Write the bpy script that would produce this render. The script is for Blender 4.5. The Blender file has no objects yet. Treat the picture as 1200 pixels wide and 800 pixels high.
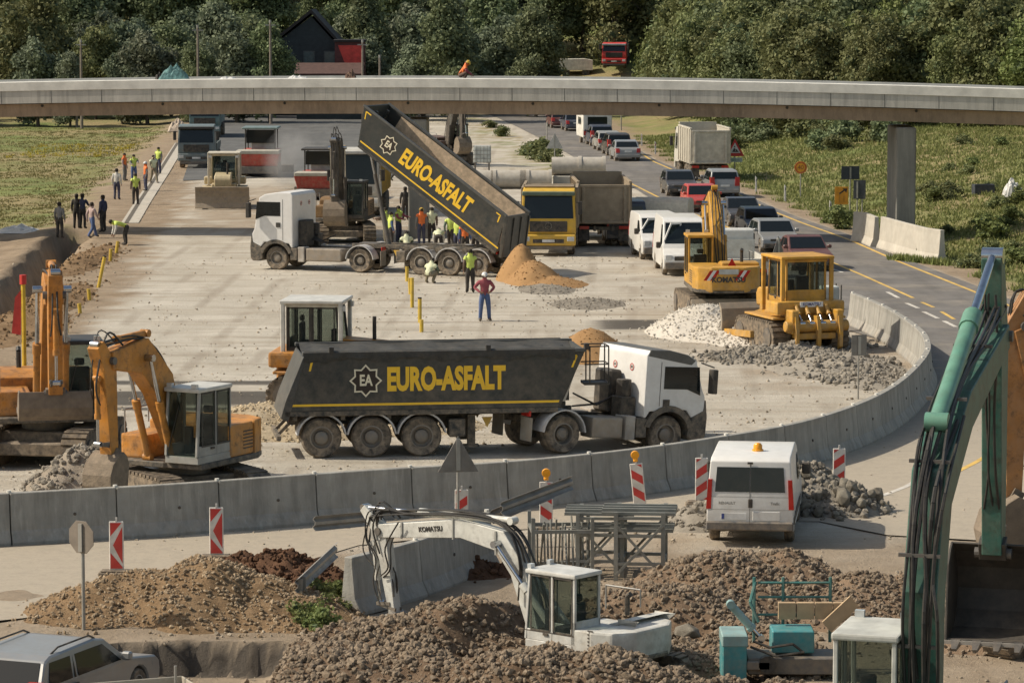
import bpy, bmesh, math, random
import numpy as np
from mathutils import Vector, Matrix, noise
from math import radians as R, sin, cos, tan, atan, atan2, pi, sqrt
random.seed(7)
rng = np.random.default_rng(7)
C = bpy.context.scene.collection
# ---------------------------------------------------------------- camera model
CH = 12.3; FPX = 4000.0; HOR = -20.0
PITCH = atan((400 - HOR) / FPX)
def W(px, py, z=0.0):
    """world point at height z that the survey photo shows at (px, py)"""
    fw = Vector((0, cos(PITCH), -sin(PITCH))); up = Vector((0, sin(PITCH), cos(PITCH)))
    d = fw * FPX + Vector((1, 0, 0)) * (px - 600) + up * (400 - py)
    t = (z - CH) / d.z
    return Vector((0, 0, CH)) + d * t
def XD(px, Y, z=0.0):
    return (px - 600) / FPX * (Y * cos(PITCH) + (CH - z) * sin(PITCH))
def ZD(py, Y):
    return CH - Y * tan(PITCH + atan((py - 400) / FPX))
# ---------------------------------------------------------------- objects
def link(o, parent=None):
    C.objects.link(o)
    if parent is not None: o.parent = parent
    return o
def meta(o, label=None, cat=None, group=None, kind=None):
    if label: o['label'] = label
    if cat: o['category'] = cat
    if group: o['group'] = group
    if kind: o['kind'] = kind
    return o
def thing(name, label, cat, loc=(0, 0, 0), rz=0.0, group=None, rx=0, ry=0):
    o = bpy.data.objects.new(name, None); link(o); o.empty_display_size = .2
    o.location = loc; o.rotation_euler = (rx, ry, rz)
    return meta(o, label, cat, group)
def copy_tree(o, parent=None):
    c = o.copy(); C.objects.link(c); c.parent = parent
    for ch in list(o.children): copy_tree(ch, c)
    return c
def dup(o, loc, rz=None, label=None, group=None):
    c = copy_tree(o); c.location = loc
    if rz is not None: c.rotation_euler = (c.rotation_euler[0], c.rotation_euler[1], rz)
    if label: c['label'] = label
    if group: c['group'] = group
    return c
# ---------------------------------------------------------------- materials
MC = {}
def nodes(name):
    m = bpy.data.materials.new(name); m.use_nodes = True
    nt = m.node_tree; b = nt.nodes['Principled BSDF']
    return m, nt, b
def lk(nt, a, b): nt.links.new(a, b)
def mixc(nt, fac, a, b):
    n = nt.nodes.new('ShaderNodeMix'); n.data_type = 'RGBA'
    for s, v in ((0, fac), (6, a), (7, b)):
        if isinstance(v, (int, float)): n.inputs[s].default_value = v
        elif isinstance(v, tuple): n.inputs[s].default_value = (*v[:3], 1)
        else: lk(nt, v, n.inputs[s])
    return n.outputs[2]
def nz(nt, scale, detail=4, vec=None, rough=.6, out='Fac'):
    n = nt.nodes.new('ShaderNodeTexNoise'); n.inputs['Scale'].default_value = scale
    n.inputs['Detail'].default_value = detail; n.inputs['Roughness'].default_value = rough
    if vec is not None: lk(nt, vec, n.inputs['Vector'])
    return n.outputs[out]
def ramp(nt, v, lo, hi, a=0., b=1.):
    n = nt.nodes.new('ShaderNodeMapRange'); lk(nt, v, n.inputs[0])
    for i, q in enumerate((lo, hi, a, b)): n.inputs[i + 1].default_value = q
    return n.outputs[0]
def mth(nt, op, a, b=None):
    n = nt.nodes.new('ShaderNodeMath'); n.operation = op
    for i, v in enumerate((a, b)):
        if v is None: continue
        if isinstance(v, (int, float)): n.inputs[i].default_value = v
        else: lk(nt, v, n.inputs[i])
    return n.outputs[0]
def bump(nt, b, h, strength=.3, dist=.02):
    n = nt.nodes.new('ShaderNodeBump'); n.inputs['Strength'].default_value = strength
    n.inputs['Distance'].default_value = dist; lk(nt, h, n.inputs['Height']); lk(nt, n.outputs[0], b.inputs['Normal'])
DUST = (.34, .27, .195)
def M(name, col=(.5, .5, .5), rough=.55, metal=0., dust=.35, var=.18, scale=2.5, bmp=0., zlo=.2, zhi=2.2, spec=.4, bscale=20, streak=0., grime=0.):
    """weathered surface: tone patches, grime, and road dust that gets thicker towards the ground"""
    if name in MC: return MC[name]
    m, nt, b = nodes(name)
    tc = nt.nodes.new('ShaderNodeTexCoord'); g = nt.nodes.new('ShaderNodeNewGeometry')
    n1 = nz(nt, scale, 5, tc.outputs['Object'])
    dark = tuple(c * (1 - var * 1.6) for c in col); lite = tuple(min(1, c * (1 + var)) for c in col)
    c = mixc(nt, ramp(nt, n1, .3, .7), dark, lite)
    sx = nt.nodes.new('ShaderNodeSeparateXYZ'); lk(nt, g.outputs['Position'], sx.inputs[0])
    zf = ramp(nt, sx.outputs['Z'], zlo, zhi, 1., .25)
    n2 = nz(nt, scale * 2.3, 6, tc.outputs['Object'], .7)
    f = mth(nt, 'MULTIPLY', mth(nt, 'MULTIPLY', ramp(nt, n2, .35, .7), zf), dust * 1.6)
    c = mixc(nt, mth(nt, 'MINIMUM', f, .9), c, DUST)
    if grime:
        c = mixc(nt, ramp(nt, nz(nt, scale * 2.9, 9, tc.outputs['Object'], .75), .5, .68, 0, grime), c, (.045, .032, .022))
        c = mixc(nt, ramp(nt, nz(nt, scale * 9, 5, tc.outputs['Generated'], .8), .62, .7, 0, grime * .8), c, (.25, .2, .15))
    if streak:
        mp = nt.nodes.new('ShaderNodeMapping'); mp.inputs['Scale'].default_value = (2.2, 2.2, .18); lk(nt, g.outputs['Position'], mp.inputs[0])
        c = mixc(nt, ramp(nt, nz(nt, 1.6, 5, mp.outputs[0], .7), .45, .72, 0, streak), c, tuple(q * .35 for q in col))
        c = mixc(nt, ramp(nt, nz(nt, 3.1, 4, mp.outputs[0], .7), .55, .75, 0, streak * .6), c, tuple(min(1, q * 1.7) for q in col))
    lk(nt, c, b.inputs['Base Color'])
    lk(nt, mth(nt, 'ADD', mth(nt, 'MULTIPLY', f, .4), rough), b.inputs['Roughness'])
    b.inputs['Metallic'].default_value = metal; b.inputs['Specular IOR Level'].default_value = spec
    if bmp: bump(nt, b, nz(nt, bscale, 4, tc.outputs['Object']), bmp, .03)
    MC[name] = m; return m
def glass(name='window_glass', tint=(.84, .88, .85), clear=.78, rough=.06):
    if name in MC: return MC[name]
    m, nt, b = nodes(name); out = nt.nodes['Material Output']
    b.inputs['Base Color'].default_value = (.03, .04, .042, 1) if clear > .5 else (.012, .016, .018, 1); b.inputs['Roughness'].default_value = rough
    b.inputs['Specular IOR Level'].default_value = .6
    t = nt.nodes.new('ShaderNodeBsdfTransparent'); t.inputs[0].default_value = (*tint, 1)
    mx = nt.nodes.new('ShaderNodeMixShader'); mx.inputs[0].default_value = 1 - clear
    lk(nt, t.outputs[0], mx.inputs[1]); lk(nt, b.outputs[0], mx.inputs[2]); lk(nt, mx.outputs[0], out.inputs[0])
    MC[name] = m; return m
# ---------------------------------------------------------------- mesh builder
class B:
    def __init__(s, xf=None): s.v = []; s.f = []; s.m = []; s.xf = xf; s.cm = 0
    def add(s, vs, fs):
        n = len(s.v)
        s.v += [tuple(s.xf @ Vector(v)) if s.xf is not None else tuple(v) for v in vs]
        s.f += [[i + n for i in f] for f in fs]; s.m += [s.cm] * len(fs); return s
    def hexa(s, p):           # 8 points: bottom 4 ccw, top 4 ccw
        return s.add(p, [(3, 2, 1, 0), (4, 5, 6, 7), (0, 1, 5, 4), (1, 2, 6, 5), (2, 3, 7, 6), (3, 0, 4, 7)])
    def box(s, c, d, rot=None):
        x, y, z = d[0] / 2, d[1] / 2, d[2] / 2
        p = [(-x, -y, -z), (x, -y, -z), (x, y, -z), (-x, y, -z), (-x, -y, z), (x, -y, z), (x, y, z), (-x, y, z)]
        if rot is not None:
            p = [tuple(rot @ Vector(q)) for q in p]
        return s.hexa([(q[0] + c[0], q[1] + c[1], q[2] + c[2]) for q in p])
    def bb(s, x0, x1, y0, y1, z0, z1):
        return s.box(((x0 + x1) / 2, (y0 + y1) / 2, (z0 + z1) / 2), (x1 - x0, y1 - y0, z1 - z0))
    def prism(s, pts, a, b, ax='y'):
        n = len(pts)
        def q(p, t): return (p[0], t, p[1]) if ax == 'y' else ((t, p[0], p[1]) if ax == 'x' else (p[0], p[1], t))
        vs = [q(p, a) for p in pts] + [q(p, b) for p in pts]
        ar = sum(pts[i][0] * pts[(i + 1) % n][1] - pts[(i + 1) % n][0] * pts[i][1] for i in range(n))
        fs = [[i, (i + 1) % n, (i + 1) % n + n, i + n] for i in range(n)] + [list(range(n))[::-1], list(range(n, 2 * n))]
        return s.add(vs, fs)
    def cyl(s, p0, p1, r, r2=None, n=14, cap=True):
        p0 = Vector(p0); p1 = Vector(p1); r2 = r if r2 is None else r2
        d = (p1 - p0).normalized(); u = d.orthogonal().normalized(); w = d.cross(u)
        vs = []
        for p, rr in ((p0, r), (p1, r2)):
            for i in range(n):
                a = 2 * pi * i / n; vs.append(tuple(p + (u * cos(a) + w * sin(a)) * rr))
        fs = [[i, (i + 1) % n, (i + 1) % n + n, i + n] for i in range(n)]
        if cap: fs += [list(range(n))[::-1], list(range(n, 2 * n))]
        return s.add(vs, fs)
    def tube(s, pts, r, n=6):
        for a, b in zip(pts[:-1], pts[1:]): s.cyl(a, b, r, n=n)
        return s
    def beam(s, p0, p1, w, h, up=(0, 0, 1)):
        p0 = Vector(p0); p1 = Vector(p1); d = (p1 - p0); L = d.length; d.normalize()
        y = Vector(up).cross(d)
        if y.length < 1e-4: y = Vector((0, 1, 0)).cross(d)
        y.normalize(); z = d.cross(y)
        rot = Matrix((d, y, z)).transposed()
        return s.box((p0 + p1) / 2, (L, w, h), rot)
    def lathe(s, prof, c=(0, 0, 0), ax='z', n=20):
        vs = []; fs = []; k = len(prof)
        for i in range(n):
            a = 2 * pi * i / n
            for r, h in prof:
                x, y = r * cos(a), r * sin(a)
                v = (x, y, h) if ax == 'z' else ((x, h, y) if ax == 'y' else (h, x, y))
                vs.append((v[0] + c[0], v[1] + c[1], v[2] + c[2]))
        for i in range(n):
            j = (i + 1) % n
            for q in range(k - 1): fs.append([i * k + q, i * k + q + 1, j * k + q + 1, j * k + q])
        return s.add(vs, fs)
    def panel(s, c4, u0, u1, v0, v1, off=.006, th=.006):
        a, b, c, d = [Vector(q) for q in c4]
        def P(u, v): return (a * (1 - u) + b * u) * (1 - v) + (d * (1 - u) + c * u) * v
        n = (b - a).cross(d - a).normalized()
        q = [P(u0, v0), P(u1, v0), P(u1, v1), P(u0, v1)]
        return s.hexa([p + n * (off - th) for p in q] + [p + n * off for p in q])
    def strip(s, path, w, z=0., zf=None):
        pts = [Vector((p[0], p[1], 0)) for p in path]; vs = []
        for i, p in enumerate(pts):
            d = (pts[min(i + 1, len(pts) - 1)] - pts[max(i - 1, 0)]).normalized(); n = Vector((-d.y, d.x, 0))
            for q in (p + n * w / 2, p - n * w / 2): vs.append((q.x, q.y, z + (zf(q.x, q.y) if zf else 0)))
        return s.add(vs, [[2 * i, 2 * i + 1, 2 * i + 3, 2 * i + 2][::-1] for i in range(len(pts) - 1)])
    def o(s, name, mats, parent=None, bev=0., smooth=False, label=None, kind=None, seg=1, fixn=True):
        me = bpy.data.meshes.new(name); me.from_pydata(s.v, [], s.f)
        if not isinstance(mats, (list, tuple)): mats = [mats]
        for m in mats: me.materials.append(m)
        if len(mats) > 1: me.polygons.foreach_set('material_index', s.m)
        if fixn or bev:
            bm = bmesh.new(); bm.from_mesh(me)
            bmesh.ops.recalc_face_normals(bm, faces=bm.faces)
            if bev:
                ed = [e for e in bm.edges if len(e.link_faces) == 2 and e.calc_face_angle(0) > .5]
                bmesh.ops.bevel(bm, geom=ed, offset=bev, segments=seg, profile=.6, affect='EDGES', clamp_overlap=True)
            bm.to_mesh(me); bm.free()
        if smooth:
            me.polygons.foreach_set('use_smooth', [True] * len(me.polygons))
            try: me.set_sharp_from_angle(angle=R(38))
            except Exception: pass
        me.update()
        o = bpy.data.objects.new(name, me); link(o, parent)
        if label: o['label'] = label
        if kind: o['kind'] = kind
        return o
def RZ(a): return Matrix.Rotation(a, 4, 'Z')
def RX(a): return Matrix.Rotation(a, 4, 'X')
def RY(a): return Matrix.Rotation(a, 4, 'Y')
def T(x, y, z): return Matrix.Translation((x, y, z))
def text_mesh(name, txt, size, mat, parent, mtx, xs=1., bold=.0, depth=.004):
    cu = bpy.data.curves.new(name, 'FONT'); cu.body = txt; cu.size = size; cu.align_x = 'CENTER'; cu.align_y = 'CENTER'
    cu.offset = bold; cu.extrude = depth; cu.resolution_u = 3
    t = bpy.data.objects.new(name + '_tmp', cu); C.objects.link(t)
    dg = bpy.context.evaluated_depsgraph_get()
    me = bpy.data.meshes.new_from_object(t.evaluated_get(dg)); bpy.data.objects.remove(t); bpy.data.curves.remove(cu)
    me.transform(mtx @ Matrix.Diagonal((xs, 1, 1, 1))); me.materials.clear(); me.materials.append(mat)
    return link(bpy.data.objects.new(name, me), parent)
FACE = {  # orientation for text standing on a vertical face, readable from outside
    '-y': Matrix.Rotation(pi / 2, 4, 'X'),
    '+y': Matrix.Rotation(pi, 4, 'Z') @ Matrix.Rotation(pi / 2, 4, 'X'),
    '-x': Matrix.Rotation(-pi / 2, 4, 'Z') @ Matrix.Rotation(pi / 2, 4, 'X'),
    '+x': Matrix.Rotation(pi / 2, 4, 'Z') @ Matrix.Rotation(pi / 2, 4, 'X')}
def arc(cx, cy, r, a0, a1, n): return [(cx + r * cos(a0 + (a1 - a0) * i / n), cy + r * sin(a0 + (a1 - a0) * i / n)) for i in range(n + 1)]
def fbm(x, y, s=1., o=4, seed=0.):
    v = 0; a = 1; t = 0
    for i in range(o): v += a * noise.noise((x * s + seed, y * s - seed, seed * 1.7)); t += a; a *= .5; s *= 2.1
    return v / t
# shared materials
GL = glass(); GLD = glass('dark_window_glass', (.3, .36, .36), .3)
RUB = M('tyre_rubber', (.045, .042, .038), .85, dust=.75, zlo=.1, zhi=1.6, bmp=.3)
BLK = M('black_plastic', (.022, .022, .022), .6, dust=.35)
STL = M('dusty_steel', (.13, .125, .12), .5, .5, dust=.5)
CHR = M('chrome_rod', (.5, .52, .55), .18, 1., dust=.05)
RIM = M('wheel_rim', (.2, .19, .175), .55, .4, dust=.6, zlo=.1, zhi=1.6)
SOIL = M('muddy_steel', (.17, .135, .1), .85, dust=.6, bmp=.5)
GRY = M('grey_steel', (.28, .28, .27), .5, .3, dust=.3)
HOSE = M('hose_rubber', (.018, .018, .018), .5, dust=.2)
AMB = M('amber_lens', (.8, .33, .02), .2, dust=.05); REDL = M('red_lens', (.45, .02, .015), .2, dust=.1)
LENS = M('headlight_lens', (.6, .62, .62), .12, .2, dust=.05); PLATE = M('plate_white', (.7, .7, .68), .4, dust=.2)
WHT = M('white_paint', (.66, .655, .63), .4, dust=.22, var=.06); SEAT = M('seat_cloth', (.03, .03, .035), .9, dust=.1)
# ================================================================ world, sun, camera
sc = bpy.context.scene
w = bpy.data.worlds.new('World'); sc.world = w; w.use_nodes = True
nt = w.node_tree; bg = nt.nodes['Background']
sky = nt.nodes.new('ShaderNodeTexSky'); sky.sky_type = 'NISHITA'; sky.sun_disc = False
SUN_EL = R(43); SUN_AZ = R(-88)       # azimuth clockwise from +Y: sun stands to the left, slightly beyond
sky.sun_elevation = SUN_EL; sky.sun_rotation = SUN_AZ; sky.dust_density = 2.0; sky.air_density = 1.1
bal = nt.nodes.new('ShaderNodeMix'); bal.data_type = 'RGBA'; bal.blend_type = 'MULTIPLY'; bal.inputs[0].default_value = 1; bal.inputs[7].default_value = (1.0, .92, .79, 1)   # warm, hazy daylight
nt.links.new(sky.outputs[0], bal.inputs[6]); nt.links.new(bal.outputs[2], bg.inputs[0]); bg.inputs[1].default_value = .15
sd = Vector((sin(SUN_AZ) * cos(SUN_EL), cos(SUN_AZ) * cos(SUN_EL), sin(SUN_EL)))
sl = bpy.data.lights.new('sun', 'SUN'); sl.energy = 4.9; sl.angle = R(.55); sl.color = (1, .91, .76)
so = bpy.data.objects.new('sun', sl); C.objects.link(so); so.rotation_euler = sd.to_track_quat('Z', 'Y').to_euler(); so.location = (0, 0, 50)
cd = bpy.data.cameras.new('camera'); cam = bpy.data.objects.new('camera', cd); C.objects.link(cam)
cam.location = (0, 0, CH); cam.rotation_euler = (pi / 2 - PITCH, 0, 0)
cd.sensor_width = 36; cd.lens = 36 * FPX / 1200; cd.clip_end = 5000; cd.clip_start = 1
sc.camera = cam
sc.view_settings.view_transform = 'Standard'; sc.view_settings.look = 'None'; sc.view_settings.exposure = 0; sc.view_settings.gamma = 1
sc.render.resolution_x = 1024; sc.render.resolution_y = 682
# ================================================================ terrain
def poly(pts): q = [W(*p) for p in pts]; return [(a.x, a.y) for a in q]
RE = [(640, 120), (700, 143), (752, 178), (766, 187), (796, 199), (860, 222), (900, 241), (940, 257), (996, 276), (1050, 300), (1140, 334), (1200, 358), (1330, 420), (1450, 500), (1500, 620)]
REw = poly(RE)
ry_ = np.array([p[1] for p in REw][::-1]); rx_ = np.array([p[0] for p in REw][::-1])
LEw = poly([(0, 352), (60, 280), (120, 225), (200, 155), (215, 138)])
ly_ = np.array([p[1] for p in LEw]); lx_ = np.array([p[0] for p in LEw])
def sst(a, b, x): t = np.clip((x - a) / (b - a), 0, 1); return t * t * (3 - 2 * t)
pD = W(35, 308); DITCH = [(-19.6, 128), (-20.6, 146), (-21.4, 160), (-21.9, 171)]
dy_ = np.array([p[1] for p in DITCH]); dx_ = np.array([p[0] for p in DITCH])
def lip(x): return .14 * np.sin(x * 1.3) + .04 * np.sin(x * 3.7 + 1) + .025 * np.sin(x * 9.7) + .02 * np.sin(x * 19.)
def hgt(x, y):
    x = np.asarray(x, float); y = np.asarray(y, float)
    dR = x - np.interp(y, ry_, rx_)
    h = .15 * np.clip(dR - 3.2, 0, 14) * sst(108, 140, y) + .05 * np.clip(dR - 17, 0, 100) * sst(108, 140, y)
    h = h + .22 * np.clip(y - 335, 0, 300)
    d = np.abs(x - np.interp(y, dy_, dx_)); inr = sst(118, 128, y) * (1 - sst(171, 176, y))
    h = h - 1.6 * (1 - sst(.45, 1.1, d)) * inr
    dL = np.interp(y, ly_, lx_) - x
    h = h - .35 * sst(-1, 3, dL) * (y > 100) * sst(118, 132, y) * (1 - sst(300, 340, y))
    h = h - .65 * (1 - sst(63.0, 63.15, y + lip(x))) * (1 - sst(-4.6, -4.0, x))
    h = h - .3 * (1 - sst(1.2, 3.2, np.hypot(x - 4.9, y - 89.5)))
    h = h - .55 * (1 - sst(2.6, 3.4, np.hypot(x - 1.8, y - 60.6)))
    return h
def H0(x, y): return float(hgt(x, y))
def G(px, py):      # a point on the ground
    p = W(px, py)
    for _ in range(6): p = W(px, py, H0(p.x, p.y))
    return p
def axis(segs):
    out = []
    for a, b, s in segs: out += list(np.arange(a, b, s))
    return np.array(out + [segs[-1][1]])
gx = axis([(-3000, -400, 400), (-400, -60, 20), (-60, -30, 1.0), (-30, -14, .4), (-14, -3.8, .12), (-3.8, 30, .4), (30, 70, 1.0), (70, 400, 20), (400, 3000, 400)])
gy = axis([(-400, 30, 40), (30, 54, 2), (54, 62.4, .35), (62.4, 63.6, .1), (63.6, 110, .35), (110, 180, .5), (180, 340, 1.2), (340, 640, 12), (640, 4000, 400)])
X, Y = np.meshgrid(gx, gy); Zh = hgt(X, Y)
inner = (np.abs(X) < 70) & (Y > 50) & (Y < 400)
nn = np.zeros_like(X)
for i in range(X.shape[0]):
    if gy[i] < 50 or gy[i] > 345: continue
    for j in range(X.shape[1]):
        if abs(gx[j]) < 62: nn[i, j] = fbm(gx[j], gy[i], .55, 3, 3.)
dR = X - np.interp(Y, ry_, rx_); dL = np.interp(Y, ly_, lx_) - X
rough = .04 + .16 * np.clip(sst(1, 5, dR) * sst(108, 135, Y) + sst(0, 3, dL) * sst(118, 130, Y), 0, 1) + .05 * (Y < 70)
Zn = Zh + nn * rough * inner
gr = np.clip(sst(1.0, 2.4, dR + nn * 1.6) * sst(112, 122, Y + nn * 6) + sst(-1.0, 1.4, dL - 1.2 + nn * 4.) * sst(171, 177, Y + 4 * nn), 0, 1)
dl2 = X - np.interp(Y, np.array([167., 190, 207, 236, 262, 294, 330]), np.array([8.6, 8.2, 7.2, 4.7, 2.6, 0., -3.]))
gr = np.maximum(gr, sst(.02, .3, nn + .1) * sst(-7., -2., dl2) * (1 - sst(-1.2, -.6, dl2)) * sst(186, 200, Y))
gr = np.maximum(gr, sst(318, 326, Y))
dirt = np.clip(sst(-5.6, -4.2, dL + nn * 2) * (Y > 100) + (1 - sst(72, 78, Y + nn * 4)) * .85 + sst(-.5, .5, dR), 0, 1)
cons = sst(-.15, .35, nn + .12 * np.sin(X * .2 + Y * .05)) * .8 * sst(3, 9, X) * sst(98, 108, Y) * (1 - sst(160, 175, Y))
dirt = np.clip(dirt + cons + .7 * sst(165, 172, Y) * (1 - sst(205, 212, Y)) * (X < -4) * sst(-.3, .3, nn + .15), 0, 1)
damp_shade = np.zeros_like(X)
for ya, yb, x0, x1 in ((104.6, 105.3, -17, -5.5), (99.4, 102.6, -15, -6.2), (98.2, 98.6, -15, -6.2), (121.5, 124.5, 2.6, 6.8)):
    damp_shade = np.maximum(damp_shade, sst(ya - .3, ya, Y + .3 * nn) * (1 - sst(yb, yb + .3, Y + .3 * nn)) * sst(x0, x0 + 1, X) * (1 - sst(x1 - 1, x1, X)))
damp_shade = np.maximum(damp_shade, sst(62.85, 62.95, Y + lip(X)) * (1 - sst(63.12, 63.22, Y + lip(X))) * (X < -4.2))  # shade under the ledge lip, painted into the soil colour
nr, ncol = X.shape
V = np.stack([X.ravel(), Y.ravel(), Zn.ravel()], 1)
ii, jj = np.meshgrid(np.arange(nr - 1), np.arange(ncol - 1), indexing='ij'); a = (ii * ncol + jj).ravel()
F = np.stack([a, a + 1, a + 1 + ncol, a + ncol], 1)
me = bpy.data.meshes.new('ground'); me.from_pydata(V.tolist(), [], F.tolist())
at = me.color_attributes.new('mask', 'FLOAT_COLOR', 'POINT')
at.data.foreach_set('color', np.stack([gr.ravel(), dirt.ravel(), damp_shade.ravel(), np.ones(gr.size)], 1).ravel())
me.polygons.foreach_set('use_smooth', [True] * len(me.polygons))
m, nt, b = nodes('ground_soil')
g = nt.nodes.new('ShaderNodeNewGeometry'); pos = g.outputs['Position']
mp = nt.nodes.new('ShaderNodeMapping'); mp.inputs['Scale'].default_value = (.13, 1.1, 1); lk(nt, pos, mp.inputs[0])
mp2 = nt.nodes.new('ShaderNodeMapping'); mp2.inputs['Scale'].default_value = (.5, .12, 1); mp2.inputs['Rotation'].default_value = (0, 0, .12); lk(nt, pos, mp2.inputs[0])
vc = nt.nodes.new('ShaderNodeVertexColor'); vc.layer_name = 'mask'
sp = nt.nodes.new('ShaderNodeSeparateColor'); lk(nt, vc.outputs[0], sp.inputs[0])
c = mixc(nt, ramp(nt, nz(nt, .25, 6, pos), .35, .65), (.41, .37, .305), (.52, .48, .41))
c = mixc(nt, ramp(nt, nz(nt, 1.0, 5, mp.outputs[0], .7), .48, .7, 0, .5), c, (.30, .245, .18))
c = mixc(nt, ramp(nt, nz(nt, 1.3, 4, mp2.outputs[0]), .55, .72, 0, .45), c, (.27, .225, .17))
c = mixc(nt, ramp(nt, nz(nt, 9, 4, pos, .75), .5, .8, 0, .45), c, (.22, .19, .15))
wv = nt.nodes.new('ShaderNodeTexWave'); wv.wave_type = 'BANDS'; wv.bands_direction = 'X'; wv.inputs['Scale'].default_value = .34; wv.inputs['Distortion'].default_value = 9; wv.inputs['Detail'].default_value = 1.5; wv.inputs['Detail Scale'].default_value = .18; lk(nt, mp2.outputs[0], wv.inputs[0])
trk = mth(nt, 'MULTIPLY', ramp(nt, wv.outputs['Fac'], .8, .99, 0, .42), ramp(nt, nz(nt, .22, 3, pos), .42, .58))
c = mixc(nt, trk, c, (.24, .2, .155))
wv2 = nt.nodes.new('ShaderNodeTexWave'); wv2.bands_direction = 'Y'; wv2.inputs['Scale'].default_value = .11; wv2.inputs['Distortion'].default_value = 7; wv2.inputs['Detail'].default_value = 2; wv2.inputs['Detail Scale'].default_value = .12; lk(nt, pos, wv2.inputs[0])
trk2 = mth(nt, 'MULTIPLY', ramp(nt, wv2.outputs['Fac'], .84, .99, 0, .42), ramp(nt, nz(nt, .17, 3, pos), .45, .6))
c = mixc(nt, trk2, c, (.25, .21, .16))
d = mixc(nt, ramp(nt, nz(nt, .7, 6, pos, .7), .35, .65), (.20, .145, .092), (.33, .25, .17))
d = mixc(nt, ramp(nt, nz(nt, 7, 5, pos, .75), .5, .75, 0, .6), d, (.15, .11, .075))
c = mixc(nt, mth(nt, 'MULTIPLY', sp.outputs[1], .9), c, d)
gcol = mixc(nt, ramp(nt, nz(nt, .35, 6, pos, .65), .35, .65), (.12, .155, .05), (.22, .235, .085))
gcol = mixc(nt, ramp(nt, nz(nt, .09, 5, pos, .6), .40, .56, 0, .8), gcol, (.31, .235, .13))
gcol = mixc(nt, ramp(nt, nz(nt, 5, 5, pos, .75), .45, .75, 0, .4), gcol, (.06, .085, .025))
c = mixc(nt, sp.outputs[0], c, gcol)
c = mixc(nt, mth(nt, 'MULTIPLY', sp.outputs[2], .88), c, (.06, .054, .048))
lk(nt, c, b.inputs['Base Color']); b.inputs['Roughness'].default_value = .93; b.inputs['Specular IOR Level'].default_value = .15
bump(nt, b, nz(nt, 6, 8, pos, .75), .7, .12)
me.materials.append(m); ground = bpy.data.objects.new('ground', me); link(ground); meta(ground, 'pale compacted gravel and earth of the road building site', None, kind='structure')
# ---------------------------------------------------------------- roads (sheets)
def sheet(name, pts, z, mat, label, step=None):
    q = poly(pts) if not hasattr(pts[0], 'x') else pts
    bm = bmesh.new(); vs = [bm.verts.new((x, y, z)) for x, y in q]; es = [bm.edges.new((vs[i], vs[(i + 1) % len(vs)])) for i in range(len(vs))]
    bmesh.ops.triangle_fill(bm, use_beauty=True, edges=es)
    bmesh.ops.recalc_face_normals(bm, faces=bm.faces)
    for f in bm.faces:
        if f.normal.z < 0: f.normal_flip()
    me = bpy.data.meshes.new(name); bm.to_mesh(me); bm.free(); me.materials.append(mat)
    return meta(link(bpy.data.objects.new(name, me)), label, None, kind='structure')
def asphalt(name, col, dcol, thr):
    m, nt, b = nodes(name); g = nt.nodes.new('ShaderNodeNewGeometry'); pos = g.outputs['Position']
    sx = nt.nodes.new('ShaderNodeSeparateXYZ'); lk(nt, pos, sx.inputs[0])
    mp = nt.nodes.new('ShaderNodeMapping'); mp.inputs['Scale'].default_value = (1.1, .1, 1); mp.inputs['Rotation'].default_value = (0, 0, .1); lk(nt, pos, mp.inputs[0])
    c = mixc(nt, ramp(nt, nz(nt, .5, 6, pos), .35, .65), tuple(q * .85 for q in col), tuple(q * 1.2 for q in col))
    c = mixc(nt, ramp(nt, nz(nt, 1.2, 4, mp.outputs[0]), .45, .7, 0, .45), c, tuple(q * .6 for q in col))
    near = ramp(nt, sx.outputs['Y'], thr, thr - 30)
    f = mth(nt, 'MAXIMUM', near, ramp(nt, nz(nt, .3, 6, pos, .7), .5, .75, 0, .5))
    f = mth(nt, 'MULTIPLY', f, ramp(nt, nz(nt, 3, 6, pos, .7), .25, .55, .72, 1))
    c = mixc(nt, f, c, dcol)
    c = mixc(nt, ramp(nt, nz(nt, 14, 3, pos, .8), .5, .8, 0, .3), c, tuple(q * .5 for q in col))
    lk(nt, c, b.inputs['Base Color']); b.inputs['Roughness'].default_value = .88; b.inputs['Specular IOR Level'].default_value = .2
    bump(nt, b, nz(nt, 30, 5, pos, .8), .4, .02); return m
ASP = asphalt('worn_asphalt', (.155, .145, .135), (.37, .32, .25), 118)
ASD = asphalt('dark_asphalt', (.115, .115, .112), (.2, .19, .17), 60)
roadpts = [(560, 128), (600, 146), (640, 166), (680, 189), (740, 219), (790, 250), (850, 296), (905, 340), (960, 378), (1030, 398), (1075, 425), (1072, 470), (1020, 512), (940, 540),
           (828, 569), (716, 586), (590, 600), (457, 612), (327, 624), (200, 632), (0, 643), (-160, 650), (-160, 745), (60, 722), (150, 700), (300, 676), (420, 640), (600, 622), (800, 612), (960, 612), (1040, 628), (1250, 640), (1500, 620)] + RE[::-1][1:]
sheet('road', roadpts, .03, ASP, 'dusty asphalt road that bends round the concrete barrier')
sheet('carriageway', [(214, 212), (330, 208), (470, 206), (476, 150), (500, 118), (262, 118), (240, 138)], .03, ASD, 'new dark asphalt of the unfinished carriageway under the bridge')
def marking(name, path, wd, mat, label, z=.036):
    q = [W(*p) for p in path]; b = B(); b.strip(q, wd, z)
    return meta(b.o(name, mat, fixn=False), label, None, kind='structure')
YM = M('yellow_road_paint', (.62, .4, .09), .7, dust=.6, zlo=-1, zhi=-.5, scale=1.5); WM = M('white_road_paint', (.6, .58, .53), .7, dust=.4, scale=1.5)
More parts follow.
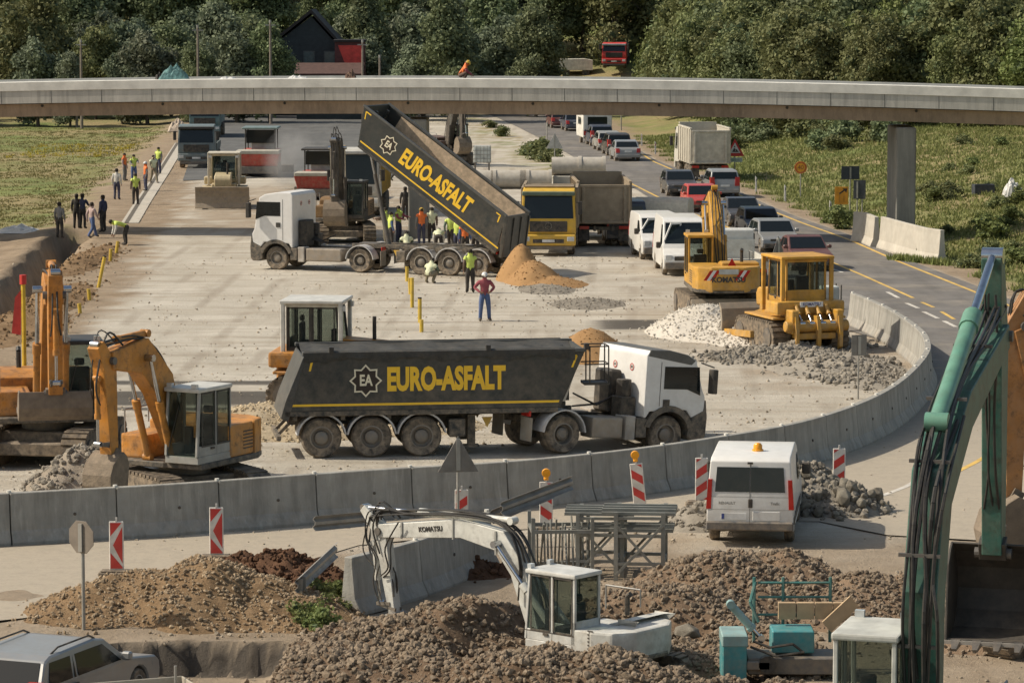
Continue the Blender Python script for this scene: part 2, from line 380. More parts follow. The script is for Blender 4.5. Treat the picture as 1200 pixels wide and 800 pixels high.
marking('yellow_edge_line', [(752, 181), (766, 190), (796, 203), (860, 226), (900, 246), (940, 262), (996, 282), (1050, 306), (1135, 340), (1200, 366), (1310, 420)], .16, YM, 'yellow line along the outer edge of the road')
marking('yellow_lane_line', [(690, 192), (740, 216), (800, 246), (860, 270), (920, 292), (965, 304), (1010, 323), (1070, 350)], .15, YM, 'yellow line between the two lanes')
for p, q in (((1080, 355), (1094, 361)), ((1103, 366), (1118, 375)), ((1128, 380), (1145, 390)), ((1155, 397), (1170, 407))):
    marking('yellow_dash', [p, q], .15, YM, 'short yellow dash ending the lane line')
for p, q in (((975, 316), (987, 320)), ((1040, 343), (1053, 350)), ((1062, 356), (1076, 362)), ((1082, 366), (1099, 374)), ((1106, 377), (1120, 384)), ((1150, 400), (1166, 412))):
    marking('white_dash', [p, q], .17, WM, 'short white dash on the bending road')
marking('white_line', [(1016, 589), (1060, 572), (1090, 556)], .15, WM, 'white line at the edge of the dusty road')
marking('yellow_line', [(1080, 572), (1110, 560), (1145, 542), (1190, 515)], .15, YM, 'yellow line on the road behind the green arm')

marking('concrete_channel', [(152, 262), (168, 236), (190, 203), (212, 168)], .9, M('channel_concrete', (.46, .43, .37), .85, dust=.3, var=.15), 'pale concrete drainage channel along the left edge of the carriageway', .034)
marking('channel_gutter', [(148, 262), (164, 236), (186, 203), (208, 168)], .22, M('gutter_dark', (.07, .065, .055), .9, dust=.2), 'dark narrow gutter beside the concrete channel', .04)  # flat strip in one dark tone
CONC = M('barrier_concrete', (.32, .31, .28), .85, dust=.35, var=.14, scale=1.2, zlo=0, zhi=.6, bmp=.35, streak=.55)
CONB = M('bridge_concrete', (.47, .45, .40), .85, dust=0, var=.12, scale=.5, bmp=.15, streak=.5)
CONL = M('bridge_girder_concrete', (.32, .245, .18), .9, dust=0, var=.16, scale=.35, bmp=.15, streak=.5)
CONT = M('bridge_curb_concrete', (.68, .66, .60), .85, dust=0, var=.12, scale=1.2)
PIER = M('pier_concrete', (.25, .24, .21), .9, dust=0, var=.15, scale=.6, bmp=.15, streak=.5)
# ---------------------------------------------------------------- bridge
br = thing('bridge', 'long grey concrete road bridge crossing over the building site on piers', 'bridge')
def bY(x): return 166.0 - .16 * x
def bZ(x): return 7.75 - .00055 * (x + 2) ** 2
def deckpart(name, prof, mat, x0=-75, x1=75, n=50):
    vs = []; fs = []; k = len(prof)
    for i in range(n + 1):
        x = x0 + (x1 - x0) * i / n
        for (dy, dz) in prof: vs.append((x, bY(x) + dy, bZ(x) + dz))
    for i in range(n):
        for q in range(k): fs.append([i * k + q, i * k + (q + 1) % k, (i + 1) * k + (q + 1) % k, (i + 1) * k + q])
    fs += [list(range(k)), list(range(n * k, n * k + k))]
    return B().add(vs, fs).o(name, mat, br)
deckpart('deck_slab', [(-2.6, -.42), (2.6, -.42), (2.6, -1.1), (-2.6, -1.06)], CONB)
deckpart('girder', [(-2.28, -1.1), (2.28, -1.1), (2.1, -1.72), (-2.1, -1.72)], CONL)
deckpart('road_surface', [(-2.2, -.36), (2.2, -.36), (2.2, -.415), (-2.2, -.415)], ASD)
for s_ in (-1, 1):
    deckpart('curb', [(s_ * 2.64, -.02), (s_ * 2.2, 0), (s_ * 2.2, -.417), (s_ * 2.64, -.44)][::s_], CONT)
for x in np.arange(-29, 30, 6.0): dr = B(); dr.cyl((x, bY(x) - 2.30, bZ(x) - 1.2), (x, bY(x) - 2.2, bZ(x) - 1.18), .07, n=8); dr.o('drain_opening', BLK, br)
for x in np.arange(-40, 41, 2.5): dr = B(); dr.bb(x - .012, x + .012, bY(x) - 2.606, bY(x) - 2.596, bZ(x) - 1.05, bZ(x) - .45); dr.o('formwork_joint', M('joint_dark', (.1, .1, .09), .9, dust=0), br)
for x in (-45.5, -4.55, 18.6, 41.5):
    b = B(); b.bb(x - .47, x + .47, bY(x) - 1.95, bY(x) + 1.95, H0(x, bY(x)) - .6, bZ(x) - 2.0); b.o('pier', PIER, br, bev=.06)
# clutter on the deck
def heap_bm(bumps, res, nz_a, nz_s, seed, sink=.05, follow=True, zb=None):
    x0 = min(b[0] - b[2] for b in bumps); x1 = max(b[0] + b[2] for b in bumps)
    y0 = min(b[1] - b[3] for b in bumps); y1 = max(b[1] + b[3] for b in bumps)
    xs = np.arange(x0, x1 + res, res); ys = np.arange(y0, y1 + res, res)
    Xg, Yg = np.meshgrid(xs, ys); Hh = np.zeros_like(Xg)
    for (bx, by, rx, ry, h) in bumps:
        r = np.hypot((Xg - bx) / rx, (Yg - by) / ry)
        Hh = np.maximum(Hh, h * np.clip(1 - r, 0, 1) ** .85 * (1 - .12 * np.exp(-(r * 5) ** 2)))
    N = np.array([[fbm(x, y, nz_s, 4, seed) for x in xs] for y in ys])
    Hs = Hh + N * nz_a * (np.clip(Hh / .3, 0, 1) * .9 + .1) - sink
    base = hgt(Xg, Yg) if follow else np.full_like(Xg, zb)
    return xs, ys, Xg, Yg, Hs, base, Hh
def rock_verts():
    bm = bmesh.new(); bmesh.ops.create_icosphere(bm, subdivisions=1, radius=1); v = np.array([q.co[:] for q in bm.verts]); f = np.array([[q.index for q in t.verts] for t in bm.faces]); bm.free(); return v, f
RV, RF = rock_verts()
def rocks_arrays(P, S, aniso=(.55, 1.2)):
    n = len(P); k = len(RV)
    q = rng.normal(size=(n, 4)); q /= np.linalg.norm(q, axis=1)[:, None]; w_, x, y, z = q.T
    Rm = np.stack([1 - 2 * (y * y + z * z), 2 * (x * y - z * w_), 2 * (x * z + y * w_), 2 * (x * y + z * w_), 1 - 2 * (x * x + z * z), 2 * (y * z - x * w_),
                   2 * (x * z - y * w_), 2 * (y * z + x * w_), 1 - 2 * (x * x + y * y)], 1).reshape(n, 3, 3)
    v = RV[None] * rng.uniform(.72, 1.18, (n, k, 1)) * rng.uniform(aniso[0], aniso[1], (n, 1, 3)) * S[:, None, None]
    v = np.einsum('nij,nkj->nki', Rm, v) + P[:, None]
    f = (RF[None] + (np.arange(n) * k)[:, None, None]).reshape(-1, 3)
    return v.reshape(-1, 3), f
def soil(name, a, b_, sc_=1.5, bm_=.8, spk=.5):
    if name in MC: return MC[name]
    m, nt, b = nodes(name); g = nt.nodes.new('ShaderNodeNewGeometry'); pos = g.outputs['Position']
    c = mixc(nt, ramp(nt, nz(nt, sc_, 6, pos, .7), .35, .65), a, b_)
    c = mixc(nt, ramp(nt, nz(nt, sc_ * 9, 4, pos, .8), .45, .75, 0, spk), c, tuple(q * .4 for q in a))
    ri = nt.nodes.new('ShaderNodeNewGeometry')
    c = mixc(nt, ramp(nt, ri.outputs['Random Per Island'], 0, 1, 0, .6), c, tuple(min(1, q * 1.25) for q in b_))
    lk(nt, c, b.inputs['Base Color']); b.inputs['Roughness'].default_value = .95; b.inputs['Specular IOR Level'].default_value = .1
    bump(nt, b, nz(nt, sc_ * 12, 6, pos, .8), bm_, .06); MC[name] = m; return m
def pile(name, label, cat, bumps, m1, m2=None, nst=0, smin=.03, smax=.08, res=.12, na=.25, ns=.9, seed=1., edge=1.25, group=None):
    xs, ys, Xg, Yg, Hs, base, Hh = heap_bm(bumps, res, na, ns, seed)
    keep = Hh > .015; Z = base + Hs; nr, nc = Xg.shape
    Vv = np.stack([Xg.ravel(), Yg.ravel(), Z.ravel()], 1)
    fa = []
    for i in range(nr - 1):
        for j in range(nc - 1):
            if keep[i, j] or keep[i + 1, j + 1] or keep[i, j + 1] or keep[i + 1, j]:
                a = i * nc + j; fa.append([a, a + 1, a + 1 + nc, a + nc])
    used = np.unique(np.array(fa)); mp_ = -np.ones(len(Vv), int); mp_[used] = np.arange(len(used))
    verts = Vv[used].tolist(); faces = [[int(mp_[i]) for i in f] for f in fa]; mi = [0] * len(faces); sm = [True] * len(faces)
    if nst:
        # stones follow the heap, a few roll off the foot
        cand = []
        while len(cand) < nst:
            bx, by, rx, ry, h = bumps[rng.integers(len(bumps))]
            r = sqrt(rng.random()) * edge; a_ = rng.random() * 2 * pi
            x, y = bx + rx * r * cos(a_), by + ry * r * sin(a_)
            j = int((x - xs[0]) / res); i = int((y - ys[0]) / res)
            if 0 <= i < nr - 1 and 0 <= j < nc - 1:
                t = Hh[i, j]
                if t > .02 or rng.random() < .12: cand.append((x, y, (Z[i, j] + Z[i + 1, j + 1]) / 2 if t > .02 else base[i, j] + .01))
            elif rng.random() < .05: cand.append((x, y, H0(x, y) + .01))
        P = np.array(cand); S = smin + (smax - smin) * rng.random(nst) ** 2.6
        P[:, 2] += S * .25
        rv, rf = rocks_arrays(P, S); n0 = len(verts)
        verts += rv.tolist(); faces += (rf + n0).tolist(); mi += [1] * len(rf); sm += [False] * len(rf)
    me = bpy.data.meshes.new(name); me.from_pydata(verts, [], faces); me.materials.append(m1); me.materials.append(m2 or m1)
    me.polygons.foreach_set('material_index', mi); me.polygons.foreach_set('use_smooth', sm); me.update()
    return meta(link(bpy.data.objects.new(name, me)), label, cat, group)
# ---------------------------------------------------------------- concrete barriers
def resample(pts, step):
    p = [Vector((q[0], q[1], 0)) for q in pts]; out = [p[0]]; 
    # smooth with Catmull-Rom first
    sm = []
    for i in range(len(p) - 1):
        a, b_, c, d = p[max(i - 1, 0)], p[i], p[i + 1], p[min(i + 2, len(p) - 1)]
        for k in range(12):
            t = k / 12; sm.append(.5 * ((2 * b_) + (c - a) * t + (2 * a - 5 * b_ + 4 * c - d) * t * t + (3 * b_ - a - 3 * c + d) * t ** 3))
    sm.append(p[-1]); acc = 0
    for a, b_ in zip(sm[:-1], sm[1:]):
        L = (b_ - a).length
        while acc + L >= step:
            t = (step - acc) / L; a = a + (b_ - a) * t; out.append(a.copy()); L = (b_ - a).length; acc = 0
        acc += L
    return out
JP = [(-.3, 0), (.3, 0), (.3, .08), (.17, .33), (.1, 1.0), (.1, 1.15), (-.1, 1.15), (-.1, 1.0), (-.17, .33), (-.3, .08)]
def jersey(pts, label, group, zs=1., par=None, mat=None, hook=True, gap=.012, name='concrete_barrier', hs=1.0):
    n = len(pts); vs = []; fs = []; k = len(JP)
    o0 = pts[0]; c0 = sum(pts, Vector()) / n; zb = H0(c0.x, c0.y)
    for i, p in enumerate(pts):
        d = (pts[min(i + 1, n - 1)] - pts[max(i - 1, 0)]).normalized(); nn_ = Vector((-d.y, d.x, 0))
        q = p + d * (gap if i == 0 else (-gap if i == n - 1 else 0))
        for (a, z) in JP: vs.append((q.x + nn_.x * a - c0.x, q.y + nn_.y * a - c0.y, z * hs))
    for i in range(n - 1):
        for q in range(k): fs.append([i * k + q, i * k + (q + 1) % k, (i + 1) * k + (q + 1) % k, (i + 1) * k + q])
    fs += [list(range(k)), list(range((n - 1) * k, n * k))]
    o = B().add(vs, fs).o(name, mat or CONC, None, bev=.015); o.location = (c0.x, c0.y, zb - .01); meta(o, label, 'barrier', group)
    if hook:
        e = pts[-1] - c0; b = B(); b.cyl((e.x, e.y, 1.12 * hs), (e.x, e.y, 1.2 * hs), .05, n=8); b.o('lifting_hook', CONT, o)
        m_ = pts[n // 2] - c0; dd = (pts[n // 2] - pts[n // 2 - 1]).normalized(); nrm = Vector((-dd.y, dd.x, 0))
        b = B(); p0 = m_ + nrm * -.13 + Vector((0, 0, .62)); b.cyl(p0 - nrm * .03, p0 + nrm * .05, .035, n=8); b.o('anchor_hole', BLK, o)
    return o
tops = [(-250, 585), (-120, 582), (0, 577), (76, 573), (200, 566), (327, 557), (457, 548), (590, 540), (716, 528), (828, 513), (935, 494), (1010, 470), (1055, 445), (1084, 415), (1086, 397), (1074, 382), (1042, 361), (1008, 346), (984, 338)]
bp = resample([W(x, y, 1.15)[:2] for x, y in tops], .48)
i = 0
while i + 5 < len(bp):
    jersey(bp[i:i + 6], 'tall grey concrete barrier section in the curved wall around the building site', 'concrete barriers of the curved wall'); i += 5
# shorter barriers on the verge by the right pier
def toG(l, z=0): return [Vector((W(x, y, z).x, W(x, y, z).y, 0)) for x, y in l]
HB = M('pale_concrete', (.46, .43, .37), .85, dust=.2, var=.1, scale=1.5, bmp=.2)
jersey(toG([(1001, 283), (1014, 284), (1027, 290)]), 'short pale concrete barrier block beside the verge, nearest the orange sign', None, mat=HB, hook=False, hs=1.25)
jersey(toG([(1034, 291), (1060, 299), (1085, 306), (1104, 309)]), 'long pale concrete barrier with sloping end on the verge below the right pier', None, mat=HB, hook=False, hs=1.3)
# curved foreground barrier behind the white excavator arm
fp = [Vector((W(x, y, 1.15).x, W(x, y, 1.15).y, 0)) for x, y in ((408, 652), (450, 642), (500, 628), (540, 612), (572, 598))]
fp2 = resample([(p.x, p.y) for p in fp], .4)
jersey(fp2[:7], 'near concrete barrier section whose bare flared end faces the earth heap', None, mat=CONC, gap=.0)
jersey(fp2[6:14], 'concrete barrier section behind the boom of the white excavator', None, mat=CONC)
jersey(fp2[13:], 'farthest concrete barrier section of the short row behind the white excavator', None, mat=CONC)
# ================================================================ vegetation
def leafmat(name, dk, md, lt, hs=.22):
    m, nt, b = nodes(name); out = nt.nodes['Material Output']
    g = nt.nodes.new('ShaderNodeNewGeometry'); oi = nt.nodes.new('ShaderNodeObjectInfo')
    c = mixc(nt, ramp(nt, nz(nt, .45, 3, g.outputs['Position'], .6), .38, .62), dk, md)
    c = mixc(nt, ramp(nt, g.outputs['Random Per Island'], .45, 1, 0, .85), c, lt)
    c = mixc(nt, ramp(nt, oi.outputs['Random'], 0, 1, 0, .65), c, tuple(q * w_ for q, w_ in zip(md, (.75, .6, .7))))
    lk(nt, c, b.inputs['Base Color']); b.inputs['Roughness'].default_value = .7; b.inputs['Specular IOR Level'].default_value = .2
    tr = nt.nodes.new('ShaderNodeBsdfTranslucent'); lk(nt, c, tr.inputs[0]); mx = nt.nodes.new('ShaderNodeMixShader'); mx.inputs[0].default_value = .25
    lk(nt, b.outputs[0], mx.inputs[1]); lk(nt, tr.outputs[0], mx.inputs[2]); lk(nt, mx.outputs[0], out.inputs[0]); return m
LF = [leafmat('foliage_dark', (.11, .15, .075), (.175, .225, .108), (.245, .29, .145)),
      leafmat('foliage_olive', (.11, .135, .055), (.18, .21, .085), (.26, .28, .12)),
      leafmat('foliage_grey', (.12, .15, .10), (.18, .22, .135), (.235, .28, .17)),  # greyed, lightened leaves: distance haze put into the colour
      leafmat('foliage_bright', (.10, .14, .045), (.17, .215, .07), (.25, .29, .105))]
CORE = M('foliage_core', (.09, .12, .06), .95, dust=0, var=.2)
BARK = M('bark', (.09, .075, .06), .9, dust=.1, bmp=.4)
def leaves(blobs, n, size, r):
    """leaf cards spread over the shells and volumes of the blobs"""
    wts = np.array([b[3] * b[4] for b in blobs]); wts = wts / wts.sum()
    k = r.choice(len(blobs), n, p=wts); bl = np.array(blobs)[k]
    d = r.normal(size=(n, 3)); d /= np.linalg.norm(d, axis=1)[:, None]
    rad = 1 - .5 * r.random(n) ** 2.0 + .2 * r.normal(size=n)
    P = bl[:, :3] + d * np.stack([bl[:, 3], bl[:, 3], bl[:, 4]], 1) * rad[:, None]
    nrm = d + r.normal(size=(n, 3)) * .75; nrm /= np.linalg.norm(nrm, axis=1)[:, None]
    t = np.cross(nrm, r.normal(size=(n, 3))); t /= np.linalg.norm(t, axis=1)[:, None]; u = np.cross(nrm, t)
    s = size * (.55 + .9 * r.random(n))
    a = (t * s[:, None]); b_ = (u * (s * (.5 + .4 * r.random(n)))[:, None])
    v = np.stack([P - a, P - b_ * .9 + a * .1, P + a, P + b_ * 1.1 - a * .15], 1).reshape(-1, 3)
    f = (np.arange(n * 4).reshape(-1, 4)); return v, f
def crown_mesh(name, blobs, n, size, seed, mat):
    r = np.random.default_rng(seed); v, f = leaves(blobs, n, size, r); verts = v.tolist(); faces = f.tolist(); mi = [0] * len(faces)
    bm = bmesh.new(); bmesh.ops.create_icosphere(bm, subdivisions=2, radius=1); iv = np.array([q.co[:] for q in bm.verts]); jf = [[q.index for q in t.verts] for t in bm.faces]; bm.free()
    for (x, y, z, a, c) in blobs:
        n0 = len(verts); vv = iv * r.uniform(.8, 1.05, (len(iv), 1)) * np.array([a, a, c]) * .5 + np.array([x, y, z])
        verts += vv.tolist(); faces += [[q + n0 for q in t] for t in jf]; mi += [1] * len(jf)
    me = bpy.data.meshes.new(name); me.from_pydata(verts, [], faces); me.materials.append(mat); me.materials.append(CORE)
    me.polygons.foreach_set('material_index', mi); me.update(); return me
def tree_blobs(seed, h, w, lo=.2, n=26):
    r = random.Random(seed); bl = []
    for i in range(n):
        t = lo + (1 - lo) * (i + .5) / n * .92; prof = sin(pi * min(1, (t - lo) / (1 - lo) * .82 + .16)) ** .7
        a = r.random() * 2 * pi; rr = w * .5 * prof * r.uniform(.25, .98)
        s = w * r.uniform(.13, .24) * (.6 + .5 * prof)
        bl.append((rr * cos(a), rr * sin(a), t * h, s, s * r.uniform(.75, 1.0)))
    bl.append((0, 0, h * .6, w * .3, h * .25)); return bl
def trunk_b(h, r0, seed, blobs):
    r = random.Random(seed); b = B(); pts = [Vector((0, 0, -.3))]
    for i in range(1, 5): pts.append(Vector((r.uniform(-.15, .15), r.uniform(-.15, .15), h * i / 5.5)))
    for i in range(4): b.cyl(pts[i], pts[i + 1], r0 * (1 - i * .2), r0 * (1 - (i + 1) * .2), 8)
    for bl in blobs[2:10]:
        s = pts[1 + (hash((seed, bl[0])) % 3)]; b.cyl(s, (bl[0] * .8, bl[1] * .8, bl[2]), r0 * .3, r0 * .1, 5)
    return b
TREE = []
for k, (h, wd, mt, sd_, lo) in enumerate(((11, 7.0, 0, 11, .12), (12.5, 7.5, 1, 12, .1), (10, 6.2, 2, 13, .1), (13.5, 6.6, 0, 14, .12), (9.5, 7.2, 3, 15, .08), (12, 8.2, 1, 16, .1), (11, 5.2, 2, 17, .1))):
    bl = tree_blobs(sd_, h, wd, lo); TREE.append((crown_mesh('crown', bl, 10500, .185, sd_, LF[mt]), trunk_b(h, .22, sd_, bl), h, mt))
TRT = []
KIND = {0: 'dark green', 1: 'olive green', 2: 'grey green', 3: 'bright green'}
tr_proto = {}
def tree(k, x, y, s, rz, label, group, name='tree'):
    me, tb, h, mt = TREE[k]
    o = thing(name, label, 'tree', (x, y, H0(x, y)), rz, group); o.scale = (s * random.uniform(.9, 1.15), s * random.uniform(.9, 1.15), s)
    link(bpy.data.objects.new('crown', me), o)
    if k not in tr_proto: tr_proto[k] = tb.o('trunk', BARK, o).data
    else: link(bpy.data.objects.new('trunk', tr_proto[k]), o)
    return o
rt = random.Random(5)
def clear(px, Y):      # gaps for the house, the kiosk and the red truck beyond the bridge
    return (325 < px < 436 and Y < 326) or (640 < px < 752 and Y < 350)
for Y0, h0, xa, xb in ((304, .78, -54, 8), (318, .9, -56, 30), (336, 1.0, -60, 60), (356, 1.05, -62, 64), (380, 1.15, -66, 70), (408, 1.2, -72, 74)):
    x = xa
    while x < xb:
        Yy = Y0 + rt.uniform(-5, 5); px = 600 + x * FPX / Yy
        if not clear(px, Yy) and not (Y0 == 304 and 560 < px < 760):
            right = x > 8
            k = rt.choice([1, 4, 5, 0, 1] if right else ([0, 2, 3, 0, 6, 1] if px < 330 else [2, 2, 6, 0, 1, 3]))
            tree(k, x + rt.uniform(-1, 1), Yy, h0 * rt.uniform(.75, 1.12), rt.random() * 6.28,
                 KIND[TREE[k][3]] + (' tree of the wood on the hill behind the right half of the bridge' if right else ' tree of the wood behind the left half of the bridge'),
                 'trees of the wood on the hill, right' if right else 'trees of the wood behind the bridge, left')
        x += rt.uniform(3.0, 4.4)
edge = [(15, 268), (19, 256), (24, 246), (31, 238), (38, 230), (46, 224), (55, 218), (66, 212), (78, 206)]
for off, hh in ((0, .72), (9, .9), (20, 1.0), (34, 1.1), (50, 1.15)):
    for (x0, y0), (x1, y1) in zip(edge[:-1], edge[1:]):
        L = math.hypot(x1 - x0, y1 - y0); n = max(1, round(L / 3.8))
        for q in range(n):
            t = (q + rt.uniform(.1, .9)) / n; x = x0 + (x1 - x0) * t + rt.uniform(-1, 1); y = y0 + (y1 - y0) * t + off + rt.uniform(-2, 2)
            k = rt.choice([1, 4, 5, 4, 1, 0]) if x > 22 else rt.choice([0, 1, 5])
            tree(k, x, y, hh * rt.uniform(.72, 1.05), rt.random() * 6.28, KIND[TREE[k][3]] + ' leafy tree at the top of the grassy slope right of the road', 'trees along the top of the right slope')
# shrubs
SH = []
for k, (mt, sd_) in enumerate(((3, 31), (1, 32), (0, 33))):
    bl = tree_blobs(sd_, 1.3, 1.7, .05, 14); SH.append(crown_mesh('leaves', bl, 1500, .075, sd_, LF[mt]))
def shrub(px, py, s, k, label, group=None, p=None):
    p = p or G(px, py); o = thing('shrub', label, 'shrub', (p.x, p.y, p.z - .1), random.random() * 6, group); o.scale = (s, s, s * random.uniform(.7, 1.))
    link(bpy.data.objects.new('leaves', SH[k]), o); b = B(); b.cyl((0, 0, -.1), (.05, .02, .7), .04, .02, 6); b.o('stem', BARK, o)
for i in range(24):
    px = rt.uniform(1085, 1215); py = rt.uniform(165, 320)
    shrub(px, py, rt.uniform(.45, 1.05), rt.choice([0, 1, 0, 1]), 'green shrub on the grassy slope right of the right pier', 'shrubs on the slope right of the pier')
for i in range(26):
    px = rt.uniform(830, 1050); py = rt.uniform(146, 178)
    shrub(px, py, rt.uniform(.9, 1.7), rt.choice([2, 1, 2, 1]), 'dark shrub along the foot of the trees under the bridge', 'shrubs under the bridge at the edge of the wood')
for px, py, s in ((575, 150, .8), (588, 160, .9), (622, 182, 1.1), (634, 187, 1.3), (646, 190, 1.1), (655, 196, .9), (668, 202, .8), (676, 212, .7), (694, 243, .8), (705, 238, .7)):
    shrub(px, py, s, 1, 'olive weed bush on the strip left of the queue road', 'weed bushes between the works and the road')
for px, py, s in ((976, 262, .9), (986, 268, .9), (992, 262, .7)):
    shrub(px, py, s, 0, 'small green bush at the foot of the orange signs', 'bushes by the orange signs')
for px, py, s in ((365, 712, .36), (378, 722, .42), (390, 700, .3), (360, 735, .34), (384, 745, .36)):
    shrub(px, py, s * 1.4, 0, 'fresh green weed by the bare end of the near barrier', 'weeds by the near barrier')
for px, py, s in ((315, 688, .3), (300, 672, .35)):
    shrub(px, py, s, 0, 'small weed on the earth heap beside the near barrier', 'weeds on the earth heap')
# grass: tufts over the right slope and the left field
def grass(name, label, pts, hmin, hmax, mat, blades=6):
    n = len(pts); P = np.repeat(np.array(pts), blades, axis=0) + np.concatenate([rng.normal(0, .16, (n * blades, 2)), np.zeros((n * blades, 1))], 1)
    a = rng.random(n * blades) * 2 * pi; hh = rng.uniform(hmin, hmax, n * blades); wd = .035 + .03 * rng.random(n * blades)
    lean = rng.normal(0, .35, (n * blades, 2)) * hh[:, None]; dx = np.stack([np.cos(a), np.sin(a), 0 * a], 1) * wd[:, None]
    tip = P + np.concatenate([lean, hh[:, None]], 1); v = np.stack([P - dx, P + dx, tip], 1).reshape(-1, 3)
    me = bpy.data.meshes.new(name); me.from_pydata(v.tolist(), [], np.arange(len(v)).reshape(-1, 3).tolist()); me.materials.append(mat)
    return meta(link(bpy.data.objects.new(name, me)), label, 'grass', None, 'stuff')
GM = leafmat('grass_blades', (.13, .165, .05), (.21, .24, .08), (.33, .34, .14)); GM2 = leafmat('grass_dry', (.14, .165, .052), (.23, .24, .085), (.36, .32, .15))
def scatter(n, x0, x1, y0, y1, test):
    out = []
    while len(out) < n:
        x = rng.uniform(x0, x1); y = y0 + (y1 - y0) * rng.random() ** 1.2
        if test(x, y) and abs(x) < y * .165: out.append((x, y, H0(x, y) - .02))
    return out
grass('slope_grass', 'tall grass on the slope right of the queue road', scatter(17000, 8, 44, 118, 275, lambda x, y: x - np.interp(y, ry_, rx_) > 1.5 + .6 * math.sin(y)), .10, .28, GM)
grass('field_grass', 'rough grass of the field left of the works', scatter(5000, -46, -19, 176, 300, lambda x, y: np.interp(y, ly_, lx_) - x > .8 + fbm(x, y, .3, 2, 9.)*2), .05, .13, GM2)
yl = leafmat('yellow_flowers', (.3, .25, .04), (.4, .33, .04), (.5, .42, .06))
grass('yellow_flowers', 'yellow flowering patch far in the left field', [(x, y, H0(x, y)) for x, y in [(rng.uniform(-37, -29), rng.uniform(248, 268)) for _ in range(160)]], .1, .22, yl)
grass('verge_weeds', 'thin weeds at the foot of the pale verge barrier', [(W(px, 306 + .1 * (px - 1060)).x, W(px, 306 + .1 * (px - 1060)).y, 0) for px in rng.uniform(1045, 1110, 160)], .15, .4, GM)
# ================================================================ heaps
S_EARTH = soil('brown_earth', (.15, .095, .052), (.28, .19, .11), 1.6)
S_ROCK = soil('brown_rock', (.12, .08, .052), (.24, .17, .115), 1.8); S_ROCKS = soil('brown_stones', (.115, .088, .062), (.26, .205, .15), 4, .4)
S_GRAV = soil('pale_gravel', (.36, .33, .28), (.52, .48, .42), 1.2, .5, .3); S_SAND = soil('orange_sand', (.20, .115, .05), (.30, .18, .085), 1.2, .4, .25)
S_TAN = soil('tan_gravel', (.34, .27, .18), (.48, .40, .28), 1.4, .5, .4); S_GREY = soil('grey_rubble', (.125, .112, .095), (.29, .26, .215), 3, .5)
S_DARK = soil('dark_red_roots', (.07, .035, .02), (.14, .08, .05), 2)
def at(px, Y): return XD(px, Y)
pile('rock_pile', 'big heap of brown broken rock in front of the white excavator', 'heap', [(at(570, 62.5), 62.6, 2.6, 2.6, 1.12), (at(480, 62), 62.2, 2.5, 2.2, .85), (at(645, 58.7), 58.6, 2.2, 1.6, 1.62), (at(715, 58.4), 58.3, 1.9, 1.5, 1.65), (at(775, 58.6), 58.5, 1.8, 1.5, 1.2), (at(830, 59.4), 59.4, 1.6, 1.6, .7), (at(400, 60.5), 60.6, 1.6, 1.6, .55), (at(540, 59.5), 59.6, 3.6, 2.0, .7)], S_ROCK, S_ROCKS, 17000, .012, .088, .09, .28, 1.6, 2.)
pile('rock_pile', 'heap of brown broken rock behind the teal rail frame', 'heap', [(at(850, 67), 67, 2.4, 3.2, 1.3), (at(920, 67.2), 67.2, 1.8, 2.8, 1.25), (at(780, 64.5), 64.2, 2.4, 3.0, 1.0), (at(720, 61), 61, 1.9, 2.2, .85), (at(830, 61.5), 61.5, 2.4, 2.6, 1.0)], S_ROCK, S_ROCKS, 15000, .012, .085, .09, .28, 1.6, 5.)
pile('rock_pile', 'lower heap of brown broken rock beside the green excavator boom', 'heap', [(at(1010, 66), 66, 2.0, 2.4, .95), (at(1090, 66), 66, 2.4, 2.2, .95), (at(1180, 64), 64, 2.6, 2.4, .9)], S_ROCK, S_ROCKS, 8000, .012, .075, .09, .15, 1.6, 8.)
pile('earth_pile', 'long heap of tan earth and stones beside the stop sign', 'heap', [(at(130, 66.2), 66.2, 1.8, 1.9, .8), (at(180, 66.6), 66.4, 1.8, 2.1, .95), (at(245, 67), 66.4, 1.9, 2.5, 1.3), (at(305, 66.6), 66.2, 1.8, 2.2, .85), (at(350, 65.8), 65.6, 1.4, 1.8, .6), (at(210, 65.2), 65.3, 3.2, 1.2, .5)], S_EARTH, soil('earth_stones', (.18, .125, .075), (.36, .28, .19), 4, .4), 8000, .006, .055, .1, .3, 1.3, 3.)
pile('root_heap', 'dark reddish tangle of roots and clods behind the tan earth heap', 'heap', [(at(335, 70), 70, 1.3, 1.2, .75), (at(285, 70.5), 70.5, .9, 1.0, .55), (at(375, 69), 69, .8, 1.0, .5), (at(545, 70.5), 70.5, 1.5, .9, .4)], S_DARK, S_DARK, 1500, .02, .1, .1, .45, 2.2, 6.)
pile('gravel_pile', 'pale grey gravel heap in front of the yellow excavator', 'heap', [(at(826, 120), 120.2, 2.2, 3.2, 1.25), (at(855, 119), 119, 2.2, 3, 1.0), (at(880, 117), 117.2, 1.6, 2.4, .7)], S_GRAV, S_GRAV, 2500, .02, .07, .15, .15, 1.1, 4.)
pile('sand_pile', 'orange sand heap behind the front tipper cab', 'heap', [(at(692, 112), 112, 1.5, 2.2, 1.2)], S_SAND, S_SAND, 300, .02, .05, .1, .08, 1.4, 7.)
pile('rubble_pile', 'low spread of grey rubble below the bulldozer', 'heap', [(at(930, 112), 112.5, 2.4, 3, .45), (at(980, 109), 109, 2.4, 4, .55), (at(1006, 106), 105.5, 1.3, 2.6, .4), (at(960, 116), 116, 2.0, 2.5, .5), (at(870, 112), 112, 1.6, 2, .25)], S_GREY, S_GREY, 2600, .03, .13, .15, .25, 1.3, 9.)
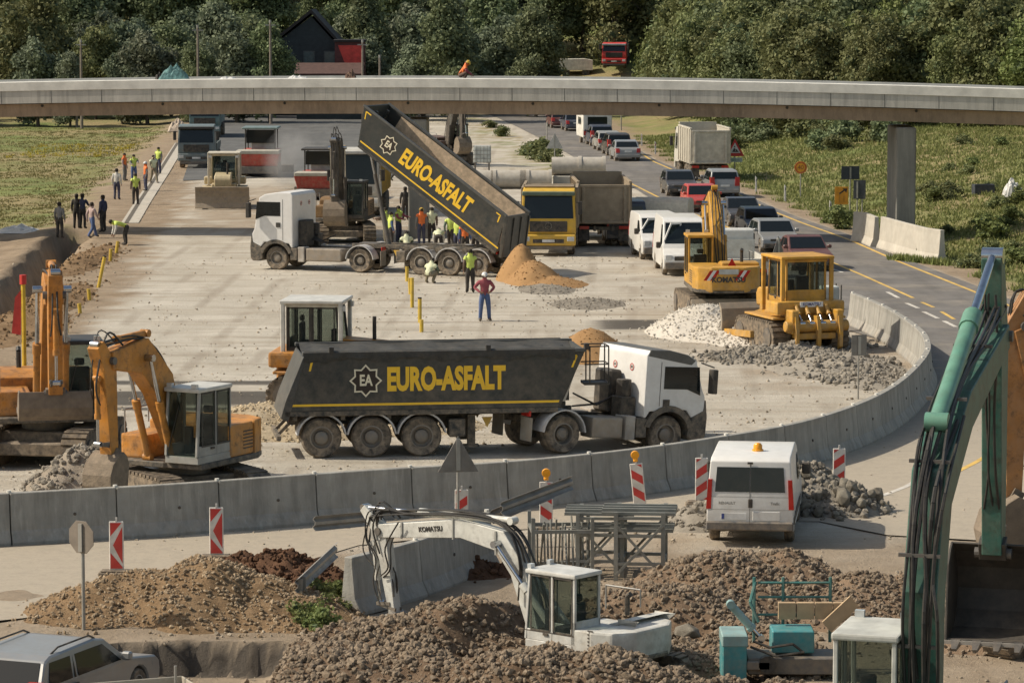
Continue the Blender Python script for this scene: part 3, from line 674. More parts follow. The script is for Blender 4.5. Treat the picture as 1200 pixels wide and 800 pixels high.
pile('gravel_pile', 'tan gravel heap behind the rear wheels of the front tipper', 'heap', [(at(305, 94.5), 94.5, 2.2, 3.5, .75), (at(360, 94), 94, 2.2, 3, .7), (at(460, 94.5), 94.5, 2.8, 2.4, .55)], S_TAN, S_TAN, 2200, .02, .07, .14, .15, 1.2, 11.)
pile('earth_pile', 'heap of grey brown clods under the bucket of the cabbed orange excavator', 'heap', [(at(98, 83.5), 83.2, 1.1, 1.3, 1.25), (at(68, 82.8), 82.8, .9, 1.2, .75), (at(125, 83.8), 83.8, .8, 1.0, .9)], soil('grey_clods', (.2, .165, .125), (.36, .31, .25), 1.8), S_GREY, 700, .03, .12, .08, .3, 1.6, 12.)
pile('rubble_pile', 'pile of broken stone mixed with earth on the road left of the parked van', 'heap', [(at(815, 77), 77, .9, 1.1, .55), (at(840, 78), 78, .8, 1.1, .5)], S_GREY, S_GREY, 500, .03, .13, .1, .2, 1.5, 13.)
pile('earth_pile', 'small heap of crushed stone right of the dumped load', 'heap', [(at(640, 138), 137.5, 1.4, 3, .25), (at(690, 132), 131, 1.8, 3, .2)], S_GREY, S_GREY, 700, .02, .06, .15, .1, 1.4, 14.)
pile('earth_pile', 'bank of turned earth left of the yellow stakes', 'heap', [(at(60, 132), 132, 1.6, 9, .35), (at(20, 122), 122, 2.0, 8, .4), (at(105, 152), 152, 1.2, 10, .3)], S_EARTH, S_EARTH, 900, .03, .12, .25, .3, .8, 15.)
# boulders by the van: core plus loose blocks one could lift off
pile('rubble_pile', 'earth core under the grey boulders right of the parked van', 'heap', [(at(948, 79.5), 79.6, 1.25, 1.5, 1.25), (at(985, 79), 79.2, 1.3, 1.4, .8)], S_GREY, S_GREY, 900, .04, .12, .1, .25, 1.5, 16.)
rb = random.Random(3)
bvar = []
for k in range(6):
    v = RV * rng.uniform(.75, 1.2, (len(RV), 1)) * np.array([rb.uniform(.8, 1.2), rb.uniform(.6, 1), rb.uniform(.5, .8)])
    me = bpy.data.meshes.new('boulder'); me.from_pydata(v.tolist(), [], RF.tolist())
    bm = bmesh.new(); bm.from_mesh(me); bmesh.ops.bevel(bm, geom=bm.edges[:], offset=.06, segments=1, affect='EDGES'); bm.to_mesh(me); bm.free()
    me.materials.append(soil('boulder_stone', (.12, .105, .085), (.27, .245, .20), 3, .6)); bvar.append(me)
for i in range(70):
    t = rb.random(); a_ = rb.random() * pi + pi * .95; r = rb.uniform(.15, 1.12)
    cx, cy, rr, hh = (at(948, 79.5), 79.6, 1.25, 1.25) if t < .6 else (at(988, 79), 79.2, 1.4, .8)
    x = cx + rr * r * cos(a_); y = cy + rr * r * sin(a_) * 1.1; z = max(0, hh * (1 - r)) ; s_ = rb.uniform(.09, .24)
    o = link(bpy.data.objects.new('boulder', bvar[i % 6])); o.location = (x, y, z + s_ * .35); o.scale = (s_,) * 3; o.rotation_euler = [rb.uniform(0, 6) for _ in range(3)]
    meta(o, 'grey boulder loose in the rubble heap right of the parked van', 'boulder', 'boulders beside the parked van')
for px, Y, s_ in ((238 + 0, 60.2, .1), (262, 62.4, .13), (812, 60.3, .32), (640, 58.8, .24), (700, 142, .12)):
    pass
for px, py, s_, lab in ((635, 795, .22, 'rounded tan boulder at the bottom edge below the white excavator cab'), (805, 796, .3, 'larger tan boulder at the bottom edge left of the teal machine')):
    p = G(px, py); o = link(bpy.data.objects.new('boulder', bvar[1])); o.location = (p.x, p.y, .35); o.scale = (s_,) * 3; meta(o, lab, 'boulder')

# loose pebbles over the trodden ground
pp = []
while len(pp) < 8000:
    y = 57 + 97 * rng.random() ** 1.3; x = rng.uniform(-.16, .16) * y
    if fbm(x, y, .35, 2, 21.) > -.05 and x < np.interp(y, ry_, rx_) - 8.0 + (0 if y > 95 else 3): pp.append((x, y, H0(x, y) + .012))
rv, rf = rocks_arrays(np.array(pp), .012 + .05 * rng.random(len(pp)) ** 3.5)
me = bpy.data.meshes.new('loose_gravel'); me.from_pydata(rv.tolist(), [], rf.tolist()); me.materials.append(soil('loose_stone', (.22, .18, .13), (.42, .36, .28), 3, .5))
meta(link(bpy.data.objects.new('loose_gravel', me)), 'scattered pebbles over the trodden road base', 'gravel', None, 'stuff')
# ================================================================ vehicle kit (local frame: +X forward, +Y left, Z up)
def wheel(par, x, y, r=.53, w=.32, xf=None, hub=.55, n=26, rimm=None, name='wheel'):
    """tyre lathe around the Y axis with a dished rim as sub-part"""
    h = w / 2; b = B(xf)
    b.lathe([(r * hub, -h * .85), (r * .9, -h), (r * .985, -h * .72), (r, -h * .3), (r, h * .3), (r * .985, h * .72), (r * .9, h), (r * hub, h * .85)], (x, y, r), 'y', n)
    t = b.o(name, RUB, par, smooth=True)
    b = B(xf)
    s = 1 if y >= 0 else -1
    b.lathe([(r * (hub + .02), -h * .8), (r * (hub + .03), s * h * .86), (r * (hub - .04), s * h * .9), (r * (hub - .08), s * h * .35), (r * .34, s * h * .2), (r * .32, s * h * .62), (r * .2, s * h * .8), (0, s * h * .8)] if s > 0 else
            [(r * (hub + .02), h * .8), (r * (hub + .03), -h * .86), (r * (hub - .04), -h * .9), (r * (hub - .08), -h * .35), (r * .34, -h * .2), (r * .32, -h * .62), (r * .2, -h * .8), (0, -h * .8)], (x, y, r), 'y', n)
    for i in range(8):
        a = i * pi / 4; b.cyl((x + cos(a) * r * .26, y + s * h * .6, r + sin(a) * r * .26), (x + cos(a) * r * .26, y + s * h * .74, r + sin(a) * r * .26), r * .03, n=5)
    b.o('rim', rimm or RIM, t, smooth=True); return t
def star(b, r1, r2, n, y, c, ax='y', th=.004):
    pts = [((r1 if i % 2 == 0 else r2) * sin(pi * i / n) + c[0], (r1 if i % 2 == 0 else r2) * cos(pi * i / n) + c[1]) for i in range(2 * n)]
    return b.prism(pts, y, y + th if y > 0 else y - th, ax)
TRB = M('dark_tipper_paint', (.03, .034, .033), .45, dust=.2, var=.15, scale=1.2, zlo=1.2, zhi=3.4)
TRF = M('dark_truck_frame', (.03, .033, .033), .6, dust=.6, var=.15); YEL = M('gold_lettering', (.85, .52, .03), .5, dust=.1, var=.05)
CRM = M('cream_lettering', (.72, .66, .5), .5, dust=.05, var=.04); BRN = M('emblem_brown', (.03, .02, .014), .6, dust=.05)
CABW = M('white_cab_paint', (.68, .67, .65), .35, dust=.15, var=.05, zlo=.8, zhi=2.6); CABG = M('grey_cab_paint', (.115, .12, .115), .45, dust=.3)
TARP = M('dark_tarpaulin', (.035, .037, .036), .75, dust=.3, var=.25, bmp=.5, bscale=6); CRG = M('sandy_bed', (.66, .5, .34), .9, dust=.6, zlo=0, zhi=30, bmp=.3)
def bez(p0, p1, n=8): return [tuple(Vector(p0).lerp(Vector(p1), i / n)) for i in range(n + 1)]
def tractor(root, xf, hcab=2.95, roofdark=False, wb=3.7, sag=0):
    """two-axle tractor, origin at the ground under the drive axle, nose at +X"""
    for sy in (-1, 1):
        wheel(root, wb, sy * .98, .52, .32, xf); wheel(root, 0, sy * .88, .52, .58, xf)
    f = B(xf)
    for sy in (-1, 1): f.bb(-.9, wb + .9, sy * .42 - .05, sy * .42 + .05, .72, .96)
    for x in (-.8, .9, 1.9, 2.7): f.bb(x, x + .1, -.4, .4, .74, .92)
    f.bb(-.3, .3, -.5, .5, .97, 1.1); f.cyl((0, -.8, .52), (0, .8, .52), .1); f.cyl((wb, -.8, .52), (wb, .8, .52), .07)
    f.o('frame', TRF, root, bev=.01)
    fw = B(xf); fw.cyl((0, 0, 1.1), (0, 0, 1.2), .48, n=18); fw.o('fifth_wheel', STL, root)
    for sy in (-1, 1):
        t = B(xf); t.bb(.85, wb - 1.4, min(sy * .55, sy * 1.18), max(sy * .55, sy * 1.18), .42, .98)
        t.o('fuel_tank', M('tank_alloy', (.30, .27, .235), .45, .4, dust=.6), root, bev=.06, seg=2)
        t = B(xf); t.bb(wb - 1.32, wb - 1.02, sy * .62, sy * 1.2, .38, 1.02); t.o('tool_box', M('tool_box_paint', (.42, .39, .35), .6, dust=.5), root, bev=.02)
        m_ = B(xf)
        o_ = arc(0, .52, .66, R(5), R(175), 12); i_ = arc(0, .52, .62, R(175), R(5), 12)
        m_.prism(o_ + i_, sy * .6, sy * 1.2); m_.o('mudguard', M('grey_fender', (.07, .072, .068), .6, dust=.6), root)
        l = B(xf); l.bb(-.97, -.92, sy * .75 - .22, sy * .75 + .22, .95, 1.1); l.o('tail_light', REDL, root, bev=.01)
        l = B(xf); l.bb(-.93, -.9, sy * .75 - .28, sy * .75 + .28, .3, .92); l.o('mud_flap', M('pale_flap', (.3, .28, .24), .8, dust=.5), root)
    # cab: side outline extruded, then windows, doors and trim
    x0, x1 = wb - .8, wb + 1.12; zt = hcab
    W2 = 1.22
    prof = [(x0, .98), (wb - .72, .98), (wb - .62, 1.15), (wb + .55, 1.2), (wb + .72, .98), (x1 - .02, .95), (x1, 1.55), (x1 - .1, 1.75), (x1 - .34, zt - .25), (x1 - .6, zt - .1), (x1 - 1.2, zt), (x0 + .08, zt), (x0, zt - .12)]
    c = B(xf); c.prism(prof, -W2, W2); cab = c.o('cab', CABW, root, bev=.05, seg=2)
    if roofdark:
        d = B(xf); d.prism([(x0 + .02, zt - .16), (x1 - .5, zt - .38), (x1 - .36, zt - .25), (x1 - .62, zt - .1), (x1 - 1.2, zt + .015), (x0 + .1, zt + .015)], -W2 - .008, W2 + .008); d.o('roof_band', M('roof_grey', (.1, .1, .095), .5, dust=.25), cab, bev=.02)
    lo = B(xf)
    lo.prism([(x1 - .02, .38), (x1 + .08, .5), (x1 + .1, 1.0), (x1 + .03, 1.5), (x1 - .04, 1.2), (wb + .7, 1.02), (wb + .62, .5), (wb + .72, .38)], -W2 - .02, W2 + .02)
    lo.o('bumper', M('dark_bumper', (.045, .045, .042), .55, dust=.5), root, bev=.03)
    for sy in (-1, 1):
        a = arc(wb, .52, .8, R(18), R(162), 12) + arc(wb, .52, .64, R(162), R(18), 12)
        q = B(xf); q.prism(a, sy * .85, sy * (W2 + .03)); q.o('wheel_arch', M('dark_bumper'), root)
        st = B(xf); st.bb(wb - 1.0, wb - .68, sy * .95, sy * 1.22, .45, .97); st.o('step', M('dark_bumper'), root, bev=.02)
        y = sy * (W2 + .004)
        win = B(xf); win.prism([(wb - .22, zt - 1.02), (wb + .52, zt - 1.02), (wb + .95, zt - .9 - .28), (wb + .88, zt - .42), (wb - .22, zt - .42)], y - sy * .004, y + sy * .006); win.o('side_window', GLD, cab)
        dl = B(xf)
        dl.bb(wb - .34, wb - .325, min(y, y + sy * .003), max(y, y + sy * .003), 1.3, zt - .3); dl.o('door_seam', BLK, cab)
        h_ = B(xf); h_.bb(wb - .22, wb - .02, min(y, y + sy * .02), max(y, y + sy * .02), zt - 1.5, zt - 1.3); h_.o('door_handle', BLK, cab)
        mi = B(xf); mi.beam((x1 - .2, sy * 1.2, zt - .3), (x1 + .05, sy * 1.52, zt - .4), .04, .04); mi.bb(x1 - .05, x1 + .12, sy * 1.5 - .12, sy * 1.5 + .12, zt - 1.1, zt - .45); mi.o('mirror', BLK, cab, bev=.02)
        hl = B(xf); hl.bb(x1 + .06, x1 + .115, sy * .95 - .2, sy * .95 + .2, .66, .88); hl.o('headlight', LENS, root, bev=.01)
    ws = B(xf); f4 = [(x1 - .105, -1.1, 1.8), (x1 - .105, 1.1, 1.8), (x1 - .335, 1.05, zt - .28), (x1 - .335, -1.05, zt - .28)]
    ws.panel(f4, 0, 1, 0, 1, .012, .01); ws.o('windshield', GLD, cab)
    gr = B(xf)
    for k in range(4): gr.bb(x1 - .0, x1 + .03, -.8, .8, 1.12 + k * .12, 1.19 + k * .12)
    gr.o('grille', BLK, cab)
    # air intake, exhaust and hoses behind the cab
    e = B(xf); e.bb(x0 - .42, x0 - .04, -.1, .72, 1.0, 2.15); e.o('air_intake', BLK, root, bev=.05)
    e = B(xf); e.cyl((x0 - .26, -.55, .95), (x0 - .26, -.55, 1.95), .2); e.bb(x0 - .5, x0 - .05, -.85, -.35, .95, 1.5); e.o('exhaust_box', BLK, root, bev=.02)
    e = B(xf)
    for k in range(4):
        pts = [(x0 - .05, -.2 + k * .1, 1.9), (x0 - .35, -.15 + k * .1, 1.45 - k * .05), (x0 - .8, -.1 + k * .07, 1.2), (x0 - 1.5, 0, 1.5 if k < 2 else 1.15)]; e.tube(pts, .025, 5)
    e.o('air_hoses', HOSE, root)
    for sy in (-.5, .35):
        s_ = B(xf); s_.cyl((x0 - .004, sy, zt - .5), (x0 - .012, sy, zt - .5), .1, n=18); st_ = s_.o('speed_sticker', M('sticker_white', (.7, .66, .62), .5, dust=.1), cab)
        s_ = B(xf); s_.lathe([(.1, x0 - .014), (.075, x0 - .014)], (0, sy, zt - .5), 'x', 18); s_.o('sticker_ring', REDL, st_)
        text_mesh('sticker_number', '80' if sy < 0 else '60', .11, BLK, st_, xf @ T(x0 - .016, sy, zt - .5) @ FACE['-x'], depth=.002)
    return cab
def trailer(root, xf, tilt=0., L=8.0, ax0=3.45, ts=1., tx0=0., arms=True, tarp=True, open_bed=False):
    """three-axle tipping trailer, origin on the ground under the kingpin, tail towards -X"""
    hx = -(ax0 + 3.32); k0 = -(ax0 + 5.1)+1.38
    for i in range(3):
        for sy in (-1, 1):
            x = -ax0 - i * 1.31
            wheel(root, x, sy * .98, .535, .38, xf)
            m_ = B(xf); m_.prism(arc(x, .535, .66, R(8), R(172), 12) + arc(x, .535, .615, R(172), R(8), 12), sy * .72, sy * 1.22); m_.o('mudguard', M('grey_fender'), root)
    f = B(xf)
    for sy in (-1, 1):
        f.prism([(hx - .15, .82), (-2.6, .82), (-1.8, 1.02), (.6, 1.02), (.6, 1.2), (hx - .15, 1.2)], sy * .5 - .06, sy * .5 + .06)
        f.bb(hx + .15, -ax0 + .8, sy * 1.12 - .03, sy * 1.12 + .03, 1.1, 1.2)
    for x in (hx - .05, hx + 1.2, hx + 2.4, -2.4, -1.3, -.2): f.bb(x, x + .12, -1.15 if x < -3 else -.5, 1.15 if x < -3 else .5, 1.0, 1.12)
    for i in range(3): f.cyl((-ax0 - i * 1.31, -.8, .535), (-ax0 - i * 1.31, .8, .535), .09)
    f.o('frame', TRF, root, bev=.01)
    for sy in (-1, 1):
        l = B(xf); l.bb(-2.2, -2.0, sy * .75 - .09, sy * .75 + .09, .25, 1.05); l.bb(-2.3, -1.9, sy * .75 - .16, sy * .75 + .16, .2, .25); l.o('landing_leg', TRF, root)
        u = B(xf); u.bb(hx - .2, hx - .14, sy * .82 - .3, sy * .82 + .3, .98, 1.12); u.o('tail_light', REDL, root)
        t_ = B(xf); t_.bb(-ax0 + .72, -ax0 + 1.15, sy * .62, sy * 1.15, .5, .98); t_.o('tool_box', TRF, root, bev=.03)
        wd = B(xf); wd.prism([(-1.85, 1.0), (-1.57, 1.0), (-1.71, .72)], sy * 1.0 - .02, sy * 1.0 + .02); wd.o('wheel_chock', M('chock_yellow', (.6, .36, .04), .5, dust=.3), root)
    bp_ = B(xf); bp_.bb(hx - .45, hx - .35, -1.1, 1.1, .48, .6); bp_.beam((hx - .05, .5, .9), (hx - .4, .5, .55), .08, .08); bp_.beam((hx - .05, -.5, .9), (hx - .4, -.5, .55), .08, .08); bp_.o('underrun_bar', TRF, root)
    # tipping body rotates about the hinge
    bx = xf @ T(hx, 0, 1.25) @ RY(-tilt)
    z0, z1 = .0, 1.55; F0, F1 = L - .75, L; R0, R1 = -.25, .25      # front and rear edge slants
    hw = 1.22
    for sy in (-1, 1):
        s_ = B(bx); s_.prism([(R0, z0), (F0, z0), (F1 - .05, z1 - .1), (R1, z1 - .1)], sy * hw - .03, sy * hw + .03)
        s_.m = [0] * len(s_.m); side = s_.o('side_wall', TRB, root, bev=.01)
        if open_bed:
            q = B(bx); q.bb(R1 + .1, F0 - .1, min(sy * (hw - .045), sy * (hw - .035)), max(sy * (hw - .045), sy * (hw - .035)), z0 + .08, z1 - .14); q.o('sandy_lining', CRG, root)
        st = B(bx); st.prism([(R0 + .0, z0 + .13), (F0 + .02, z0 + .13), (F0 + .04, z0 + .19), (R0 + .02, z0 + .19)], sy * (hw + .031), sy * (hw + .036)); st.o('gold_stripe', YEL, side)
        for xa, dr_ in ((R1 + .12, 1), (F1 - .35, -1)):
            c = B(bx); c.prism([(xa, z1 - .5), (xa + .05, z1 - .5), (xa + .11 * 1, z1 - .27), (xa + .06, z1 - .2)] if dr_ > 0 else [(xa - .05, z1 - .5), (xa, z1 - .5), (xa + .12, z1 - .2), (xa + .07, z1 - .2)], sy * (hw + .031), sy * (hw + .036))
            c.bb(xa + (.06 if dr_ > 0 else -.18), xa + (.3 if dr_ > 0 else .1), min(sy * (hw + .031), sy * (hw + .036)), max(sy * (hw + .031), sy * (hw + .036)), z1 - .22, z1 - .17)
            c.o('corner_mark', YEL, side)
        cx = 3.95; fc = FACE['+y'] if sy > 0 else FACE['-y']; y = sy * (hw + .034)
        # text runs left to right for each viewer: emblem to the viewer's left
        ex = (cx + 2.35) if sy > 0 else (cx - 2.1); tx = (cx + .3) if sy > 0 else (cx - .0)
        text_mesh('company_name', 'EURO-ASFALT', .82 * ts, YEL, side, bx @ T(tx + sy * tx0, y, .78) @ fc, xs=.60 * (1 + (ts - 1) * .35), bold=.038)
        e = B(bx); star(e, .43, .32, 8, y, (ex, .78), th=.004); em = e.o('emblem', CRM, side)
        e = B(bx); star(e, .37, .275, 8, y + sy * .004, (ex, .78), th=.004); e.o('emblem_field', BRN, side)
        text_mesh('emblem_letters', 'EA', .40, CRM, side, bx @ T(ex, y + sy * .01, .78) @ fc, xs=.72, bold=.012)
        rl = B(bx); rl.bb(R1 - .05, F1, sy * hw - .06, sy * hw + .06, z1 - .1, z1 + .0); rl.o('top_rail', M('rail_paint', (.075, .08, .08), .5, dust=.4), root, bev=.015)
        rb_ = B(bx); rb_.bb(R0, F0, sy * hw - .05, sy * hw + .05, z0 - .12, z0 + .0); rb_.o('bottom_rail', TRF, root)
    fl = B(bx); fl.bb(R0, F0, -hw + .03, hw - .03, z0 - .02, z0 + .05); fl.o('floor', CRG if open_bed else TRF, root)
    for yy in (-.45, .45):
        bm_ = B(bx); bm_.bb(R0 + .1, F0 - .1, yy - .08, yy + .08, z0 - .2, z0 - .02); bm_.o('bed_beam', TRF, root)
    fr = B(bx); fr.hexa([(F0, -hw, z0), (F0 + .06, -hw, z0), (F0 + .06, hw, z0), (F0, hw, z0), (F1 - .08, -hw, z1 - .05), (F1 - .02, -hw, z1 - .05), (F1 - .02, hw, z1 - .05), (F1 - .08, hw, z1 - .05)])
    fr.bb(F0 + .28, F0 + .4, -.6, -.5, z0 + .1, z1 - .1); fr.bb(F0 + .28, F0 + .4, .5, .6, z0 + .1, z1 - .1); fr.o('front_wall', TRB, root)
    if not open_bed:
        gl_ = B(bx); gl_.prism([(F0 + .1, .15), (F0 + .2, .15), (F0 + .55, 1.15), (F0 + .45, 1.15)], -hw + .02, -hw + .12); gl_.o('front_strut', M('pale_strut', (.45, .42, .36), .5, dust=.2), root)
    # platform and ladder at the front of the bed
    pf = B(bx)
    if arms:
        for x in (F1 + .12, F1 + .62):
            pf.tube([(x, -1.1, z1 - .95), (x, -1.1, z1 + .02)], .02, 5); pf.tube([(x, -.45, z1 - .95), (x, -.45, z1 + .02)], .02, 5)
        for z in (z1 - .95, z1 - .45, z1 + .02): pf.tube([(F1 - .02, -1.1, z), (F1 + .62, -1.1, z), (F1 + .62, -.45, z), (F1 - .02, -.45, z)], .02, 5)
        pf.bb(F1 - .02, F1 + .66, -1.12, -.43, z1 - 1.0, z1 - .95); pf.o('platform', BLK, root)
    # tailgate
    tg = B(bx @ T(R1, 0, z1 - .1) @ RY(tilt * .75))
    tg.prism([(-.03, -.05), (.03, -.05), (-.42, -1.72), (-.62, -1.62), (-.5, -1.2)] if tilt < .1 else [(-.05, 0), (.05, 0), (.03, -1.75), (-.1, -1.75)], -hw - .05, hw + .05)
    for sy in (-hw, -.4, .4, hw): tg.bb(-.12, -.05, sy - .05, sy + .05, -1.5, -.1) if tilt > .1 else None
    tg.o('tailgate', TRB if tilt > .1 else M('grey_tailgate', (.05, .052, .05), .6, dust=.3), root, bev=.01)
    if tarp:
        # rolled tarpaulin along the rail and sagging cover
        vs = []; fs = []; nx, ny = 40, 8
        for i in range(nx + 1):
            for j in range(ny + 1):
                x = R1 + .05 + (F1 - R1 - .15) * i / nx; y = -hw + .02 + (2 * hw - .04) * j / ny
                vs.append((x, y, z1 - .02 - .14 * sin(pi * j / ny) ** .7 - .04 * sin(i * 1.3) * sin(pi * j / ny) + .02 * sin(i * .7 + j)))
        for i in range(nx):
            for j in range(ny): a = i * (ny + 1) + j; fs.append([a, a + ny + 1, a + ny + 2, a + 1])
        B(bx).add(vs, fs).o('tarpaulin', TARP, root, smooth=True)
        for sy in (-1, 1):
            vs = []; fs = []
            for i in range(61):
                x = R1 + (F1 - R1 - .3) * i / 60
                for k, (oy, oz) in enumerate(((.0, .02), (.075, -.02), (.085, -.17), (.05, -.24 - .05 * sin(i * .45) - .03 * sin(i * 1.7)))): vs.append((x, sy * (hw + oy + .012 * sin(i * .9 + k)), z1 + oz))
            for i in range(60):
                for k in range(3): a = i * 4 + k; fs.append([a, a + 4, a + 5, a + 1])
            B(bx).add(vs, fs).o('tarpaulin_edge', TARP, root, smooth=True)
        for x in (.9, 5.0, 7.6):
            c = B(bx); c.bb(x, x + .12, -hw - .1, -hw + .1, z1 - .04, z1 + .12); c.o('tarp_clamp', BLK, root)
    if tilt > .1:
        p0 = (xf.inverted() @ (bx @ Vector((F0 + .3, 0, .1)))); h_ = B(xf); q0 = Vector((-.9, 0, 1.1)); d = Vector(p0) - q0
        h_.cyl(q0, q0 + d * .34, .11); h_.cyl(q0 + d * .3, q0 + d * .66, .085); hc = h_.o('hoist_cylinder', STL, root); h_ = B(xf); h_.cyl(q0 + d * .66, p0, .06); h_.o('rod', M('hoist_rod', (.35, .35, .34), .3, .7, dust=.2), hc)
def front_tipper():
    p = W(566, 534); yaw = R(8)
    root = thing('tipper_truck', 'tipper truck with level dark gold-lettered bed just inside the concrete wall', 'dump truck', (0, 0, 0), 0)
    # kingpin position from the middle wheel of the trailer
    wpos = W(435, 535); wpos.y += 0
    mw = T(wpos.x, wpos.y, 0) @ RZ(yaw)
    kp = mw @ Vector((4.76, .98, 0)) ; xf = T(kp.x, kp.y, 0) @ RZ(yaw)
    root.location = kp; xf = RZ(yaw)
    trailer(root, xf, 0., L=7.65)
    ty = R(30)
    txf = RZ(ty) @ RY(R(4.2)) 
    txf = T(-.15, -.1, .0) @ txf
    tractor(root, txf, 2.78, wb=3.2, roofdark=True)
    return root
FT = front_tipper()
def rear_tipper():
    yaw = R(180 - 23)
    root = thing('tipper_truck', 'white cab tipper truck with its dark bed raised, dumping orange sand', 'dump truck', (0, 0, 0), 0)
    wpos = W(528, 323)      # middle trailer wheel, near side is the truck's left
    mw = T(wpos.x, wpos.y, 0) @ RZ(yaw); kp = mw @ Vector((4.21, -.98, 0)); root.location = kp
    trailer(root, RZ(yaw), R(34.5), tarp=False, open_bed=True, arms=False, ax0=2.9, L=8.2, ts=1.16, tx0=-.58)
    tractor(root, RZ(R(180 - 21)), 3.35, wb=3.9)
    return root
RT = rear_tipper()
pile('sand_pile', 'orange sand pouring from the raised tipper bed onto the road base', 'heap', [(XD(611, 141), 141.9, 1.1, 1.8, 1.8), (XD(626, 141), 140.8, 1.3, 2.4, 1.1), (XD(648, 140), 139.4, 1.6, 2.4, .45)], S_SAND, S_SAND, 400, .02, .05, .08, .08, 1.4, 17.)
# ---------------------------------------------------------------- generic body shell
def body_shell(prof, hw, tum, zb, nd=0):
    """side outline extruded to the width; vertices above zb lean inwards"""
    b = B(); n = len(prof); vs = []
    for sy in (-1, 1):
        for (x, z) in prof: vs.append((x, sy * (hw - max(0, z - zb) * tum), z))
    fs = [[i, (i + 1) % n, (i + 1) % n + n, i + n] for i in range(n)] + [list(range(n))[::-1], list(range(n, 2 * n))]
    return b.add(vs, fs)
def arch_prof(xs, r, zsill, x):    # sill outline with wheel cut-outs going from front (+x) to rear
    out = []
    for c in xs: out += [(c + r * cos(a), max(zsill, .3 + r * sin(a))) for a in [R(8) + (pi - R(16)) * i / 8 for i in range(9)]]
    return out
CARCOL = {'silver': (.26, .27, .275), 'dark': (.03, .035, .045), 'black': (.018, .018, .02), 'red': (.42, .03, .025), 'navy': (.03, .045, .075), 'white': (.66, .65, .62), 'maroon': (.10, .03, .03), 'grey': (.2, .2, .2), 'champagne': (.33, .325, .30)}
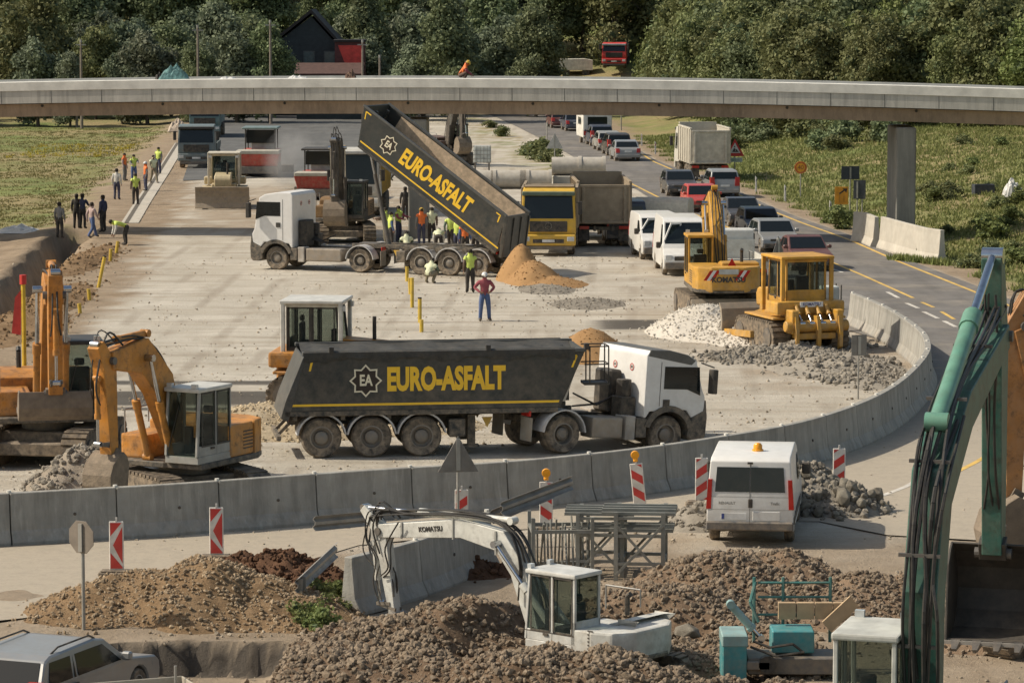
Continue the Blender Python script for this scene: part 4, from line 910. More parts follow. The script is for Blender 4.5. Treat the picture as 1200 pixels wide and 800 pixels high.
def car(label, col, loc, rz, style='hatch', L=4.2, Wd=1.74, Hh=1.45, group=None, name='car', cat='car', rails=False, plate=True, wn=18):
    pm = M('car_paint_' + col, CARCOL[col], .28, .25 if col in ('silver', 'champagne', 'grey') else 0, dust=.18, var=.05, spec=.6)
    o = thing(name, label, cat, loc, rz, group); f = L / 2; hw = Wd / 2; zb = .9 * Hh / 1.45; r = .31
    xa, xr = f - .82, -f + .78
    nose = [(f - .02, .32), (f, .5), (f - .03, .66), (f - .18, .76), (f - 1.05, zb - .0)]
    roofs = {'hatch': [(f - 1.1, zb), (f - 1.75, Hh - .06), (f - 2.1, Hh), (-f + .95, Hh - .02), (-f + .55, Hh - .12), (-f + .16, zb + .02), (-f + .06, .8)],
             'sedan': [(f - 1.15, zb), (f - 1.9, Hh - .06), (f - 2.3, Hh), (-f + 1.55, Hh - .03), (-f + 1.2, Hh - .1), (-f + .72, zb + .04), (-f + .1, zb - .01), (-f + .04, .8)],
             'wagon': [(f - 1.2, zb), (f - 1.9, Hh - .06), (f - 2.25, Hh), (-f + .6, Hh - .03), (-f + .38, Hh - .1), (-f + .08, zb + .02), (-f + .02, .8)],
             'suv': [(f - 1.0, zb + .08), (f - 1.6, Hh - .07), (f - 1.95, Hh), (-f + .45, Hh - .02), (-f + .28, Hh - .1), (-f + .1, zb + .06), (-f + .04, .8)]}[style]
    sill = [(-f, .55), (-f + .04, .3)]
    archs = [(xr - .36 + .36 - r * 1.2, .28)] if False else []
    def cut(c): return [(c + (r + .06) * cos(a), .3 + (r + .06) * sin(a)) for a in [pi - pi * i / 8 for i in range(9)]]
    prof = nose + roofs[1 if True else 0:] + sill + [(xr - r - .08, .22)] + cut(xr) + [(xa - r - .08, .22)] + cut(xa)
    prof = nose + [roofs[0]] + roofs[1:] + sill + [(xr - r - .08, .24)] + cut(xr) + cut(xa) + [(f - .2, .24)]
    bd = body_shell(prof, hw, .24, zb).o('body', pm, o, bev=.03)
    # glasshouse
    A = roofs[0]; Bq = roofs[1]; hwz = lambda z: hw - max(0, z - zb) * .24
    g = B(); g.panel([(A[0], -hwz(A[1]), A[1]), (A[0], hwz(A[1]), A[1]), (Bq[0], hwz(Bq[1]), Bq[1]), (Bq[0], -hwz(Bq[1]), Bq[1])], .05, .95, .08, .97, .012, .01); g.o('windshield', GLD, bd)
    k = 4 if style != 'sedan' else 4
    P1, P2 = (roofs[4], roofs[5]); ww = hwz(P1[1])
    g = B(); g.panel([(P2[0], hwz(P2[1]), P2[1]), (P2[0], -hwz(P2[1]), P2[1]), (P1[0], -ww, P1[1]), (P1[0], ww, P1[1])], .06, .94, .1, .95, .012, .01); g.o('rear_window', GLD, bd)
    zt = Hh - .13; zw = zb + .03
    xf0 = A[0] - .28; xf1 = Bq[0] - .12; xr0 = P2[0] + (.28 if style != 'sedan' else .22); xr1 = P1[0] + .12; mid = (xf1 + xr1) / 2 - .1
    for sy in (-1, 1):
        for (a0, a1, b0, b1) in ((xf0, mid + .04, xf1, mid + .04), (mid - .04, xr0 + (.0 if style == 'hatch' else .0), mid - .04, xr1)):
            segs = [(a0, a1, b0, b1)] if not (style in ('wagon',) and a0 == mid - .04) else [(mid - .04, -f + 1.25, mid - .04, -f + 1.3), (-f + 1.17, xr0, -f + 1.22, xr1)]
            for (p_, q_, s_, t_) in segs:
                y0 = hwz(zw) + .004; y1 = hwz(zt) + .004
                g = B(); v = [(p_, sy * y0, zw), (q_, sy * y0, zw), (t_, sy * y1, zt), (s_, sy * y1, zt)]
                g.hexa([(a[0], a[1] - sy * .01, a[2]) for a in v] + v); g.o('side_window', GLD, bd)
        g = B(); g.hexa([(f - .07, sy * (hw - .34), .56), (f - .16, sy * (hw - .04), .56), (f - .3, sy * (hw + .004), .6), (f - .2, sy * (hw - .35), .6), (f - .1, sy * (hw - .34), .72), (f - .2, sy * (hw - .04), .72), (f - .34, sy * (hw + .004), .74), (f - .25, sy * (hw - .35), .74)]).o('headlight', LENS, bd)
        g = B(); zz = {'suv': (.7, 1.2), 'wagon': (.68, 1.02)}.get(style, (.62, .92))
        g.hexa([(-f - .012, sy * (hw - .3), zz[0]), (-f + .1, sy * (hw - .3), zz[0]), (-f + .12, sy * (hw + .006), zz[0]), (-f - .0, sy * (hw + .006 - .03), zz[0]), (-f + .045, sy * (hw - .26), zz[1]), (-f + .12, sy * (hw - .26), zz[1]), (-f + .14, sy * (hw + .006), zz[1]), (-f + .06, sy * (hw - .02), zz[1])]).o('tail_light', REDL, bd)
        g = B(); g.bb(A[0] - .32, A[0] - .18, sy * (hw + .1) - .09, sy * (hw + .1) + .09, zw + .0, zw + .15); g.o('mirror', pm, bd, bev=.03)
        g = B()
        for xx in (mid - .15, mid - 1.0): g.bb(xx, xx + .16, sy * (hw + .012) - .012, sy * (hw + .012) + .012, zb - .1, zb - .07)
        g.o('door_handle', BLK, bd)
        if rails:
            g = B(); y = sy * (hwz(Hh) - .08); g.tube([(f - 2.1, y, Hh - .02), (f - 2.3, y, Hh + .06), (-f + 1.0, y, Hh + .05), (-f + .75, y, Hh - .03)], .018, 6); g.o('roof_rail', BLK, bd)
        for c in (xa, xr): wheel(o, c, sy * (hw - .1), r, .2, None, .62, wn, GRY)
    g = B(); g.bb(f - .06, f + .02, -hw + .08, hw - .08, .28, .46); g.o('front_bumper', BLK, bd, bev=.02)
    g = B(); g.bb(-f - .05, -f + .08, -hw + .05, hw - .05, .3, .52); g.o('rear_bumper', pm, bd, bev=.03)
    g = B(); g.bb(f - .02, f + .008, -.5, .5, .58, .68); g.o('grille', BLK, bd)
    if plate:
        g = B(); g.bb(-f - .03, -f - .015, -.26, .26, .66, .77); g.o('number_plate', PLATE, bd)
        g = B(); g.bb(f + .022, f + .03, -.26, .26, .36, .46); g.o('number_plate', PLATE, bd)
    return o
def van(label, loc, rz, L=4.8, Wd=1.9, Hh=1.97, col='white', group=None, beacon=False, detail=True, name='van', door_open=False, rearglass=True, sidewin=False):
    pm = M('car_paint_' + col, CARCOL[col], .28, 0, dust=.22, var=.05)
    o = thing(name, label, 'van', loc, rz, group); f = L / 2; hw = Wd / 2; r = .34; zb = 1.0
    xa, xr = f - .9, -f + 1.05
    def cut(c): return [(c + (r + .05) * cos(a), .32 + (r + .05) * sin(a)) for a in [pi - pi * i / 8 for i in range(9)]]
    prof = [(f, .4), (f, .7), (f - .1, .9), (f - .75, 1.12), (f - 1.45, Hh - .12), (f - 1.8, Hh - .02), (f - 2.2, Hh), (-f + .25, Hh - .01), (-f + .1, Hh - .08), (-f, 1.1), (-f, .4)] + [(xr - r - .1, .28)] + cut(xr) + cut(xa) + [(f - .2, .28)]
    bd = body_shell(prof, hw, .085, zb).o('body', pm, o, bev=.075, seg=3, smooth=True)
    hz = lambda z: hw - max(0, z - zb) * .085
    g = B(); g.panel([(f - .78, -hz(1.14), 1.14), (f - .78, hz(1.14), 1.14), (f - 1.44, hz(Hh - .13), Hh - .13), (f - 1.44, -hz(Hh - .13), Hh - .13)], .05, .95, .04, .95, .012, .01); g.o('windshield', GLD, bd)
    for sy in (-1, 1):
        z0, z1 = 1.12, Hh - .28
        def sw(x0, x1, x2, x3):
            v = [(x0, sy * (hz(z0) + .004), z0), (x1, sy * (hz(z0) + .004), z0), (x2, sy * (hz(z1) + .004), z1), (x3, sy * (hz(z1) + .004), z1)]
            B().hexa([(a[0], a[1] - sy * .01, a[2]) for a in v] + v).o('side_window', GLD, bd)
        sw(f - .95, f - 1.95, f - 1.95, f - 1.45)
        if sidewin: sw(f - 2.1, f - 3.1, f - 3.1, f - 2.1); sw(f - 3.2, -f + .3, -f + .35, f - 3.2)
        g = B(); g.bb(f - 1.1, f - .95, sy * (hw + .14) - .1, sy * (hw + .14) + .1, 1.12, 1.38); g.o('mirror', BLK, bd, bev=.03)
        g = B(); g.bb(f - .12, f + .01, sy * (hw - .2) - .14, sy * (hw - .2) + .14, .66, .9); g.o('headlight', LENS, bd, bev=.02)
        g = B(); g.hexa([(-f - .012, sy * (hz(.85) - .1), .85), (-f + .12, sy * (hz(.85) - .1), .85), (-f + .13, sy * (hz(.85) + .012), .85), (-f - .012, sy * (hz(.85) + .01), .85), (-f + .0, sy * (hz(1.5) - .08), 1.5), (-f + .1, sy * (hz(1.5) - .08), 1.5), (-f + .12, sy * (hz(1.5) + .012), 1.5), (-f + .0, sy * (hz(1.5) + .01), 1.5)]); g.o('tail_light', REDL, bd)
        for c in (xa, xr): wheel(o, c, sy * (hw - .12), r, .22, None, .6, 20, GRY)
    g = B(); g.bb(-f - .07, -f + .05, -hw - .01, hw + .01, .38, .58); g.o('rear_bumper', M('grey_bumper', (.09, .09, .09), .6, dust=.5), bd, bev=.03)
    g = B(); g.bb(f - .04, f + .06, -hw + .04, hw - .04, .3, .6); g.o('front_bumper', M('grey_bumper'), bd, bev=.03)
    g = B(); g.bb(f - .02, f + .012, -.5, .5, .66, .84); g.o('grille', BLK, bd)
    if rearglass:
        q = [(-f, hz(1.1) - .02, 1.1), (-f, -hz(1.1) + .02, 1.1), (-f + .1, -hz(Hh - .08) + .02, Hh - .08), (-f + .1, hz(Hh - .08) - .02, Hh - .08)]
        DG = M('tinted_rear_glass', (.008, .009, .01), .12, dust=.04, spec=.6)
        for u0, u1 in ((.08, .494), (.506, .92)): B().panel(q, u0, u1, .16, .84, .01, .008).o('rear_window', DG, bd)
        B().panel(q, .497, .503, -.75, .97, .006, .004).o('door_seam', BLK, bd)
    if detail:
        g = B(); g.bb(-f - .03, -f, -.06, .04, .88, 1.08); g.o('door_handle', BLK, bd, bev=.02)
        g = B(); g.bb(-f - .018, -f, .08, .62, .62, .76); pl = g.o('number_plate', PLATE, bd)
        g = B(); g.bb(-f - .02, -f - .016, .56, .62, .63, .75); g.o('plate_band', M('plate_blue', (.02, .06, .3), .5), pl)
        g = B(); g.bb(-f - .016, -f, -.66, -.06, .6, .8); g.o('plate_recess', pm, bd, bev=.01)
        text_mesh('maker_lettering', 'RENAULT', .085, GRY, bd, T(-f - .004, .5, .98) @ FACE['-x'], bold=.002)
        text_mesh('model_lettering', 'Trafic', .085, GRY, bd, T(-f - .004, -.55, .98) @ FACE['-x'], bold=.002)
        g = B(); g.bb(-f + .03, -f + .08, -.06, .06, Hh - .13, Hh - .09); g.o('brake_light', BLK, bd)
        for z_ in (.84, 1.12): B().panel([(-f, hw - .06, .6), (-f, -hw + .06, .6), (-f, -hw + .06, 1.6), (-f, hw - .06, 1.6)], .02, .98, z_ - .6 - .004, z_ - .6 + .004, .004, .003).o('panel_seam', GRY, bd)
        for sy in (-1, 1): g = B(); g.bb(-f + .2, f - .9, sy * (hw + .004) - .012, sy * (hw + .004) + .012, .5, .64); g.o('side_moulding', BLK, bd)
    if beacon:
        g = B(); g.lathe([(.13, 0), (.13, .04), (.1, .05), (.1, .13), (.06, .18), (0, .19)], (-f + 1.3, -.1, Hh - .01), n=14); g.o('beacon', AMB, bd, smooth=True)
    if door_open:
        a = R(62); xfm = T(f - .85, -hw, 0) @ RZ(pi + a) if False else T(f - .9, -hw - .02, 0) @ RZ(-a)
        g = B(xfm); g.bb(-1.0, 0, -.03, .03, .5, 1.15); g.bb(-1.0, -.92, -.03, .03, 1.15, Hh - .2); g.beam((0, 0, 1.15), (-.5, 0, Hh - .18), .05, .06); g.bb(-1.0, -.45, -.03, .03, Hh - .24, Hh - .17)
        dd = g.o('open_door', pm, bd); g = B(xfm); g.prism([(-.92, 1.15), (-.05, 1.15), (-.5, Hh - .25), (-.92, Hh - .25)], -.008, .008); g.o('pane', GL, dd)
    return o
# ---------------------------------------------------------------- rigid lorry
def lorry(label, loc, rz, col, body='tipper', bcol=None, L=7.6, Hc=2.9, Wd=2.45, group=None, name='dump_truck', cat='truck', grille=None, hb=3.0, star3=False, stripe=None, cabroof=None):
    pm = M('lorry_paint_%s' % name + str(col), col, .45, dust=.3, var=.08); bm_ = M('lorry_body_%s' % str(bcol), bcol or (.3, .29, .27), .6, dust=.45, var=.12)
    o = thing(name, label, cat, loc, rz, group); f = L / 2; hw = Wd / 2
    fr = B()
    for sy in (-1, 1): fr.bb(-f + .1, f - .5, sy * .42 - .05, sy * .42 + .05, .75, 1.0)
    for x in np.linspace(-f + .2, f - 2.2, 5): fr.bb(x, x + .1, -.9, .9, .8, .95)
    fr.o('frame', TRF, o)
    for x in (f - 1.35, -f + 2.2, -f + .95):
        for sy in (-1, 1): wheel(o, x, sy * (hw - .22), .52, .34 if x > 0 else .5)
    x0, x1 = f - 2.0, f; zt = Hc
    c = body_shell([(x0, 1.0), (x1 - 2 + .2, .95), (x1 - .1, .9), (x1, 1.3), (x1 - .03, 1.7), (x1 - .22, zt - .3), (x1 - .5, zt - .05), (x0 + .1, zt), (x0, zt - .1)], hw, .04, 1.7)
    cab = c.o('cab', pm, o, bev=.05, seg=2)
    g = B(); g.panel([(x1 - .035, -hw + .1, 1.72), (x1 - .035, hw - .1, 1.72), (x1 - .215, hw - .16, zt - .32), (x1 - .215, -hw + .16, zt - .32)], .0, 1, 0, 1, .014, .01); g.o('windshield', GLD, cab)
    dk = B(); dk.bb(x1 - .28, x1 + .02, -hw + .03, hw - .03, zt - .3, zt - .12); dk.o('sun_visor', BLK if cabroof is None else M('visor' + str(cabroof), cabroof, .5, dust=.3), cab, bev=.03)
    g = B(); g.bb(x1 - .02, x1 + .03, -.85, .85, 1.12, 1.6); gr_ = g.o('grille', grille or BLK, cab, bev=.02)
    if star3:
        g = B(); g.lathe([(.16, x1 + .034), (.16, x1 + .045), (.135, x1 + .045), (.135, x1 + .034)], (0, 0, 1.38), 'x', 20)
        for k in range(3): a = pi / 2 + k * 2 * pi / 3; g.beam((x1 + .04, 0, 1.38), (x1 + .04, .15 * cos(a), 1.38 + .15 * sin(a)), .03, .012)
        g.o('round_emblem', CHR, gr_)
    g = B(); g.bb(x1 - .15, x1 + .1, -hw - .01, hw + .01, .5, 1.0); bp2 = g.o('bumper', pm, o, bev=.05)
    g = B(); g.bb(x1 + .1, x1 + .11, -.7, .7, .62, .8); g.o('bumper_vent', BLK, bp2); g = B(); g.bb(x1 + .112, x1 + .122, -.28, .28, .66, .78); g.o('number_plate', PLATE, bp2)
    g = B(); g.bb(x1 - .1, x1 + .06, -hw + .15, hw - .15, .32, .48); g.o('bumper_step', STL, bp2)
    for sy in (-1, 1):
        g = B(); g.bb(x1 + .08, x1 + .115, sy * (hw - .22) - .16, sy * (hw - .22) + .16, .7, .9); g.o('headlight', LENS, bp2, bev=.02)
        g = B(); g.bb(x1 - .12, x1 + .1, sy * (hw + .2) - .1, sy * (hw + .2) + .1, 1.9, 2.5); g.beam((x1 - .1, sy * hw, 2.45), (x1, sy * (hw + .2), 2.45), .04, .04); g.o('mirror', BLK, cab, bev=.03)
        y = sy * (hw - .025); v = [(x1 - .3, y, 1.75), (x1 - 1.35, y, 1.75), (x1 - 1.35, sy * (hw - .045), zt - .45), (x1 - .5, sy * (hw - .045), zt - .45)]
        g = B(); g.hexa([(a[0], a[1] - sy * .01, a[2]) for a in v] + [(a[0], a[1] + sy * .02, a[2]) for a in v]); g.o('side_window', GLD, cab)
        g = B(); g.bb(-f - .03, -f + .02, sy * (hw - .3) - .22, sy * (hw - .3) + .22, .85, 1.0); g.o('tail_light', REDL, o)
        g = B(); g.bb(-f + .1, -f + .13, sy * (hw - .3) - .25, sy * (hw - .3) + .25, .3, .85); g.o('mud_flap', BLK, o)
    bx1 = f - 2.15
    if body == 'tipper':
        for sy in (-1, 1):
            g = B(); g.prism([(-f, 1.1), (bx1, 1.1), (bx1, hb), (-f - .12, hb - .05)], sy * (hw) - .04, sy * (hw) + .04)
            for k in range(6): x = -f + .3 + k * (bx1 + f - .6) / 5; g.bb(x - .05, x + .05, min(sy * (hw + .04), sy * (hw + .1)), max(sy * (hw + .04), sy * (hw + .1)), 1.15, hb - .08)
            g.bb(-f - .1, bx1, sy * hw - .07, sy * hw + .07, hb - .1, hb); g.o('side_wall', bm_, o, bev=.01)
        g = B(); g.bb(-f, bx1, -hw + .04, hw - .04, 1.1, 1.2); g.bb(bx1 - .06, bx1, -hw + .04, hw - .04, 1.2, hb + .15); g.bb(bx1, bx1 + .9, -hw + .1, hw - .1, hb + .05, hb + .12); g.o('bed', bm_, o)
        g = B(); g.hexa([(-f - .02, -hw + .05, 1.12), (-f + .04, -hw + .05, 1.12), (-f + .04, hw - .05, 1.12), (-f - .02, hw - .05, 1.12), (-f - .14, -hw + .05, hb - .2), (-f - .08, -hw + .05, hb - .2), (-f - .08, hw - .05, hb - .2), (-f - .14, hw - .05, hb - .2)])
        for yy in (-hw + .25, hw - .25): g.bb(-f - .18, -f - .06, yy - .07, yy + .07, 1.15, hb - .25)
        g.bb(-f - .18, -f - .05, -hw + .05, hw - .05, hb - .28, hb - .16); g.bb(-f - .12, -f, -hw + .05, hw - .05, 1.12, 1.24); g.o('tailgate', M('tailgate_' + str(bcol), tuple(c * 1.1 for c in (bcol or (.3, .29, .27))), .6, dust=.4), o, bev=.01)
    elif body in ('box', 'tarp'):
        n = 9; top = [(-hw + 2 * hw * i / n, hb + (.3 * sin(pi * i / n) ** .6 if body == 'tarp' else 0)) for i in range(n + 1)]
        g = B(); g.prism([(-hw, 1.1)] + top + [(hw, 1.1)], -f, bx1, 'x'); g.o('tarp_cover' if body == 'tarp' else 'box_body', bm_, o, bev=.03, smooth=(body == 'tarp'))
    elif body == 'flat':
        g = B(); g.bb(-f, bx1, -hw, hw, 1.05, 1.2); g.bb(bx1 - .06, bx1, -hw, hw, 1.2, 2.3)
        for sy in (-1, 1): g.bb(-f, bx1, sy * hw - .03, sy * hw + .03, 1.2, 1.6)
        g.bb(-f - .03, -f + .03, -hw, hw, 1.2, 1.6); g.o('flatbed', bm_, o)
    if stripe:
        g = B(); g.bb(-f + .1, bx1 - .1, -hw - .06, -hw - .045, 1.6, 2.0); g.o('side_stripe', stripe, o)
    return o
# ================================================================ construction machines
YLW = (.52, .27, .03)
def stadium(L, h, n=8):
    r = h / 2; return arc(L / 2 - r, r, r, -pi / 2, pi / 2, n) + arc(-L / 2 + r, r, r, pi / 2, 3 * pi / 2, n)
def track(root, xf, y, L=3.6, h=.85, wd=.55, mat=None, sz=1):
    b = B(xf); ps = stadium(L, h); b.prism(ps, y - wd / 2, y + wd / 2)
    # grouser plates around the loop
    per = []; 
    for i in range(len(ps)):
        p, q = Vector(ps[i]), Vector(ps[(i + 1) % len(ps)]); d = (q - p).length; k = max(1, round(d / .19))
        for j in range(k): per.append((p.lerp(q, (j + .5) / k), (q - p).normalized()))
    for c, d in per:
        n = Vector((d.y, -d.x)); a = c + n * .03
        rot = Matrix(((d.x, 0, -n.x * -1), (0, 1, 0), (d.y, 0, -n.y * -1)))
        b.box((a.x, y, a.y), (.13, wd + .03, .07), rot)
    t = b.o('track', mat or M('track_steel', (.075, .065, .055), .7, .4, dust=.9, zlo=.3, zhi=1.5), root)
    r = B(xf)
    s = 1 if y > 0 else -1
    for i in range(5): r = B(xf); x = -L / 2 + .6 + i * (L - 1.2) / 4; r.cyl((x, y + s * wd * .5, .2), (x, y + s * (wd * .5 + .03), .2), .13, n=10); r.o('roller', STL, t)
    for x in (-L / 2 + h / 2, L / 2 - h / 2): r = B(xf); r.cyl((x, y + s * wd * .5, h / 2), (x, y + s * (wd * .5 + .04), h / 2), h * .34, n=16); r.o('sprocket', STL, t)
def hyd(root, p0, p1, r=.06, frac=.55, mat=None, name='hydraulic_cylinder'):
    p0 = Vector(p0); p1 = Vector(p1); d = p1 - p0
    c = B(); c.cyl(p0, p0 + d * frac, r, n=12); c.cyl(p0 + d * (frac - .06), p0 + d * (frac + .02), r * 1.2, n=12); c.cyl(p0 - Vector((0, r * 1.3, 0)), p0 + Vector((0, r * 1.3, 0)), r * 1.1, n=10)
    h = c.o(name, mat or GRY, root, smooth=True); c = B(); c.cyl(p0 + d * frac, p1, r * .55, n=10); c.cyl(p1 - Vector((0, r * 1.3, 0)), p1 + Vector((0, r * 1.3, 0)), r, n=10); c.o('rod', CHR, h, smooth=True); return h
def plateline(pts, hs):
    """polygon around a polyline with the given half heights"""
    P = [Vector((p[0], p[1])) for p in pts]; up = []; dn = []
    for i, p in enumerate(P):
        d = (P[min(i + 1, len(P) - 1)] - P[max(i - 1, 0)]).normalized(); n = Vector((-d.y, d.x)); up.append(tuple(p + n * hs[i])); dn.append(tuple(p - n * hs[i]))
    return up + dn[::-1]
def bucket(root, piv, ang, wd=1.2, s=1.0, mat=None, teeth=5, name='bucket', yoff=0.):
    xf = T(piv[0], yoff, piv[1]) @ RY(-ang)
    # local outline: pivot at origin, mouth towards +x, belly below
    out = [(-.08, .12), (-.2, -.1), (-.28, -.45), (-.2, -.8), (.02, -1.05), (.35, -1.15), (.72, -1.08), (.95, -.95)]
    out = [(-a * s, b * s) for a, b in out]; inn = [(a * .93 - .03 * s, b * .93 + .0) for a, b in out]
    b = B(xf); b.prism(out + inn[::-1], -wd / 2, wd / 2)
    side = out + [(-.95 * s, -.9 * s), (-.35 * s, .02 * s), (-.1 * s, .12 * s)]
    for sy in (-1, 1): b.prism(side, sy * wd / 2 - .02, sy * wd / 2 + .02)
    b.bb(-.1 * s, .12 * s, -.22, .22, -.06 * s, .22 * s)
    bk = b.o(name, mat or SOIL, root, bev=.008)
    ce = B(xf); ce.hexa([(-.99 * s, -wd / 2 - .03, -.93 * s), (-.78 * s, -wd / 2 - .03, -1.07 * s), (-.78 * s, wd / 2 + .03, -1.07 * s), (-.99 * s, wd / 2 + .03, -.93 * s), (-.97 * s, -wd / 2 - .03, -.88 * s), (-.74 * s, -wd / 2 - .03, -1.0 * s), (-.74 * s, wd / 2 + .03, -1.0 * s), (-.97 * s, wd / 2 + .03, -.88 * s)]); ce.o('cutting_edge', M('worn_edge', (.42, .40, .37), .45, .4, dust=.35), bk)
    for i in range(teeth):
        y = -wd / 2 + wd * (i + .5) / teeth; t = B(xf); a = Vector((.93 * s, -.965 * s)); 
        t.hexa([(-a.x + .14, y - .075, a.y - .09), (-a.x + .0, y - .075, a.y + .09), (-a.x + .0, y + .075, a.y + .09), (-a.x + .14, y + .075, a.y - .09), (-a.x - .24, y - .04, a.y + .03), (-a.x - .24, y - .04, a.y + .08), (-a.x - .24, y + .04, a.y + .08), (-a.x - .24, y + .04, a.y + .03)]); t.o('tooth', STL, bk)
    return bk
def hoses(root, pts, n=4, r=.022, spread=.09, sag=.0, yoff=0.):
    b = B()
    for k in range(n):
        y = yoff + (k - (n - 1) / 2) * spread; q = []
        for i, (x, z) in enumerate(pts): q.append((x + random.uniform(-.05, .05), y + random.uniform(-.06, .06), z + random.uniform(-.05, .05) - (sag if 0 < i < len(pts) - 1 else 0)))
        # smooth curve through the points
        P = [Vector(p) for p in q]; sm = []
        for i in range(len(P) - 1):
            a, b_, c, d = P[max(i - 1, 0)], P[i], P[i + 1], P[min(i + 2, len(P) - 1)]
            for j in range(5): t = j / 5; sm.append(.5 * ((2 * b_) + (c - a) * t + (2 * a - 5 * b_ + 4 * c - d) * t * t + (3 * b_ - a - 3 * c + d) * t ** 3))
        sm.append(P[-1]); b.tube(sm, r * random.uniform(.7, 1.15), 6)
    return b.o('hoses', HOSE, root)
def cab_box(root, x0, x1, y0, y1, z0, z1, mat, roof=None, lean=.12, low=.35, seat=True, post=.07, glassm=None, grille=False, name='cab', ht=None):
    gm = glassm or GL
    b = B(); b.bb(x0, x1, y0, y1, z0, z0 + low * .5)
    xb = x1 - lean
    for (xa, xt) in ((x0, x0), (x1, xb)):
        for y in (y0, y1):
            s = 1 if y == y1 else -1
            b.hexa([(xa - post / 2, y - s * post, z0 + low * .5), (xa + post / 2, y - s * post, z0 + low * .5), (xa + post / 2, y, z0 + low * .5), (xa - post / 2, y, z0 + low * .5), (xt - post / 2, y - s * post, z1 - .1), (xt + post / 2, y - s * post, z1 - .1), (xt + post / 2, y, z1 - .1), (xt - post / 2, y, z1 - .1)])
    xm = x0 + (x1 - x0) * .45
    for y in (y0, y1):
        s = 1 if y == y1 else -1; b.bb(xm - post / 2, xm + post / 2, min(y, y - s * post), max(y, y - s * post), z0 + low * .5, z1 - .1)
        b.bb(x0, x1 - .05, min(y, y - s * post), max(y, y - s * post), z0 + low * .5, z0 + low * 1.2)
    b.bb(x0 - post / 2, x0 + post / 2, y0, y1, z0 + low * .5, z0 + low * 2.0)
    c = b.o(name, mat, root, bev=.012)
    r = B(); r.bb(x0 - .06, xb + .1, y0 - .03, y1 + .03, z1 - .1, z1); r.o('roof', roof or mat, c, bev=.03, seg=2)
    def pane(v, n='window'):
        a = Vector(v[1]) - Vector(v[0]); q = Vector(v[3]) - Vector(v[0]); nn_ = a.cross(q).normalized() * .006
        B().hexa([tuple(Vector(p) - nn_) for p in v] + [tuple(Vector(p) + nn_) for p in v]).o(n, gm, c)
    zl = z0 + low * 1.2; e = post * .5
    for y, s in ((y0, -1), (y1, 1)):      # rubber seals round the side panes
        for xa, xb_ in ((x0 + e, xm - e), (xm + e, xb - e)):
            ss = B(); t_ = .035; yy0, yy1 = min(y, y + s * .008), max(y, y + s * .008)
            ss.bb(xa, xa + t_, yy0, yy1, zl, z1 - .11); ss.bb(xb_ - t_, xb_, yy0, yy1, zl, z1 - .11); ss.bb(xa, xb_, yy0, yy1, zl - .03, zl + .01); ss.bb(xa, xb_, yy0, yy1, z1 - .15, z1 - .11); ss.o('window_seal', BLK, c)
    ss = B(); ss.bb(xm + .1, xm + .24, y1 + .002, y1 + .03, z0 + low * .9, z0 + low * .9 + .05); ss.o('door_handle', BLK, c)
    for yy in (y0 + .12, y1 - .12): ss = B(); ss.bb(xb + .0, xb + .1, yy - .07, yy + .07, z1 - .0, z1 + .1); ss.o('work_light', LENS, c)
    ss = B(); ss.tube([(x1 + .02, y0 + .1, z0 + .3), (xb + (x1 - xb) * .4, y0 + .35, z0 + (z1 - z0) * .75)], .012, 5); ss.o('wiper', BLK, c)
    for y in (y0 + .02, y1 - .02):
        pane([(x0 + e, y, zl), (xm - e, y, zl), (xm - e, y, z1 - .1), (x0 + e, y, z1 - .1)]); pane([(xm + e, y, zl), (x1 - e, y, zl), (xb - e, y, z1 - .1), (xm + e, y, z1 - .1)])
    pane([(x1, y0 + post, z0 + low * .5), (x1, y1 - post, z0 + low * .5), (xb, y1 - post, z1 - .1), (xb, y0 + post, z1 - .1)], 'windshield')
    pane([(x0, y0 + post, z0 + low * 2), (x0, y1 - post, z0 + low * 2), (x0, y1 - post, z1 - .1), (x0, y0 + post, z1 - .1)], 'rear_window')
    if seat:
        s = B(); ym = (y0 + y1) / 2; xs = x0 + (x1 - x0) * .35; s.bb(xs - .2, xs + .25, ym - .24, ym + .24, z0 + .3, z0 + .5); s.bb(xs - .3, xs - .18, ym - .24, ym + .24, z0 + .45, z0 + 1.05); s.bb(xs - .3, xs - .18, ym - .12, ym + .12, z0 + 1.08, z0 + 1.25)
        s.bb(x1 - .4, x1 - .25, ym - .1, ym + .1, z0 + .2, z0 + .85); s.o('seat', SEAT, c, bev=.03)
    return c
def name_clean(c): return min(c) > .3 or c == YLW
